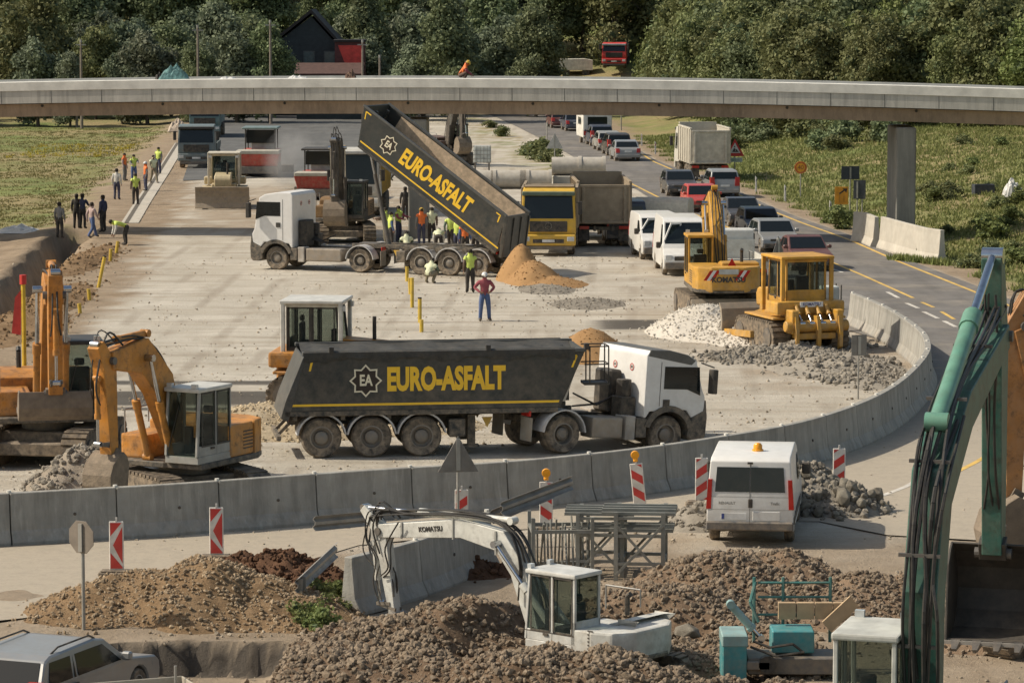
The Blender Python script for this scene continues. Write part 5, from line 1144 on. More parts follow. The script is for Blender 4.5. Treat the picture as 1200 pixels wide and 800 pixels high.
def excavator(label, loc, rz, col, boom, arm, bk_ang, bw=1.2, bs=1.0, tyaw=0., s=1., name='excavator', cabm=None, cabroof=None, boomw=.42, armw=.32, house_len=2.6, bmat=None, txt=None, weather=.35, wheels=False, blade=False, rear=None, bh=(.24, .38, .42, .34, .2), ah=(.16, .26, .22, .14), boommat=None, cabz=2.95, tz=1.0, bcyl=True, teeth=5, hose=True, acyl=None, group=None, ht=1.95, cylmat=None):
    pm = M('machine_' + str(col), col, .45, dust=weather, var=.2, scale=1.6, grime=.3 if name_clean(col) else .75); bm2 = boommat or pm; cm = cabm or M('cab_frame_black', (.03, .03, .03), .5, dust=.3)
    o = thing(name, label, 'excavator', loc, rz, group); o.scale = (s, s, s)
    txf = RZ(tyaw)
    if wheels:
        for x in (-1.35, 1.35):
            for sy in (-1, 1): wheel(o, x, sy * .95, .5, .5, txf)
        B(txf).bb(-1.6, 1.6, -.35, .35, .5, .95).o('undercarriage', pm, o, bev=.03)
    else:
        for sy in (-1, 1): track(o, txf, sy * 1.12)
        u = B(txf); u.bb(-.9, .9, -.9, .9, .4, .8); u.bb(-1.4, -1.0, -.85, .85, .3, .6); u.bb(1.0, 1.4, -.85, .85, .3, .6); u.o('undercarriage', M('under_steel', (.1, .085, .07), .7, dust=.8), o, bev=.03)
    B().cyl((0, 0, .78), (0, 0, 1.04), .62, n=24).o('turntable', STL, o)
    if blade:
        b = B(txf); b.prism(arc(2.55 - .1, .55, .5, R(150), R(215), 6) + [(2.1, .1), (2.25, .95)], -1.25, 1.25); b.beam((1.2, .5, .5), (2.2, .5, .45), .15, .18); b.beam((1.2, -.5, .5), (2.2, -.5, .45), .15, .18)
        b = B(RZ(pi)); b.prism([(1.95, .12), (2.1, .1), (2.22, .3), (2.2, .6), (2.08, .8), (2.0, .78), (2.08, .55), (2.06, .32)], -1.28, 1.28); b.beam((1.0, .5, .5), (2.05, .5, .4), .15, .18); b.beam((1.0, -.5, .5), (2.05, -.5, .4), .15, .18); b.o('dozer_blade', M('muddy_blade', (.24, .21, .17), .8, dust=.7), o, bev=.01)
    hl = house_len
    b = B(); pts = [(1.15, -1.22), (1.2, .2), (1.15, .25), (1.15, 1.22), (-hl + .7, 1.25), (-hl + .25, 1.05), (-hl, .55), (-hl, -.55), (-hl + .25, -1.05), (-hl + .7, -1.25)]
    b.prism(pts, 1.04, 1.18, 'z'); b.o('platform', TRF, o, bev=.02)
    b = B(); b.prism([(-.3, 1.18), (-hl + .85, 1.18), (-hl + .85, ht + .12), (-.9, ht + .12), (-.3, ht)], -1.2, .15); b.bb(-hl + .85, -.05, .15, 1.2, 1.18, ht); b.bb(-.3, .9, -1.2, -.45, 1.18, ht - .2); hs = b.o('engine_housing', pm, o, bev=.05, seg=2)
    for y0, y1 in ((-1.212, -1.2), (1.2, 1.212)):
        g = B()
        for k in range(6): g.bb(-hl + .9, -.7, y0, y1, 1.33 + k * .08, 1.36 + k * .08)
        g.o('vent', BLK, hs)
    cw = B(); cp = [(-hl + .84, 1.24), (-hl + .3, 1.08), (-hl, .6), (-hl, -.6), (-hl + .3, -1.08), (-hl + .84, -1.24)]
    cw.prism(cp, 1.06, ht + .02, 'z'); cwo = cw.o('counterweight', pm, o, bev=.06, seg=2)
    if rear: rear(o, cwo, hl)
    ex = B(); ex.tube([(-hl + 1.2, -.6, ht + .1), (-hl + 1.2, -.6, ht + .5), (-hl + 1.1, -.6, ht + .58)], .06, 8); ex.o('exhaust_pipe', BLK, o)
    hr = B(); hr.tube([(.8, -1.15, 1.75), (.8, -1.15, 2.3), (-.2, -1.15, 2.3), (-.2, -1.15, 1.9)], .02, 5); hr.o('handrail', GRY, o)
    cab_box(o, -.15, 1.25, .28, 1.2, 1.18, cabz, cm, cabroof or cm)
    # boom
    up = [Vector((p[0], p[1])) for p in boom]
    b = B(); b.prism(plateline(boom, bh if len(bh) == len(boom) else [.2] + [.32] * (len(boom) - 2) + [.18]), -boomw / 2, boomw / 2); bo = b.o('boom', bm2, o, bev=.015)
    b = B(); b.prism(plateline(arm, ah if len(ah) == len(arm) else [.14, .26, .14]), -armw / 2, armw / 2); ao = b.o('arm', bm2, o, bev=.012)
    for (x, z) in (boom[0], boom[-1], arm[-1]):
        q = B(); q.cyl((x, -boomw / 2 - .05, z), (x, boomw / 2 + .05, z), .09, n=12); q.o('pivot_pin', STL, bo)
    k = len(boom) // 2
    if bcyl:
        for sy in (-1, 1): hyd(o, (1.05, sy * (boomw / 2 + .12), 1.25), (boom[k][0], sy * (boomw / 2 + .12), boom[k][1] - .05), .085, .55, bm2)
    # arm cylinder on top of the boom
    d = (up[-1] - up[k]).normalized(); n = Vector((-d.y, d.x)); a0 = up[k] + n * .48 - d * .3 if acyl is None else Vector(acyl)
    hyd(o, (a0.x, 0, a0.y), (arm[0][0], 0, arm[0][1]), .085 if cylmat is None else .13, .6, cylmat or bm2)
    if hose:
        dd_ = (Vector(arm[-1]) - Vector(arm[0])); q0, q1 = Vector(arm[0]), Vector(arm[-1]); nr_ = Vector((-dd_.y, dd_.x)).normalized(); nr_ = -nr_ if nr_.x > 0 else nr_
        hoses(o, [tuple(q0.lerp(q1, t) + nr_ * r_) for t, r_ in ((.12, .32), (.3, .42), (.5, .26), (.7, .3), (.85, .16))], 3, .02, .09)
        hoses(o, [tuple(up[-1] + Vector((-.5, .35))), tuple(up[-1] + Vector((.1, .62))), tuple(q0.lerp(q1, .3) + nr_ * .3 * -1), tuple(q0.lerp(q1, .5) - nr_ * .2)], 2, .022, .16)
    # bucket linkage
    A = Vector(arm[-1]); Bv = Vector(arm[1] if len(arm) > 2 else arm[0]); da = (A - Bv).normalized(); 
    na = Vector((da.y, -da.x)); 
    if na.x < 0: na = -na       # away from the machine
    lk1 = A - da * .35 + na * .42; bt = Vector((A.x, A.y)) + Vector((cos(bk_ang + pi / 2), sin(bk_ang + pi / 2))) * .3 * bs
    c0 = Bv + da * .25 + na * .32; hyd(o, (c0.x, 0, c0.y), (lk1.x, 0, lk1.y), .065, .6, bm2)
    l = B()
    for sy in (-1, 1):
        l.beam((lk1.x, sy * .12, lk1.y), tuple((A - da * .3).to_3d().xzy) if False else ((A - da * .3).x, sy * .12, (A - da * .3).y), .05, .08); l.beam((lk1.x, sy * .1, lk1.y), (bt.x, sy * .1, bt.y), .05, .08)
    l.o('bucket_link', STL, ao)
    bucket(o, arm[-1], bk_ang, bw, bs, bmat, teeth)
    if hose:
        hp = [tuple(p + Vector((-((up[min(i + 1, len(up) - 1)] - up[max(i - 1, 0)]).normalized()).y, ((up[min(i + 1, len(up) - 1)] - up[max(i - 1, 0)]).normalized()).x)) * .4) for i, p in enumerate(up)]
        hoses(o, hp + [tuple(Vector(arm[0]).lerp(Vector(arm[1]), .6))], 4, .024, .1)
    if txt: text_mesh('machine_lettering', txt[0], txt[1], BLK, bo, T(*txt[2]) @ txt[3], bold=.004)
    return o
def bulldozer(label, loc, rz, col, s=1., ripper=True, cabroof=None, logo=False, cage=None):
    pm = M('machine_' + str(col), col, .45, dust=.4, var=.2, scale=1.6, grime=.35); o = thing('bulldozer', label, 'bulldozer', loc, rz); o.scale = (s,) * 3
    for sy in (-1, 1): track(o, None, sy * 1.08, 3.5, 1.0, .62)
    b = B(); b.bb(-1.6, 1.2, -.72, .72, .45, 1.45); b.o('hull', pm, o, bev=.06)
    b = B(); b.prism([(.3, 1.4), (2.0, 1.3), (2.05, 1.75), (1.9, 1.95), (.3, 2.1)], -.5, .5); b.o('engine_hood', pm, o, bev=.05)
    b = B(); b.bb(-1.75, -.7, -1.25, 1.25, 1.3, 1.75); b.o('rear_tank', pm, o, bev=.08, seg=2)
    for sy in (-1, 1): b = B(); b.bb(-1.6, 1.0, min(sy * .75, sy * 1.35), max(sy * .75, sy * 1.35), 1.12, 1.2); b.o('fender', pm, o, bev=.02)
    cab_box(o, -1.25, .35, -.75, .75, 1.5, 3.15, cage or pm, cabroof or pm, .15, .3)
    b = B()
    for sy in (-.9, .9): b.bb(-1.42, -1.3, sy - .07, sy + .07, 1.7, 3.2); b.bb(.3, .42, sy - .07, sy + .07, 1.3, 3.2)
    b.bb(-1.45, .45, -.98, .98, 3.16, 3.26); b.o('roll_cage', cabroof or pm, o, bev=.02)
    bl = B(); bl.prism(arc(2.0, .75, .75, R(-38), R(38), 8)[::-1] + [(2.72, 1.28), (2.86, .75), (2.7, .2)][::-1] if False else [(2.65, .05), (2.5, .35), (2.45, .75), (2.55, 1.15), (2.72, 1.35), (2.8, 1.33), (2.66, 1.1), (2.58, .75), (2.62, .38), (2.78, .08)], -1.6, 1.6); bl.o('blade', M('muddy_blade'), o, bev=.01)
    b = B()
    for sy in (-1, 1): b.beam((0, sy * 1.45, .5), (2.5, sy * 1.45, .35), .14, .22); b.beam((1.5, sy * .4, 1.2), (2.5, sy * .6, .9), .1, .1)
    b.o('push_arms', pm, o)
    if ripper:
        b = B(); b.cyl((-2.2, -1.15, .95), (-2.2, 1.15, .95), .2, n=12); b.bb(-2.35, -1.7, -.95, -.7, .7, 1.5); b.bb(-2.35, -1.7, .7, .95, .7, 1.5); b.bb(-2.3, -1.7, -.7, .7, .5, .72)
        rp = b.o('ripper', pm, o, bev=.03)
        for y in (-.8, 0, .8):
            t = B(); t.prism([(-2.1, 1.3), (-2.4, 1.3), (-2.52, .8), (-2.5, .25), (-2.3, .12), (-2.35, .6), (-2.2, .8)], y - .06, y + .06); t.o('shank', pm, rp)
        for y in (-.55, -.2, .2, .55): hyd(o, (-1.7, y, 1.62), (-2.3, y, 1.05), .07, .5, pm)
    if logo:
        b = B(); b.bb(-1.79, -1.76, -.42, .42, 1.56, 1.74); pl = b.o('name_plate', PLATE, o); text_mesh('plate_lettering', 'KOMATSU', .14, M('blue_print', (.03, .05, .25), .5), pl, T(-1.795, 0, 1.65) @ FACE['-x'], bold=.003)
    ex = B(); ex.cyl((1.2, .25, 1.9), (1.2, .25, 2.7), .06); ex.o('exhaust_pipe', BLK, o)
    for sy in (-1, 1):
        l = B(); l.bb(.42, .5, sy * .8 - .1, sy * .8 + .1, 2.95, 3.1); l.o('work_light', LENS, o)
    return o
# ================================================================ people: one skinned body per pose, clothes grown from its surface
SKIN = M('skin', (.32, .18, .12), .6, dust=0, var=.05)
HV = {'lime': M('vest_lime', (.52, .62, .12), .6, dust=.05), 'pale': M('vest_pale', (.62, .64, .42), .6, dust=.1), 'orange': M('vest_orange', (.72, .16, .03), .6, dust=.05)}
CL = {'navy': (.03, .04, .09), 'black': (.02, .02, .022), 'blue': (.06, .11, .25), 'red': (.28, .06, .08), 'grey': (.17, .17, .17), 'green': (.09, .13, .10), 'khaki': (.22, .19, .13), 'white': (.55, .54, .5), 'pinkgrey': (.4, .3, .28), 'brown': (.12, .08, .06)}
def cloth(c): return M('cloth_' + c, CL[c], .85, dust=.15, var=.15, bmp=.2)
HAT = {'white': M('helmet_white', (.7, .7, .68), .35, dust=.05), 'yellow': M('helmet_yellow', (.7, .45, .05), .35, dust=.05), 'blue': M('cap_blue', (.05, .09, .3), .7, dust=.05), 'hair': M('hair_dark', (.025, .018, .012), .8, dust=0), 'red': M('helmet_red', (.5, .05, .03), .35, dust=.05)}
POSE = {}
def rot2(p, c, a): x, y, z = p; cy, cz = c; y -= cy; z -= cz; return (x, y * cos(a) - z * sin(a) + cy, y * sin(a) + z * cos(a) + cz)
def make_pose(name):
    J = dict(pel=(0, 0, .95), wai=(0, 0, 1.12), che=(0, -.01, 1.34), nec=(0, -.01, 1.5), hea=(0, .02, 1.62), top=(0, .015, 1.72),
             hl=(-.1, 0, .9), hr=(.1, 0, .9), kl=(-.11, .03, .5), kr=(.11, .03, .5), al=(-.12, -.02, .09), ar=(.12, -.02, .09), tl=(-.14, .15, .04), tr=(.14, .15, .04),
             sl=(-.18, 0, 1.43), sr=(.18, 0, 1.43), el=(-.24, -.02, 1.15), er=(.24, -.02, 1.15), wl=(-.25, .06, .9), wr=(.25, .06, .9), pl=(-.25, .08, .82), pr=(.25, .08, .82))
    def mv(**k): J.update(k)
    up = ['wai', 'che', 'nec', 'hea', 'top', 'sl', 'sr', 'el', 'er', 'wl', 'wr', 'pl', 'pr']
    if name == 'walk': mv(kl=(-.11, .2, .52), al=(-.11, .3, .12), tl=(-.12, .46, .07), kr=(.1, -.02, .5), ar=(.1, -.28, .14), tr=(.11, -.13, .05), el=(-.26, -.12, 1.16), wl=(-.24, -.12, .92), pl=(-.24, -.1, .84), er=(.26, .08, 1.17), wr=(.22, .22, .98), pr=(.2, .28, .93))
    if name == 'hips': mv(el=(-.36, -.08, 1.2), wl=(-.2, .1, 1.06), pl=(-.13, .15, 1.04), er=(.36, -.08, 1.2), wr=(.2, .1, 1.06), pr=(.13, .15, 1.04), kl=(-.14, .03, .5), al=(-.17, -.02, .09), tl=(-.2, .14, .04), kr=(.14, .02, .5), ar=(.16, -.02, .09), tr=(.19, .14, .04))
    if name == 'reach': mv(el=(-.24, .2, 1.25), wl=(-.18, .44, 1.22), pl=(-.17, .52, 1.22), er=(.25, .12, 1.2), wr=(.18, .36, 1.14), pr=(.16, .44, 1.13))
    if name == 'bend':
        for k in up: J[k] = rot2(J[k], (0, .93), -1.3)
        mv(pel=(0, -.1, .93), hl=(-.1, -.08, .9), hr=(.1, -.08, .9), kl=(-.13, .02, .5), kr=(.13, .02, .5))
        for s, k in ((-1, 'l'), (1, 'r')):
            sh = J['s' + k]; J['e' + k] = (s * .23, sh[1] + .02, sh[2] - .28); J['w' + k] = (s * .2, sh[1] + .1, sh[2] - .52); J['p' + k] = (s * .19, sh[1] + .12, sh[2] - .6)
    if name == 'crouch':
        for k in up: x, y, z = J[k]; J[k] = rot2((x, y - .1, z - .62), (-.1, .3), -.5)
        mv(pel=(0, -.12, .33), hl=(-.11, -.1, .33), hr=(.11, -.1, .33), kl=(-.2, .25, .52), kr=(.2, .25, .52), al=(-.16, .02, .09), ar=(.16, .02, .09), tl=(-.18, .18, .04), tr=(.18, .18, .04))
        mv(el=(-.3, .2, .58), wl=(-.18, .4, .42), pl=(-.14, .47, .38), er=(.3, .2, .58), wr=(.18, .4, .42), pr=(.14, .47, .38))
    Rr = dict(pel=(.15, .11), wai=(.135, .1), che=(.17, .115), nec=(.06, .06), hea=(.083, .098), top=(.07, .082), hl=(.095, .095), hr=(.095, .095), kl=(.062, .062), kr=(.062, .062), al=(.045, .045), ar=(.045, .045), tl=(.035, .03), tr=(.035, .03),
              sl=(.068, .068), sr=(.068, .068), el=(.048, .048), er=(.048, .048), wl=(.03, .03), wr=(.03, .03), pl=(.038, .02), pr=(.038, .02))
    names = list(J); ix = {n: i for i, n in enumerate(names)}
    E_ = [('pel', 'wai', 'T'), ('wai', 'che', 'T'), ('che', 'nec', 'T'), ('nec', 'hea', 'H'), ('hea', 'top', 'H'), ('pel', 'hl', 'P'), ('pel', 'hr', 'P'), ('hl', 'kl', 'P'), ('hr', 'kr', 'P'), ('kl', 'al', 'L'), ('kr', 'ar', 'L'), ('al', 'tl', 'F'), ('ar', 'tr', 'F'),
          ('che', 'sl', 'T'), ('che', 'sr', 'T'), ('sl', 'el', 'A'), ('sr', 'er', 'A'), ('el', 'wl', 'B'), ('er', 'wr', 'B'), ('wl', 'pl', 'N'), ('wr', 'pr', 'N')]
    me = bpy.data.meshes.new('person'); me.from_pydata([J[n] for n in names], [(ix[a], ix[b]) for a, b, _ in E_], [])
    o = bpy.data.objects.new('tmp_body', me); C.objects.link(o); md = o.modifiers.new('s', 'SKIN'); md.branch_smoothing = .6; sb = o.modifiers.new('u', 'SUBSURF'); sb.levels = 1; sb.render_levels = 1
    for n in names: v = me.skin_vertices[0].data[ix[n]]; v.radius = Rr[n]; v.use_root = n == 'pel'
    bm_ = bpy.data.meshes.new_from_object(o.evaluated_get(bpy.context.evaluated_depsgraph_get())); bpy.data.objects.remove(o)
    bm_.name = 'person'; bm_.update()
    lab = []
    seg = [(Vector(J[a]), Vector(J[b]), t, max(Rr[a][0], Rr[b][0])) for a, b, t in E_]
    for p in bm_.polygons:
        c = p.center; best = 9; bt = 'T'
        for a, b, t, r in seg:
            d = b - a; u = max(0, min(1, (c - a).dot(d) / max(d.length_squared, 1e-6))); q = (c - (a + d * u)).length / r
            if q < best: best = q; bt = t; bu = u
        lab.append(bt)
    def shell(keep, off, nm):
        vs = bm_.vertices; m = {}; V_ = []; Fc = []
        for p, l in zip(bm_.polygons, lab):
            if l in keep:
                f = []
                for vi in p.vertices:
                    if vi not in m: m[vi] = len(V_); V_.append(tuple(vs[vi].co + vs[vi].normal * off))
                    f.append(m[vi])
                Fc.append(f)
        x = bpy.data.meshes.new(nm); x.from_pydata(V_, [], Fc); x.polygons.foreach_set('use_smooth', [True] * len(Fc)); x.materials.append(SKIN); return x
    # face, ears, hands: welded into the body mesh
    hd = Vector(J['hea']); tp = Vector(J['top']); up_ = (tp - hd).normalized(); fwd = Vector((0, 1, 0)); fwd = (fwd - up_ * fwd.dot(up_)).normalized(); rt_ = fwd.cross(up_)
    b = B(); Mh = Matrix((rt_, fwd, up_)).transposed().to_4x4(); Mh.translation = hd; b.xf = Mh
    b.hexa([(-.016, .085, -.02), (.016, .085, -.02), (.016, .125, -.015), (-.016, .125, -.015), (-.008, .085, .03), (.008, .085, .03), (.008, .098, .03), (-.008, .098, .03)])
    for s in (-1, 1): b.box((s * .088, .0, 0), (.02, .04, .06))
    b.box((0, .092, -.045), (.05, .012, .012)); b.xf = None
    for k in 'lr':
        w_ = Vector(J['w' + k]); p_ = Vector(J['p' + k]); d = (p_ - w_).normalized(); s = d.orthogonal().normalized(); ax = Vector((1, 0, 0)); s = (ax.cross(d)).normalized() if ax.cross(d).length > .2 else s
        for i, ln in enumerate((.07, .085, .08, .06)):
            off = s * ((i - 1.5) * .019); a0 = p_ + off; a1 = a0 + d * ln * .55; inn = (Vector((0, 0, p_.z)) - p_).normalized(); inn.z = 0
            a2 = a1 + (d * .8 + s.cross(d) * .45).normalized() * ln * .45
            b.cyl(a0, a1, .0095, .0085, 5); b.cyl(a1, a2, .0085, .006, 5)
        t0 = w_.lerp(p_, .5) - s * .03; t1 = t0 - s * .035 + d * .03; b.cyl(t0, t1, .012, .01, 5); b.cyl(t1, t1 + d * .03, .01, .007, 5)
    n0 = len(bm_.vertices); vv = [tuple(v.co) for v in bm_.vertices] + b.v; ff = [list(p.vertices) for p in bm_.polygons] + [[i + n0 for i in f] for f in b.f]
    body = bpy.data.meshes.new('person'); body.from_pydata(vv, [], ff); body.polygons.foreach_set('use_smooth', [True] * len(ff)); body.materials.append(SKIN)
    hb = B(Mh)
    hb.lathe([(.112, .015), (.115, .03), (.108, .07), (.085, .115), (.045, .14), (0, .148)], (0, -.0, 0), n=14); hb.cyl((0, .06, .02), (0, .13, .01), .06, .05, 8)
    hm = hb.o('tmp', SKIN).data; bpy.data.objects.remove(C.objects['tmp']) if 'tmp' in C.objects else None
    hb = B(Mh); hb.lathe([(.09, -.06), (.1, -.0), (.101, .05), (.085, .1), (.05, .125), (0, .132)], (0, -.018, 0), n=14); ha = hb.o('tmp', SKIN).data; bpy.data.objects.remove(C.objects['tmp'])
    eb = B(Mh)
    for s in (-1, 1): eb.box((s * .032, .094, .02), (.022, .008, .012))
    ey = eb.o('tmp', BLK).data; bpy.data.objects.remove(C.objects['tmp'])
    hm.polygons.foreach_set('use_smooth', [True] * len(hm.polygons)); ha.polygons.foreach_set('use_smooth', [True] * len(ha.polygons))
    POSE[name] = dict(body=body, trousers=shell('PL', .022, 'trousers'), shirt=shell('TAP' if False else 'TAB', .014, 'shirt'), tee=shell('TA', .014, 'shirt'), vest=shell('T', .032, 'vest'), shoes=shell('F', .018, 'shoes'), helmet=hm, hair=ha, eyes=ey)
for k in ('stand', 'walk', 'hips', 'reach', 'bend', 'crouch'): make_pose(k)
def person(px, py, face, pose, label, vest=None, shirt='grey', trs='navy', hat='hair', s=1.0, group=None, z=None, p=None, tee=False):
    P = POSE[pose]; p = p or G(px, py); o = link(bpy.data.objects.new('person', P['body'])); o.location = (p.x, p.y, p.z if z is None else z); o.rotation_euler[2] = face - pi / 2; o.scale = (s,) * 3
    meta(o, label, 'person', group)
    def put(nm, me, mat):
        c = link(bpy.data.objects.new(nm, me), o); c.material_slots[0].link = 'OBJECT'; c.material_slots[0].material = mat; return c
    put('trousers', P['trousers'], cloth(trs)); put('shirt', P['tee' if tee else 'shirt'], cloth(shirt)); put('shoes', P['shoes'], BLK); put('hair', P['hair'], HAT['hair']); put('eyes', P['eyes'], BLK)
    if vest: put('vest', P['vest'], HV[vest])
    if hat != 'hair': put('helmet' if hat != 'blue' else 'cap', P['helmet'], HAT[hat])
    return o
AW, TO, LFT, RGT = pi / 2, -pi / 2, pi, 0.
person(551, 343, R(95), 'stand', 'man in lime vest and dark trousers walking away towards the tipper wheels', 'lime', 'brown', 'black', 'hair')
person(568, 376, R(-80), 'hips', 'man in dark red shirt, blue jeans and white helmet with hands on hips', None, 'red', 'blue', 'white', 1.02)
person(503, 332, R(60), 'crouch', 'worker in pale vest crouching beside the tipper trailer wheels', 'pale', 'green', 'khaki', 'hair')
person(147, 287, R(200), 'bend', 'worker in pale vest bending over at the edge of the road base', 'lime', 'white', 'black', 'hair')
person(137, 234, R(80), 'stand', 'man in white and grey top with dark blue trousers in the left group of workers', None, 'white', 'navy', 'hair', 1.02)
person(159, 240, R(100), 'stand', 'worker in lime vest and dark trousers standing nearest the road base in the left group', 'lime', 'brown', 'black', 'hair')
person(157, 214, R(-70), 'reach', 'worker in lime vest and blue trousers talking at the back of the left group', 'lime', 'grey', 'blue', 'hair')
person(146, 212, R(-20), 'stand', 'man in orange top half hidden in the left group of workers', 'orange', 'pinkgrey', 'grey', 'hair')
person(180, 215, R(-60), 'walk', 'worker in pale vest and khaki trousers walking with a cable wheel', 'pale', 'khaki', 'khaki', 'hair')
person(70, 279, R(70), 'stand', 'leftmost man of the dark clothed group, in a grey jacket beside the ditch', None, 'grey', 'black', 'hair', 1.02)
person(90, 268, R(80), 'stand', 'man all in black, left one of the close pair beside the ditch', None, 'black', 'black', 'hair', 1.02)
person(97, 268, R(70), 'reach', 'man in dark navy clothes, right one of the close pair beside the ditch', None, 'navy', 'black', 'hair', 1.02)
person(121, 272, R(150), 'stand', 'tall man in dark blue jacket, rightmost of the dark clothed group', None, 'navy', 'black', 'hair', 1.06)
person(108, 279, R(40), 'walk', 'man in white and red top with blue jeans in the dark clothed group', None, 'pinkgrey', 'blue', 'hair')
for px, py, f, ps, lab, v, sh, hat in ((458, 292, 20, 'stand', 'worker in lime vest and blue shirt, leftmost behind the tipper chassis', 'lime', 'blue', 'hair'), (477, 298, 100, 'crouch', 'worker in pale green vest kneeling behind the tipper chassis', 'pale', 'green', 'hair'),
    (506, 286, 95, 'stand', 'worker in pale vest standing right of the bridge pier', 'pale', 'brown', 'hair'), (514, 300, 90, 'bend', 'worker with white helmet and pale vest leaning behind the trailer axles', 'pale', 'white', 'white'),
    (528, 294, 80, 'walk', 'worker in lime vest, head turned, behind the middle of the trailer', 'lime', 'green', 'hair'), (545, 303, 90, 'stand', 'worker in orange vest and blue cap under the raised tipper bed', 'orange', 'blue', 'blue'),
    (557, 302, 70, 'stand', 'worker in lime vest right of the one in orange under the raised bed', 'lime', 'green', 'hair'), (475, 258, 90, 'stand', 'man in black beside the top of the bridge pier foot', None, 'black', 'hair'),
    (446, 206, -60, 'stand', 'far worker in lime vest left of the raised tipper bed', 'lime', 'grey', 'hair'), (456, 208, 40, 'stand', 'far worker in black jacket left of the raised tipper bed', None, 'black', 'hair'), (463, 212, 0, 'walk', 'far worker in white shirt left of the raised tipper bed', None, 'white', 'hair')):
    person(px, py, R(f), ps, lab, v, sh, 'black', hat)
q = Vector((XD(541, bY(-2.5), 7.3), bY(-2.5) + 1, 0)); person(0, 0, R(0), 'crouch', 'worker in orange overalls crouching on the bridge deck', 'orange', 'red', 'brown', 'yellow', 1.1, p=Vector((q.x, q.y, bZ(q.x) - .36)))
person(452, 286, R(170), 'reach', 'worker in orange trousers beside the leftmost one behind the chassis', 'lime', 'brown', 'khaki', 'hair')

for px, py, f, ps, lab, v, sh, hat in ((494, 287, 100, 'stand', 'worker in orange vest and yellow helmet just right of the bridge pier foot', 'orange', 'grey', 'yellow'), (536, 299, 60, 'reach', 'worker in lime vest and white helmet reaching behind the last trailer axle', 'lime', 'white', 'white'),
    (467, 284, -30, 'reach', 'worker in lime vest and orange sleeves left of the bridge pier', 'lime', 'red', 'hair'), (568, 300, 150, 'stand', 'worker in pale vest nearest the tailgate of the raised bed', 'pale', 'khaki', 'hair'),
    (171, 224, 200, 'stand', 'worker in orange vest between the walking man and the left group', 'orange', 'grey', 'white'), (186, 204, 240, 'stand', 'worker in lime vest farthest up the concrete channel', 'lime', 'grey', 'hair')):
    person(px, py, R(f), ps, lab, v, sh, 'navy', hat)
# ================================================================ placing the machines
ORG = (.52, .215, .028); YLW = (.52, .27, .03); GRN = (.032, .115, .09); CRMY = (.5, .42, .26)
def XY(px, Y): return (XD(px, Y), Y, H0(XD(px, Y), Y))
# white excavator in its pit
WE = (.56, .56, .52)
excavator('white excavator sunk behind the rock heap, boom stretched left over the near barrier', (1.62, 60.6, -.5), R(140), WE,
          [(1.9, 1.3), (2.35, 2.6), (2.9, 3.25), (4.1, 3.42), (6.65, 3.1)], [(7.2, 3.6), (6.65, 3.08), (6.25, 1.1)], R(30), .6, .62, R(10), .8, cabm=M('cab_white', (.55, .55, .52), .4, dust=.25), cabroof=M('cab_white', (.55, .55, .52), .4, dust=.25), boomw=.3, armw=.24,
          house_len=1.45, ht=1.72, bh=(.16, .24, .26, .22, .16), ah=(.1, .2, .1), txt=('KOMATSU', .16, (5.0, .16, 3.32), Matrix.Rotation(R(8), 4, 'Y') @ FACE['+y']), bmat=M('bucket_grey', (.3, .3, .28), .7, dust=.5))
WX = [o_ for o_ in bpy.data.objects if o_.name.startswith('excavator') and o_.parent is None][0]
hoses(WX, [(2.3, 2.0), (2.25, 2.9), (2.75, 3.6), (4.0, 3.75), (5.6, 3.6), (6.5, 3.6), (6.75, 3.2), (6.6, 2.6)], 4, .024, .07, yoff=.1)
hoses(WX, [(6.2, 3.6), (6.9, 3.5), (7.0, 2.9), (6.7, 2.4), (6.75, 1.9), (6.5, 1.4)], 2, .02, .1, yoff=.16)
hoses(WX, [(5.9, 3.4), (6.3, 2.8), (6.2, 2.3), (6.5, 2.0)], 2, .02, .08, yoff=.2)
for q_ in (((4.3, .165, 3.4), (.04, .02, .5)), ((3.0, .165, 3.2), (.05, .02, .55)), ((5.9, .165, 3.2), (.05, .02, .4)), ((6.75, .13, 3.0), (.3, .02, .22))): b = B(); b.box(*q_); b.o('weld_plate', M('weld_grey', (.3, .3, .28), .6, dust=.3), WX)
b = B(); b.bb(-.16, 1.26, 1.195, 1.203, 1.55, 1.57); b.o('door_seam', BLK, WX)
# orange excavator with cab, near the wall
excavator('orange excavator with glazed cab turned right, its arm hanging over the clod heap', (-7.75, 80.1, 0), R(242), ORG,
          [(.45, 1.55), (1.1, 3.0), (1.9, 3.75), (3.2, 3.75)], [(3.6, 4.15), (3.25, 3.65), (3.1, 1.55)], R(40), .75, .8, R(60), 1., cabm=M('cab_white_grey', (.3, .3, .28), .5, dust=.3), cabroof=M('cab_roof_white', (.55, .54, .5), .4, dust=.3), bh=(.2, .4, .42, .2), weather=.5, house_len=2.0)
excavator('orange excavator with wide flat bucket and black cab at the left edge', (-12.0, 87.6, 0), R(-79), (.46, .185, .026),
          [(.45, 1.6), (1.3, 3.4), (2.3, 4.3), (3.2, 4.2)], [(3.7, 4.75), (3.3, 4.15), (3.1, 1.95)], R(-15), 1.62, .62, R(-20), 1.1, teeth=0, bh=(.22, .4, .42, .22), weather=.6, bmat=M('ditch_bucket', (.15, .12, .095), .75, dust=.6))
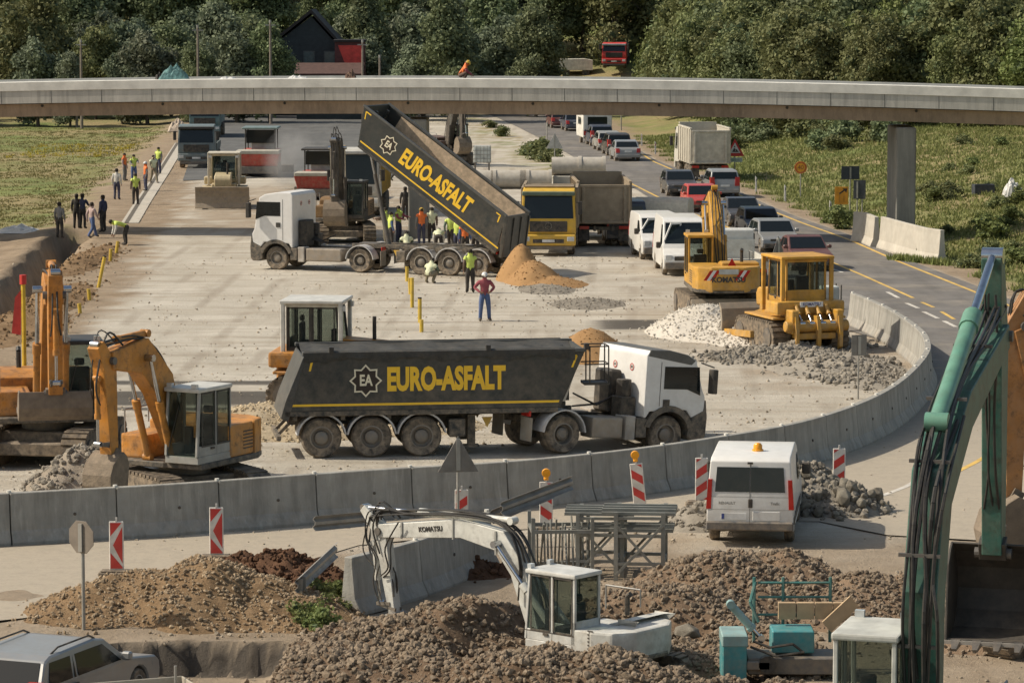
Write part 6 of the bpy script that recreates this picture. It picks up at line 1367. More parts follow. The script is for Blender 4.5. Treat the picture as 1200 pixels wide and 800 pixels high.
GX = excavator('big green excavator seen from behind at the right, arm and toothed bucket hanging', (5.8, 48.0, 0), R(73), GRN,
          [(.45, 1.9), (.4, 3.6), (.95, 5.05), (2.9, 5.95), (6.5, 6.7)], [(6.25, 8.0), (6.6, 6.6), (6.75, 3.15)], R(26), 1.35, 1.12, R(10), 1., cabm=M('cab_pale', (.5, .5, .46), .45, dust=.3), cabroof=M('cab_pale', (.5, .5, .46), .45, dust=.3),
          boomw=.5, armw=.32, bh=(.22, .36, .4, .3, .2), ah=(.16, .36, .2), acyl=(1.3, 5.95), bcyl=False, cylmat=M('light_green_cylinder', (.11, .26, .19), .4, dust=.25), weather=.45, bmat=M('dark_bucket', (.05, .045, .04), .6, dust=.3), cabz=3.05, teeth=4)
hoses(GX, [(-.05, 2.0), (-.12, 3.6), (.3, 5.0), (1.3, 5.9), (2.7, 6.45), (4.6, 6.8), (6.1, 7.2)], 4, .03, .1, yoff=-.02)
hoses(GX, [(-.02, 2.4), (-.1, 3.4), (.1, 4.6), (.8, 5.6), (1.6, 6.0)], 2, .032, .1, yoff=.12)
hoses(GX, [(-.05, 2.2), (-.25, 3.3), (.0, 4.0), (.25, 5.1), (1.9, 5.95)], 2, .034, .12, yoff=-.2)
for x_, z_ in ((-.08, 2.9), (0, 4.2), (.75, 5.45), (2.1, 6.2), (4.4, 6.75)): b = B(); b.box((x_, 0, z_), (.06, .6, .05)); b.o('hose_clamp', STL, GX)
excavator('rusty orange excavator arm behind the green one at the right edge', XY(1292, 62), R(186), (.38, .17, .05),
          [(.45, 1.6), (.7, 3.4), (1.15, 5.0), (1.6, 6.1)], [(1.45, 6.7), (1.75, 6.0), (1.75, 2.9)], R(30), 1.1, 1., R(40), 1., bh=(.22, .38, .4, .22), weather=.7)
def krear(o, cw, hl):
    x = -hl - .004
    for sy in (-1, 1):
        b = B()
        b.prism([(sy * .55 + .0, 1.5), (sy * .55 + .12, 1.5), (sy * .55 - .12 + .0, 1.86), (sy * .55 - .24, 1.86)], x - .006, x, 'x'); b.prism([(sy * .55 + .24, 1.5), (sy * .55 + .36, 1.5), (sy * .55 + .12, 1.86), (sy * .55, 1.86)], x - .006, x, 'x'); b.o('red_stripe', REDL, cw)
        b = B(); b.prism([(sy * .55 + .12, 1.5), (sy * .55 + .24, 1.5), (sy * .55 + .0, 1.86), (sy * .55 - .12, 1.86)], x - .006, x, 'x'); b.o('white_stripe', WHT, cw)
    b = B(); b.bb(x - .008, x, -.35, .35, 1.72, 1.9); b.o('plate', M('plate_grey', (.45, .47, .45), .5), cw)
    text_mesh('machine_lettering', 'KOMATSU', .26, BLK, cw, T(x - .004, 0, 1.52) @ FACE['-x'], bold=.012)
    b = B(); b.prism([(-.3, 2.0), (.0, 2.0), (-.15, 2.28)], -hl + .3, -hl + .32, 'x'); b.o('warning_triangle', REDL, cw)
excavator('yellow excavator seen from behind with striped counterweight beside the gravel heap', XY(844, 126.4), R(93), YLW,
          [(.45, 1.5), (1.2, 3.0), (2.3, 4.0), (4.6, 3.4)], [(5.0, 3.8), (4.6, 3.3), (4.3, 1.6)], R(30), 1.1, .9, R(4), 1.02, rear=krear, blade=True, bh=(.2, .38, .4, .2), weather=.45, cabm=M('cab_yellow', YLW, .45, dust=.3))
excavator('dark dusty excavator with upright boom behind the white tipper cab', XY(402, 163), R(-97), (.25, .14, .05),
          [(.45, 1.5), (.9, 3.2), (1.4, 4.6), (2.0, 4.9)], [(2.4, 5.0), (2.1, 4.6), (2.15, 2.0)], R(20), 1.0, .9, R(15), 1., boommat=M('dark_boom', (.05, .045, .04), .6, dust=.6), bh=(.2, .34, .36, .2))
excavator('small dark excavator under the bridge beyond the raised bed', XY(522, 232), R(-60), (.12, .07, .05),
          [(.45, 1.5), (.9, 3.0), (1.5, 4.2), (2.4, 4.4)], [(2.8, 4.5), (2.5, 4.1), (2.6, 2.0)], R(20), 1.0, .9, R(15), .95, boommat=M('dark_boom'), bh=(.2, .34, .36, .2))
bulldozer('yellow bulldozer with ripper seen from behind beside the curved barrier', XY(927, 115.3), R(108), YLW, .98, logo=True)
bulldozer('cream bulldozer facing the camera with lowered blade on the left carriageway', XY(263, 188.5), R(-88), CRMY, .92, ripper=False, cabroof=M('cab_cream', (.55, .5, .4), .5, dust=.3))
bulldozer('orange machine with white cab roof showing above the front tipper trailer', XY(391, 98.8), R(-6), ORG, .98, ripper=False, cabroof=M('cab_roof_white'), cage=M('cab_frame_black'))
# lorries
lorry('yellow lorry facing the camera right of the raised bed', XY(645, 157.6), R(-92), (.62, .38, .04), 'tipper', (.3, .24, .17), Hc=3.05, name='lorry', star3=True, cabroof=(.1, .14, .1))
lorry('dusty tan tipper lorry seen from behind next to the yellow lorry', (XD(702, 163), 163, 0), R(92), (.3, .25, .18), 'tipper', (.30, .235, .16), Hc=2.9, hb=3.1)
lorry('beige tipper lorry seen from behind on the queue road by the warning triangle', XY(822, 216), R(95), (.5, .48, .42), 'tipper', (.46, .43, .36), Hc=3.2, hb=3.35)
lorry('teal and grey lorry facing the camera at the far left of the carriageway', XY(234, 231), R(-88), (.13, .17, .18), 'flat', (.12, .15, .15), Hc=2.9, hb=3.0, name='lorry')
lorry('far teal lorry half hidden under the bridge on the left', XY(243, 276), R(-88), (.09, .16, .17), 'box', (.16, .24, .24), Hc=2.9, hb=3.0, name='lorry')
lorry('white and yellow lorry behind the dark upright excavator boom', XY(424, 184), R(-92), (.5, .48, .43), 'tipper', (.5, .32, .06), Hc=3.6, hb=3.4, name='lorry', cabroof=(.5, .5, .48))
o = lorry('beige canvas covered pickup behind the two white vans', XY(757, 164.5), R(168), (.6, .58, .52), 'tarp', (.78, .7, .56), L=5.6, name='pickup', cat='truck', hb=2.3, Hc=2.5); o.scale = (.78,) * 3
o = lorry('white flatbed pickup behind the yellow excavator', XY(864, 141), R(94), (.58, .58, .55), 'flat', (.5, .5, .46), name='pickup', cat='truck'); o.scale = (.72,) * 3
# vans
van('white panel van seen from behind with amber roof lamp beside the boulders', (XD(885, 76.3), 76.3, 0), R(83), beacon=True)
van('white van facing the camera with its door open, left one of the pair', XY(769, 153.8), R(-84), 4.6, door_open=True, detail=False)
van('white van with open door close behind the yellow excavator', XY(797, 146), R(-87), 5.2, Hh=2.35, door_open=True, detail=False)
van('dark blue van half hidden right of the dusty tan tipper', XY(731, 162), R(92), 4.6, Hh=2.1, col='navy', detail=False)
# cars
cars = [('red', 'hatch', 821, 185, -86, 'red car facing the camera in the queue beside the white vans'), ('dark', 'hatch', 795, 199, -86, 'dark car facing the camera behind the red one'),
        ('silver', 'suv', 844, 198, 94, 'silver off-road car seen from behind below the beige tipper'), ('dark', 'sedan', 868, 174, -85, 'dark car facing the camera, farthest of the dark pair right of the white pickup'),
        ('navy', 'hatch', 889, 166, -85, 'navy car facing the camera between the dark car and the silver one'), ('silver', 'hatch', 906, 157.5, -84, 'small silver car facing the camera behind the grey sign back'),
        ('maroon', 'sedan', 942, 147.5, -83, 'dark maroon car facing the camera, first in the queue behind the bulldozer'),
        ('silver', 'sedan', 732, 238, 95, 'silver saloon seen from behind, last of the line of cars behind the caravan'), ('black', 'suv', 722, 245.5, 95, 'black car directly in front of the silver saloon'),
        ('champagne', 'hatch', 711, 252.5, 95, 'pale hatchback between the black car and the caravan'), ('navy', 'suv', 702, 260, 95, 'dark blue car close behind the caravan'),
        ('navy', 'sedan', 672, 286, 96, 'dark blue car far down the road in front of the caravan'), ('maroon', 'hatch', 655, 292, 96, 'small maroon car, farthest on the road under the bridge')]
for col, st, px, Y, h, lab in cars: car(lab, col, XY(px, Y), R(h), st, group='cars queueing on the road', Hh=1.6 if st == 'suv' else 1.45)
car('silver green estate car at the bottom left corner, seen from behind', 'silver', (-8.1, 60.1, -.7), R(68), 'wagon', 4.4, 1.74, 1.42, rails=True, wn=28)
# caravan
def caravan(loc, rz):
    o = thing('caravan', 'white caravan with dark rear window in the queue under the bridge', 'caravan', loc, rz); pm = M('caravan_white', (.68, .66, .6), .4, dust=.15)
    b = B(); b.prism([(-2.4, .5), (2.3, .5), (2.5, 1.2), (2.3, 2.2), (1.9, 2.6), (-2.2, 2.6), (-2.4, 2.4)], -1.12, 1.12); b.o('body', pm, o, bev=.08, seg=2)
    b = B(); b.bb(-2.42, -2.39, -.75, .75, 1.45, 2.1); b.o('rear_window', GLD, o, bev=.005)
    for s in (-1, 1):
        b = B(); b.bb(-2.43, -2.39, s * .95 - .1, s * .95 + .1, .7, 1.1); b.o('tail_light', REDL, o); wheel(o, -.1, s * 1.0, .32, .2); b = B(); b.bb(-1.2, 1.0, s * 1.12 - .01, s * 1.12 + .01, 1.45, 2.0); b.o('side_window', GLD, o)
    b = B(); b.bb(-2.46, -2.36, -1.1, 1.1, .45, .62); b.o('bumper', GRY, o, bev=.02); b = B(); b.bb(2.3, 3.6, -.05, .05, .45, .55); b.o('drawbar', STL, o); b = B(); b.bb(-2.43, -2.4, -.26, .26, .75, .86); b.o('number_plate', PLATE, o)
caravan(XY(696, 264), R(95))
# pavers
def paver(label, loc, rz, col, roof, s=1.):
    pm = M('machine_' + str(col), col, .5, dust=.4); o = thing('paver', label, 'road paver', loc, rz); o.scale = (s,) * 3
    for sy in (-1, 1): track(o, None, sy * .95, 3.0, .75, .4)
    b = B(); b.bb(-1.6, .6, -1.15, 1.15, .8, 1.7); b.o('engine_body', pm, o, bev=.05)
    b = B(); b.hexa([(.7, -1.15, .7), (2.3, -1.2, .7), (2.3, 1.2, .7), (.7, 1.15, .7), (.7, -1.35, 1.5), (2.5, -1.4, 1.5), (2.5, 1.4, 1.5), (.7, 1.35, 1.5)]); b.o('hopper', pm, o, bev=.03)
    b = B(); b.bb(2.3, 2.45, -1.3, 1.3, .25, .72); b.o('push_bar', STL, o, bev=.02); b = B(); b.bb(.72, 2.52, -1.38, 1.38, 1.5, 1.72); b.o('hopper_rim', M('rim_pale', (.42, .4, .34), .6, dust=.5), o, bev=.03)
    b = B(); b.bb(-2.6, -1.9, -1.9, 1.9, .1, .6); b.o('screed', STL, o, bev=.03)
    b = B()
    for x in (-1.4, .4):
        for sy in (-1, 1): b.cyl((x, sy * .95, 1.6), (x, sy * .95, 3.0), .04)
    b.o('canopy_posts', BLK, o); b = B(); b.bb(-1.7, .8, -1.15, 1.15, 3.0, 3.12); b.o('canopy', roof, o, bev=.04)
    b = B(); b.bb(-.8, -.3, .3, .8, 1.7, 2.1); b.bb(-.85, -.75, .3, .8, 2.1, 2.6); b.o('seat', SEAT, o, bev=.03); b = B(); b.bb(-.1, .25, -.6, .9, 1.7, 2.15); b.o('console', GRY, o, bev=.02)
    b = B(); b.bb(.38, .4, -.9, .9, 2.1, 2.95); b.o('windscreen', GLD, o)
paver('red and white road paver facing the camera left of the dust cloud', XY(306, 219), R(-91), (.42, .05, .035), M('canopy_teal', (.14, .2, .2), .5), 1.)
paver('red road paver with black canopy beside the dark upright boom', XY(376, 196), R(-93), (.35, .03, .025), M('canopy_black', (.03, .03, .03), .6, dust=.4), .92)
# dust cloud
m = bpy.data.materials.new('dust_cloud'); m.use_nodes = True; nt = m.node_tree; nt.nodes.remove(nt.nodes['Principled BSDF']); v = nt.nodes.new('ShaderNodeVolumePrincipled')
tcn = nt.nodes.new('ShaderNodeTexCoord'); gr_ = nt.nodes.new('ShaderNodeTexGradient'); gr_.gradient_type = 'SPHERICAL'; lk(nt, tcn.outputs['Object'], gr_.inputs[0])
dn = mth(nt, 'MULTIPLY', mth(nt, 'MULTIPLY', ramp(nt, gr_.outputs['Fac'], 0, .6), ramp(nt, nz(nt, 1.6, 4, tcn.outputs['Object']), .35, .65, .05, 1)), .75)
lk(nt, dn, v.inputs['Density']); v.inputs['Color'].default_value = (.7, .68, .66, 1); lk(nt, v.outputs[0], nt.nodes['Material Output'].inputs['Volume'])
bm = bmesh.new(); bmesh.ops.create_icosphere(bm, subdivisions=2, radius=1.0); me = bpy.data.meshes.new('dust'); bm.to_mesh(me); bm.free(); me.materials.append(m)
o = link(bpy.data.objects.new('dust_cloud', me)); o.location = (XD(341, 205), 205, 1.7); o.scale = (1.9, 1.6, 2.1); meta(o, 'grey dust cloud drifting between the two red pavers', 'dust', None, 'stuff')
# ================================================================ signs, posts and small things
RWR = M('board_red', (.55, .035, .03), .5, dust=.12); RWW = M('board_white', (.66, .63, .58), .5, dust=.15); SGB = M('sign_back', (.19, .185, .175), .5, .3, dust=.3); POST = M('sign_post', (.33, .33, .31), .45, .4, dust=.3)
YST = M('yellow_stake', (.62, .42, .03), .6, dust=.25); FOOT = M('rubber_foot', (.09, .075, .06), .9, dust=.6)
def board(px, py, label, lamp=False, tilt=0., pat='diag', yaw=0.):
    p = G(px, py); o = thing('delineator_board', label, 'delineator', p, yaw, 'red and white delineator boards', ry=tilt)
    b = B(); b.bb(-.38, .38, -.17, .17, 0, .1); b.bb(-.33, .33, -.13, .13, .1, .14); b.o('foot', FOOT, o, bev=.03)
    b = B(); b.bb(-.15, .15, -.02, .02, .14, 1.16); bd = b.o('board', RWW, o, bev=.012)
    def clip(poly_):   # clip stripes to the board face
        out = poly_
        for ax, lim, sg in ((0, -.125, 1), (0, .125, -1), (1, .17, 1), (1, 1.13, -1)):
            src, out = out, []
            for i in range(len(src)):
                a, c = src[i], src[(i + 1) % len(src)]; ia = (a[ax] - lim) * sg >= 0; ic = (c[ax] - lim) * sg >= 0
                if ia: out.append(a)
                if ia != ic: t = (lim - a[ax]) / (c[ax] - a[ax]); out.append((a[0] + (c[0] - a[0]) * t, a[1] + (c[1] - a[1]) * t))
            if len(out) < 3: return None
        return out
    st = B()
    if pat == 'diag': polys = [[(-.2, z), (-.2, z + .2), (.2, z + .48), (.2, z + .28)] for z in np.arange(-.2, 1.2, .4)]
    elif pat == 'diag2': polys = [[(-.2, z + .28), (-.2, z + .48), (.2, z + .2), (.2, z)] for z in np.arange(-.2, 1.2, .4)]
    else: polys = [[(-.125, .17), (.125, .17), (.125, .2), (-.125, .5)], [(-.125, .98), (.1, 1.13), (-.125, 1.13)], [(.125, .28), (.125, 1.05), (-.07, .66)]] if True else []
    if pat == 'arrow': polys[1] = [(-.125, .85), (.11, 1.13), (-.125, 1.13)]
    for q in polys:
        q = clip(q)
        if q: st.prism(q, -.026, -.0205)
    st.o('red_stripes', RWR, bd)
    b = B(); b.bb(-.02, .02, -.02, .02, 1.16, 1.24); b.o('handle', RWW, bd)
    if lamp:
        b = B(); b.cyl((0, 0, 1.2), (0, 0, 1.27), .06, n=12); b.cyl((0, -.05, 1.36), (0, .05, 1.36), .1, n=20); b.o('warning_lamp', AMB, o, smooth=True, bev=.01)
board(137, 675, 'red and white board with arrow pattern, leftmost on the dusty road', pat='arrow')
board(254, 657, 'red and white board with arrow pattern, right of the leftmost board', pat='arrow')
board(541, 634, 'red and white board half hidden behind the boom of the white excavator', pat='diag')
board(640, 624, 'upright red and white board with amber lamp behind the steel racks', True, pat='diag2')
board(751, 600, 'tilted red and white board with amber lamp by the wall', True, R(-6), 'diag2')
board(822, 593, 'red and white board directly left of the parked white van', pat='diag')
board(983, 581, 'red and white board behind the boulders', pat='diag')
def post_sign(name, label, px, py, shape, w_, h_, zc, mat, face='b', yaw=0., posts=(0,), pr=.035, extra=None, tilt=0., cat='road sign'):
    p = G(px, py); o = thing(name, label, cat, p, yaw, ry=tilt)
    for x in posts: b = B(); b.cyl((x, .03, -.1), (x, .03, zc + h_ * .42), pr, n=10); b.o('post', POST, o, smooth=True)
    if shape == 'oct': pts = [(w_ / 2 * cos(a) / cos(pi / 8), zc + h_ / 2 * sin(a) / cos(pi / 8)) for a in [pi / 8 + k * pi / 4 for k in range(8)]]
    elif shape == 'tri': pts = [(-w_ / 2, zc - h_ / 2), (w_ / 2, zc - h_ / 2), (0, zc + h_ / 2)]
    elif shape == 'round': pts = [(w_ / 2 * cos(a), zc + w_ / 2 * sin(a)) for a in [k * pi / 12 for k in range(24)]]
    else: pts = [(-w_ / 2, zc - h_ / 2), (w_ / 2, zc - h_ / 2), (w_ / 2, zc + h_ / 2), (-w_ / 2, zc + h_ / 2)]
    b = B(); b.prism(pts, -.012 - (.0 if face == 'f' else -.0), .0); pl = b.o('plate', mat, o, bev=.004)
    if face == 'b':
        b = B(); b.bb(posts[0] - .045, posts[0] + .045, -.05, -.012, zc - h_ * .45, zc + h_ * .42); b.o('bracket', POST, pl)
    if extra: extra(o, pl)
    return o
post_sign('stop_sign', 'grey back of an octagonal stop sign on a tall post above the estate car', 97, 738, 'oct', .62, .62, 1.8, M('stop_back', (.2, .17, .14), .6, dust=.2), 'b', R(-35))
post_sign('triangle_sign', 'grey back of a triangular sign standing before the wall below the front tipper', 537, 640, 'tri', .9, .8, 2.05, SGB, 'b', R(8))
post_sign('triangle_sign', 'grey back of a triangular sign in front of the small silver car', 911, 388, 'tri', .9, 1.0, 2.9, SGB, 'b', R(40))
post_sign('triangle_sign', 'pale back of a far triangular sign beside the concrete pipes', 650, 203, 'tri', 1.1, 1.0, 2.1, M('pale_back', (.42, .42, .4), .5, dust=.2), 'b')
post_sign('road_sign', 'dull grey sign back on a thin post over the rubble inside the curved wall', 1006, 467, 'rect', .5, .62, 1.6, SGB, 'b', R(20), pr=.025)
YLS = M('sign_orange', (.72, .32, .03), .5, dust=.1)
def warn(o, pl):
    b = B(); zc = 1.85; b.prism([(-.36, zc - .3), (.36, zc - .3), (0, zc + .36)], -.018, -.0125); f = b.o('sign_face', RWW, pl)
    b = B(); b.prism([(-.17, zc - .24), (.02, zc - .24), (.0, zc + .0), (-.08, zc - .02)], -.022, -.0185); b.prism([(.0, zc - .24), (.24, zc - .24), (.1, zc - .05)], -.022, -.0185); b.prism([(-.06, zc + .06), (.02, zc + .06), (.02, zc + .14), (-.06, zc + .14)], -.022, -.0185); b.beam((-.05, -.02, zc + .0), (.1, -.02, zc - .14), .004, .04); b.o('men_at_work_symbol', BLK, f)
    b = B(); b.bb(-.48, .48, -.012, 0, .98, 1.26); q = b.o('lower_panel', M('panel_pale_green', (.5, .58, .5), .5), o); text_mesh('panel_lettering', '1000 m', .2, M('print_green', (.1, .25, .15), .5), q, T(0, -.014, 1.12) @ FACE['-y'])
post_sign('warning_sign', 'red bordered triangular roadworks sign over a pale panel by the beige tipper', 861, 208, 'tri', 1.2, 1.1, 1.9, RWR, 'f', extra=warn, pr=.04)
def yr(o, pl): 
    b = B(); b.lathe([(.34, -.014), (.34, -.019), (.26, -.019), (.26, -.014)], (0, 0, 1.75), 'y', 24); b.o('ring', M('sign_red_ring', (.5, .1, .02), .5), pl); text_mesh('speed_number', '40', .34, M('sign_brown_print', (.18, .07, .02), .5), pl, T(0, -.016, 1.75) @ FACE['-y'])
post_sign('speed_sign', 'orange speed limit sign on a pole in the grass verge', 938, 232, 'round', .72, .72, 1.75, YLS, 'f', extra=yr)
def yc(o, pl):
    b = B(); zc = .95; 
    b.beam((-.12, -.015, zc - .35), (-.12, -.015, zc + .1), .004, .08); b.beam((-.12, -.015, zc + .1), (.15, -.015, zc + .3), .004, .08); b.beam((.12, -.015, zc - .35), (.12, -.015, zc), .004, .08); b.prism([(.05, zc + .38), (.3, zc + .38), (.25, zc + .15)], -.02, -.0125); b.o('arrows', BLK, pl)
post_sign('lane_sign', 'square orange lane sign with black arrows, low beside the pale barrier', 986, 250, 'rect', .72, .95, .95, YLS, 'f', extra=yc)
DKB = M('sign_dark', (.035, .045, .06), .5, dust=.15)
post_sign('road_sign', 'dark blue sign on a tall pole above the orange lane sign', 996, 252, 'rect', 1.0, .7, 2.25, DKB, 'b', R(10), (0.,), extra=None)
post_sign('road_sign', 'dark rectangular sign on two posts right of the orange lane sign', 1007, 252, 'rect', .65, 1.0, 1.35, DKB, 'b', R(-10), (-.12, .14))
for px, py in ((752, 171), (768, 181), (791, 192), (886, 225), (920, 236), (973, 256)):
    p = G(px, py); o = thing('marker_post', 'short white plastic marker post along the outer verge of the road', 'marker post', p, 0, 'white marker posts on the verge'); b = B(); b.prism([(-.06, 0), (.06, 0), (.05, .85), (-.05, .95)], -.05, .05); b.o('post', WHT, o, bev=.01)
    b = B(); b.bb(-.02, .02, -.056, -.051, .62, .78); b.o('reflector', REDL if px < 800 else BLK, o)
for i, (x0, y0, x1, y1) in enumerate(((78, 390, 78, 378), (94, 367, 93, 357), (105, 352, 104, 340), (115, 337, 123, 301), (129, 306, 130, 293), (136, 297, 138, 284), (477, 330, 477, 312), (481, 345, 480, 327), (483, 360, 483, 327), (492, 378, 492, 350), (494, 389, 494, 376))):
    p = G(x0, y0); h = max(.3, ZD(y1, p.y)); t = thing('stake', 'yellow marking stake in the row along the left edge of the road base' if i < 6 else 'yellow marking stake in the row in front of the raised tipper', 'stake', p, 0, 'yellow stakes, left row' if i < 6 else 'yellow stakes, middle row')
    b = B(); dx = XD(x1, p.y) - p.x; b.cyl((0, 0, -.05), (dx, 0, h), .07, n=8); b.o('shaft', YST, t); b = B(); b.cyl((dx, 0, h), (dx * 1.08, 0, h + .05), .072, n=8); b.o('cap', BRN if i % 3 == 0 else YST, t)
# lamp and power poles beyond the bridge
WOOD = M('pole_wood', (.2, .17, .14), .9, dust=0); 
for px, py, Y, lab in ((95, 50, 298, 'weathered pole before the wood, nearest the left end of the bridge'), (232, 33, 297, 'tall pole with small lamp left of the dark gabled house'), (317, 27, 299, 'tall pole right beside the dark gabled house'), (445, 68, 300, 'short pole right of the red kiosk'), (425, 50, 301, 'thin pole touching the red kiosk')):
    x = XD(px, Y, 5); h = ZD(py, Y) - H0(x, Y); o = thing('pole', lab, 'pole', (x, Y, H0(x, Y))); b = B(); b.cyl((0, 0, 0), (0, 0, h), .14, .09, 8); b.o('shaft', WOOD, o)
    b = B(); b.bb(-.45, .45, -.06, .06, h - .25, h - .15) if px < 440 else None; b.cyl((0, 0, h), (0, 0, h + .25), .1, n=8); b.o('lamp_head', GRY, o)
p = G(90, 150); o = thing('pole', 'short wooden pole in the left field under the bridge', 'pole', p); b = B(); b.cyl((0, 0, 0), (0, 0, 1.5), .12, n=8); b.o('shaft', WOOD, o)
for px, py in ((641, 168), (728, 153)):
    p = G(px, py); o = thing('pole', 'thin grey pole by the far road, ' + ('left' if px < 700 else 'right') + ' of the caravan', 'pole', p); b = B(); b.cyl((0, 0, 0), (0, 0, 1.6), .05, n=8); b.o('shaft', POST, o)
# house, kiosk and truck beyond the bridge
Yh = 318; hx = XD(365, Yh, 5); o = thing('house', 'dark gabled house among the trees beyond the bridge', 'house', (hx, Yh, H0(hx, Yh)))
DW = M('house_wall', (.03, .04, .045), .7, dust=0); DRF = M('house_roof', (.025, .022, .022), .7, dust=0)
b = B(); b.prism([(-4, 0), (3.3, 0), (3.3, 5.6), (0, 9.2), (-4, 6.2)], 0, 7); b.o('wall', DW, o)
b = B(); b.prism([(-4.6, 5.9), (0, 9.5), (3.9, 5.2), (3.9, 5.5), (0, 9.85), (-4.6, 6.2)], -.4, 7.4); b.o('roof', DRF, o)
for x in (-2.2, -.2, 1.7):
    b = B(); b.bb(x - .55, x + .55, -.03, .0, 4.5, 6.0); w_ = b.o('window', M('house_window_frame', (.05, .07, .08), .6), o); b = B(); b.bb(x - .45, x + .45, -.045, -.03, 4.6, 5.9); b.o('pane', M('house_pane', (.08, .12, .13), .15), w_)
Yk = 314; kx = XD(409, Yk, 5); o = thing('kiosk', 'bright red fronted building beside the dark gabled house', 'building', (kx, Yk, H0(kx, Yk)))
b = B(); b.bb(-1.3, 1.4, 0, 3, 0, 6.9); b.o('wall', M('kiosk_dark', (.1, .03, .03), .6, dust=0), o); b = B(); b.prism([(-1.0, 6.6), (1.25, 6.6), (1.25, 4.75), (-.3, 4.75)], -.05, -.01); b.o('red_panel', M('kiosk_red', (.62, .06, .05), .5, dust=0), o); b = B(); b.bb(-1.45, 1.5, -.2, 3.2, 6.9, 7.1); b.o('roof', DRF, o)
o = thing('shed', 'low dark brown roofed shed in front of the red kiosk', 'shed', (XD(385, 309, 3), 309, 0)); b = B(); b.bb(-2.9, 2.9, 0, 3, 0, 4.1); b.o('wall', DW, o); b = B(); b.prism([(-.3, 4.0), (3.3, 4.9), (3.3, 5.05), (-.3, 4.15)], -3.1, 3.1, 'x'); b.o('roof', M('shed_roof', (.09, .05, .04), .8, dust=0), o)
lorry('red truck parked beyond the bridge deck', (XD(722, 349, 3.2), 349, H0(12, 349) - .1), R(-95), (.55, .04, .04), 'box', (.1, .1, .1), Hc=2.6, hb=2.6, name='lorry', cabroof=(.3, .35, .38))
o = thing('trailer', 'white sheeted trailer beyond the bridge deck left of the red truck', 'trailer', (XD(675, 348, 3), 348, H0(7, 348))); b = B(); b.prism([(-1.7, .6), (1.7, .6), (1.7, 1.6), (.9, 1.75), (-1.7, 1.7)], 0, 2); b.o('sheeted_body', M('white_sheet', (.62, .6, .52), .8, dust=.1), o); wheel(o, -1, .2, .4, .3); wheel(o, 1, .2, .4, .3)
# things left on the deck
def crumple(name, label, cat, loc, sx, sy, sz, mat, seed, par=None):
    vs = []; fs = []; n = 12
    for i in range(n + 1):
        for j in range(n + 1):
            u, v = i / n - .5, j / n - .5; e = max(0, 1 - (abs(u) * 2) ** 3) * max(0, 1 - (abs(v) * 2) ** 3)
            vs.append((u * sx, v * sy, sz * e * (.45 + .9 * abs(noise.noise((u * 5 + seed, v * 5, seed))) + .4 * random.random())))
    for i in range(n):
        for j in range(n): a = i * (n + 1) + j; fs.append([a, a + n + 1, a + n + 2, a + 1])
    o = B().add(vs, fs).o(name, mat, par); o.location = loc; return meta(o, label, cat)
TEAL = M('teal_sheet', (.12, .25, .25), .7, dust=.1, var=.4, scale=5)
for px, wd_, hh, mt, nm, lab in ((204, 1.6, .75, TEAL, 'tarpaulin', 'crumpled teal tarpaulin on the left part of the bridge deck'), (187, .5, .4, BLK, 'bag', 'black bag left of the teal tarpaulin on the bridge'), (411, .6, .45, M('brown_sack', (.12, .07, .05), .9), 'sack', 'brown sack on the edge of the bridge deck below the red kiosk'), (349, 1.2, .22, WHT, 'sheet', 'flat white sheets on the bridge deck near the gabled house'), (267, 1.0, .2, WHT, 'sheet', 'white sheets on the bridge deck right of the tarpaulin')):
    Yb = bY((px - 600) * .0415); x = XD(px, Yb - 2, 7.6); crumple(nm, lab, nm, (x, bY(x) - 2.0, bZ(x) - .1), wd_, .6, hh, mt, px)
crumple('rubble_sack', 'big pale sack of rubble at the top of the left bank', 'sack', G(208, 154), 1.6, 1.2, .9, M('pale_sack', (.55, .46, .38), .9), 2)
crumple('sheet', 'white plastic sheet on the bank left of the ditch', 'sheet', G(22, 272), 2.2, 2.0, .35, WHT, 5); crumple('white_rubbish', 'small white rubbish on the slope at the right edge', 'rubbish', G(1187, 240), 1.4, 1.0, 1.2, WHT, 8)
o = thing('trough', 'small dark trough lying in the grass of the right slope', 'trough', G(1152, 228), R(10)); b = B(); b.bb(-.55, .55, -.3, .3, 0, .1); b.bb(-.55, .55, -.3, -.24, .1, .55); b.bb(-.55, .55, .24, .3, .1, .55); b.bb(-.55, -.49, -.24, .24, .1, .55); b.bb(.49, .55, -.24, .24, .1, .55); b.o('shell', DKB, o, bev=.01)
# concrete pipes, tank
PC = M('pipe_concrete', (.42, .39, .34), .85, dust=.3, var=.12)
for px, Y, z, L, lab in ((560, 205, 0, 2.2, 'concrete pipe, leftmost of the pipe row behind the raised bed'), (598, 205, 0, 2.3, 'concrete pipe in the pipe row behind the raised bed, next to the leftmost'), (628, 205, .0, 1.9, 'concrete pipe in the middle of the pipe row'), (664, 206, .75, 1.8, 'upper concrete pipe left of the last one, on the white crates'), (694, 206, .75, 1.6, 'upper concrete pipe at the right end of the row')):
    o = thing('concrete_pipe', lab, 'pipe', (XD(px, Y), Y, z), 0); r1, r2 = .55, .44
    b = B(); b.lathe([(r1, -L / 2), (r1, L / 2 - .2), (r1 + .06, L / 2 - .2), (r1 + .06, L / 2), (r2, L / 2), (r2, -L / 2), (r1, -L / 2)], (0, 0, r1), 'x', 24); b.o('shell', PC, o, smooth=True)
for px, lab in ((662, 'low white concrete block under the upper pipes, left one'), (690, 'low white concrete block under the upper pipes, right one')):
    o = thing('concrete_block', lab, 'block', (XD(px, 206), 206, 0), 0); b = B(); b.bb(-.72, .72, -.7, .7, 0, .74); b.o('body', HB, o, bev=.04)
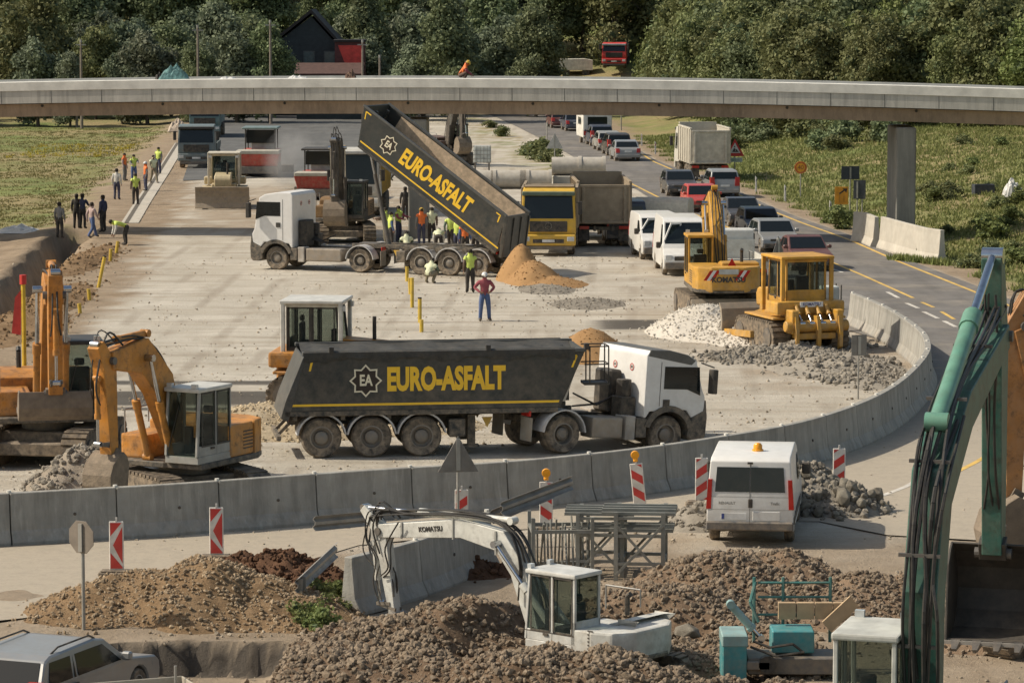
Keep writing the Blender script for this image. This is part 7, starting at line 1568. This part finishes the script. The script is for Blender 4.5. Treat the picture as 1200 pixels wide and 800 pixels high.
o = thing('water_tank', 'white plastic tank in a wire cage behind the raised tipper bed', 'tank', XY(565, 222), 0); b = B(); b.bb(-.55, .55, -.5, .5, .7, 1.75); b.o('tank', M('tank_white', (.55, .58, .55), .4, dust=.2), o, bev=.08, seg=2)
b = B(); 
for x in np.linspace(-.57, .57, 6): b.tube([(x, -.53, .65), (x, -.53, 1.78)], .015, 5)
for z in np.linspace(.7, 1.75, 5): b.tube([(-.57, -.53, z), (.57, -.53, z), (.57, .53, z), (-.57, .53, z), (-.57, -.53, z)], .015, 5)
b.o('cage', GRY, o); b = B(); b.bb(-.6, .6, -.55, .55, 0, .1); b.bb(-.5, -.4, -.5, .5, .1, .65); b.bb(.4, .5, -.5, .5, .1, .65); b.o('stand', STL, o)
o = thing('water_tank', 'pale plastic tank in a frame right of the bulldozer', 'tank', XY(971, 117.5), R(10)); b = B(); b.bb(-.3, .3, -.3, .3, .9, 1.9); b.o('tank', M('tank_white'), o, bev=.08, seg=2); b = B()
for x in (-.34, .34):
    for y in (-.34, .34): b.cyl((x, y, 0), (x, y, 1.95), .025)
b.o('frame', STL, o)
# steel racks of shuttering props
RK = M('rack_steel', (.26, .265, .24), .6, .4, dust=.2)
o = thing('steel_rack', 'grey steel rack filled with upright bars beneath the barrier row', 'rack', (XD(657, 70.5), 70.5, 0), R(4)); b = B()
for x in (-.62, .62):
    for y in (-.5, .5): b.bb(x - .035, x + .035, y - .035, y + .035, 0, 1.28)
for z in (.12, .95): b.bb(-.65, .65, -.53, -.47, z, z + .07); b.bb(-.65, .65, .47, .53, z, z + .07); b.bb(-.65, -.59, -.5, .5, z, z + .07); b.bb(.59, .65, -.5, .5, z, z + .07)
b.o('frame', RK, o); b = B()
for k in range(16):
    x = -.55 + k * .073; b.cyl((x, random.uniform(-.4, .3), .2), (x + random.uniform(-.03, .03), random.uniform(-.4, .3), 1.0 + random.uniform(0, .2)), .022, n=6)
b.o('bars', RK, o)
for pxc, Yc, lab, sc_ in ((705, 70.8, 'open steel rack with crossed braces, left one behind the cab of the white excavator', 1.), (751, 70.4, 'open steel rack with crossed braces, right one behind the cab of the white excavator', 1.06)):
    o = thing('steel_rack', lab, 'rack', (XD(pxc, Yc), Yc, 0), R(-5)); o.scale = (sc_,) * 3; b = B()
    for x in (-.46, .46):
        for y in (-.6, .6): b.bb(x - .04, x + .04, y - .04, y + .04, 0, 1.35)
    for z in (.3, .85, 1.2):
        b.bb(-.5, .5, -.63, -.57, z, z + .06); b.bb(-.5, .5, .57, .63, z, z + .06); b.bb(-.49, -.43, -.6, .6, z, z + .06); b.bb(.43, .49, -.6, .6, z, z + .06)
    b.o('frame', RK, o); 
    for p_, q_ in (((-.46, -.65, .1), (.46, -.65, 1.1)), ((.46, -.62, .1), (-.46, -.62, 1.1)), ((-.46, .5, .1), (.46, .5, 1.1))): b = B(); b.beam(p_, q_, .03, .05); b.o('brace', RK, o)
    b = B()
    for k in range(7): y = -.5 + k * .15; b.bb(-.75, .7, y, y + .07, 1.27 + (k % 2) * .05, 1.33 + (k % 2) * .05)
    for k in range(5): y = -.4 + k * .2; b.bb(-.6, .65, y, y + .06, .92, .99)
    b.o('shuttering_beams', RK, o)
# guard rail pieces
GRM = M('guardrail_zinc', (.30, .29, .27), .5, .5, dust=.3)
def wbeam(name, label, p0, p1, posts=(), z0=0.):
    p0 = Vector(p0); p1 = Vector(p1); d = (p1 - p0).normalized(); L = (p1 - p0).length; y = Vector((0, 0, 1)).cross(d).normalized(); z = d.cross(y); m_ = Matrix((d, y, z)).transposed().to_4x4()
    o = thing(name, label, 'guard rail', p0); pr = [(0, -.155), (.04, -.13), (.08, -.08), (.02, -.03), (.02, .03), (.08, .08), (.04, .13), (0, .155)]
    b = B(m_); b.prism(pr + [(a + .012, q) for a, q in pr[::-1]], 0, L, 'x'); b.o('rail', GRM, o)
    for t in posts: q = (p1 - p0) * t; b = B(); b.bb(q.x - .05, q.x + .05, q.y + .06, q.y + .14, -p0.z - .1, .12); b.o('post', GRM, o)
wbeam('guard_rail', 'dull zinc rail beam lying on top of the short barrier row', (XD(590, 71.5), 71.4, 1.25), (XD(672, 73.5), 73.2, 1.55)); wbeam('guard_rail', 'second rail beam half under the first on the short barrier row', (XD(578, 71), 71.6, 1.05), (XD(650, 73), 73.6, 1.3))
wbeam('guard_rail', 'short broken rail end on posts beside the green weeds', (XD(352, 66), 65.6, .62), (XD(398, 69), 68.6, .85), (.02, .1))
wbeam('guard_rail', 'curved end of a rail beam jutting left of the near barrier', (XD(372, 70), 69.6, 1.22), (XD(432, 71), 71, 1.1))
# teal machine with rail frame at the bottom
TL = M('teal_paint', (.04, .24, .26), .45, dust=.25); LT = M('light_teal', (.22, .36, .36), .5, dust=.25); BOARD = M('wood_board', (.42, .30, .18), .8, dust=.2)
Yt = 60.0; o = thing('teal_machine', 'teal machine with rail frame, tilted cylinder and wooden boards at the bottom', 'machine', (XD(920, Yt), Yt, 0), 0)
b = B(); b.bb(-1.15, -.72, -.5, .4, 0, .82); b.o('housing', TL, o, bev=.02); b = B(); b.bb(-.25, .5, -.2, .5, .45, .85); b.o('engine_cover', TL, o, bev=.02); b = B(); b.bb(-1.16, -.7, -.51, .41, .62, .83); b.o('upper_housing', LT, o, bev=.02)
b = B(); b.bb(-.7, 1.1, -.4, .5, .1, .4); b.bb(-.72, -.3, -.5, -.3, .2, .36); b.o('chassis', STL, o, bev=.02)
hyd(o, (-1.0, -.3, 1.35), (-.45, -.2, .72), .07, .7, LT); b = B(); b.tube([(-.6, -.35, .7), (-.3, -.42, .6), (.1, -.4, .66), (.3, -.4, .5)], .025, 5); b.tube([(-.65, -.35, .6), (-.2, -.46, .45), (.3, -.42, .52)], .025, 5); b.cyl((-.35, -.5, .3), (-.35, -.35, .3), .16, n=12); b.o('hoses', HOSE, o)
b = B()
for z in (1.0, 1.32, 1.58): b.tube([(-.45, .6, z), (.85, .6, z)], .025, 6)
for x in (-.52, .0, .85): b.cyl((x, .6, .5), (x, .6, 1.68), .03, n=6)
b.tube([(-.5, .6, 1.6), (-.6, .45, 1.25), (-.45, .4, .9)], .03, 6); b.o('rail_frame', M('rail_teal', (.04, .17, .16), .5, dust=.3), o)
for k in range(4): b = B(); b.box((.05 + k * .33, .35, 1.12), (.31, .12, .3)); b.o('wooden_board', BOARD, o, bev=.005)
b = B(); b.beam((.75, .2, .85), (1.25, .3, 1.3), .05, .25); b.o('loose_board', BOARD, o)
# flat trailer beside the estate car
o = thing('flat_trailer', 'pale box trailer with low sides at the bottom edge beside the estate car', 'trailer', (XD(160, 57.9), 57.9, -.72), R(22)); o.scale = (.85, .85, .9); b = B(); b.bb(-1.2, 1.2, -.8, .8, .55, .62)
for s in (-1, 1): b.bb(-1.2, 1.2, s * .8 - .02, s * .8 + .02, .62, 1.05); b.bb(s * 1.2 - .02, s * 1.2 + .02, -.78, .78, .62, 1.05)
b.o('bed', M('trailer_beige', (.38, .35, .29), .6, dust=.3), o, bev=.01); wheel(o, 0, .9, .3, .18); wheel(o, 0, -.9, .3, .18); b = B(); b.bb(1.2, 2.0, -.04, .04, .45, .52); b.o('drawbar', STL, o); b = B(); b.cyl((1.0, .6, .62), (1.0, .6, 1.3), .03); b.o('jack_post', POST, o)

p = XY(30, 90); o = thing('warning_pole', 'yellow pole with red top and hanging red cloth beside the left edge excavator', 'pole', p); ztop = ZD(322, 90)
b = B(); b.cyl((0, 0, 0), (0, 0, ztop - .25), .06, n=8); b.o('shaft', YST, o); b = B(); b.cyl((0, 0, ztop - .25), (0, 0, ztop), .09, n=10); b.o('top_cap', RWR, o)
b = B(); b.hexa([(-.32, -.02, ztop - 1.55), (-.08, -.02, ztop - 1.6), (-.08, .02, ztop - 1.6), (-.32, .02, ztop - 1.55), (-.22, -.02, ztop - .6), (-.06, -.02, ztop - .4), (-.06, .02, ztop - .4), (-.22, .02, ztop - .6)]); b.o('red_cloth', M('red_cloth', (.55, .06, .05), .8, dust=.1), o)
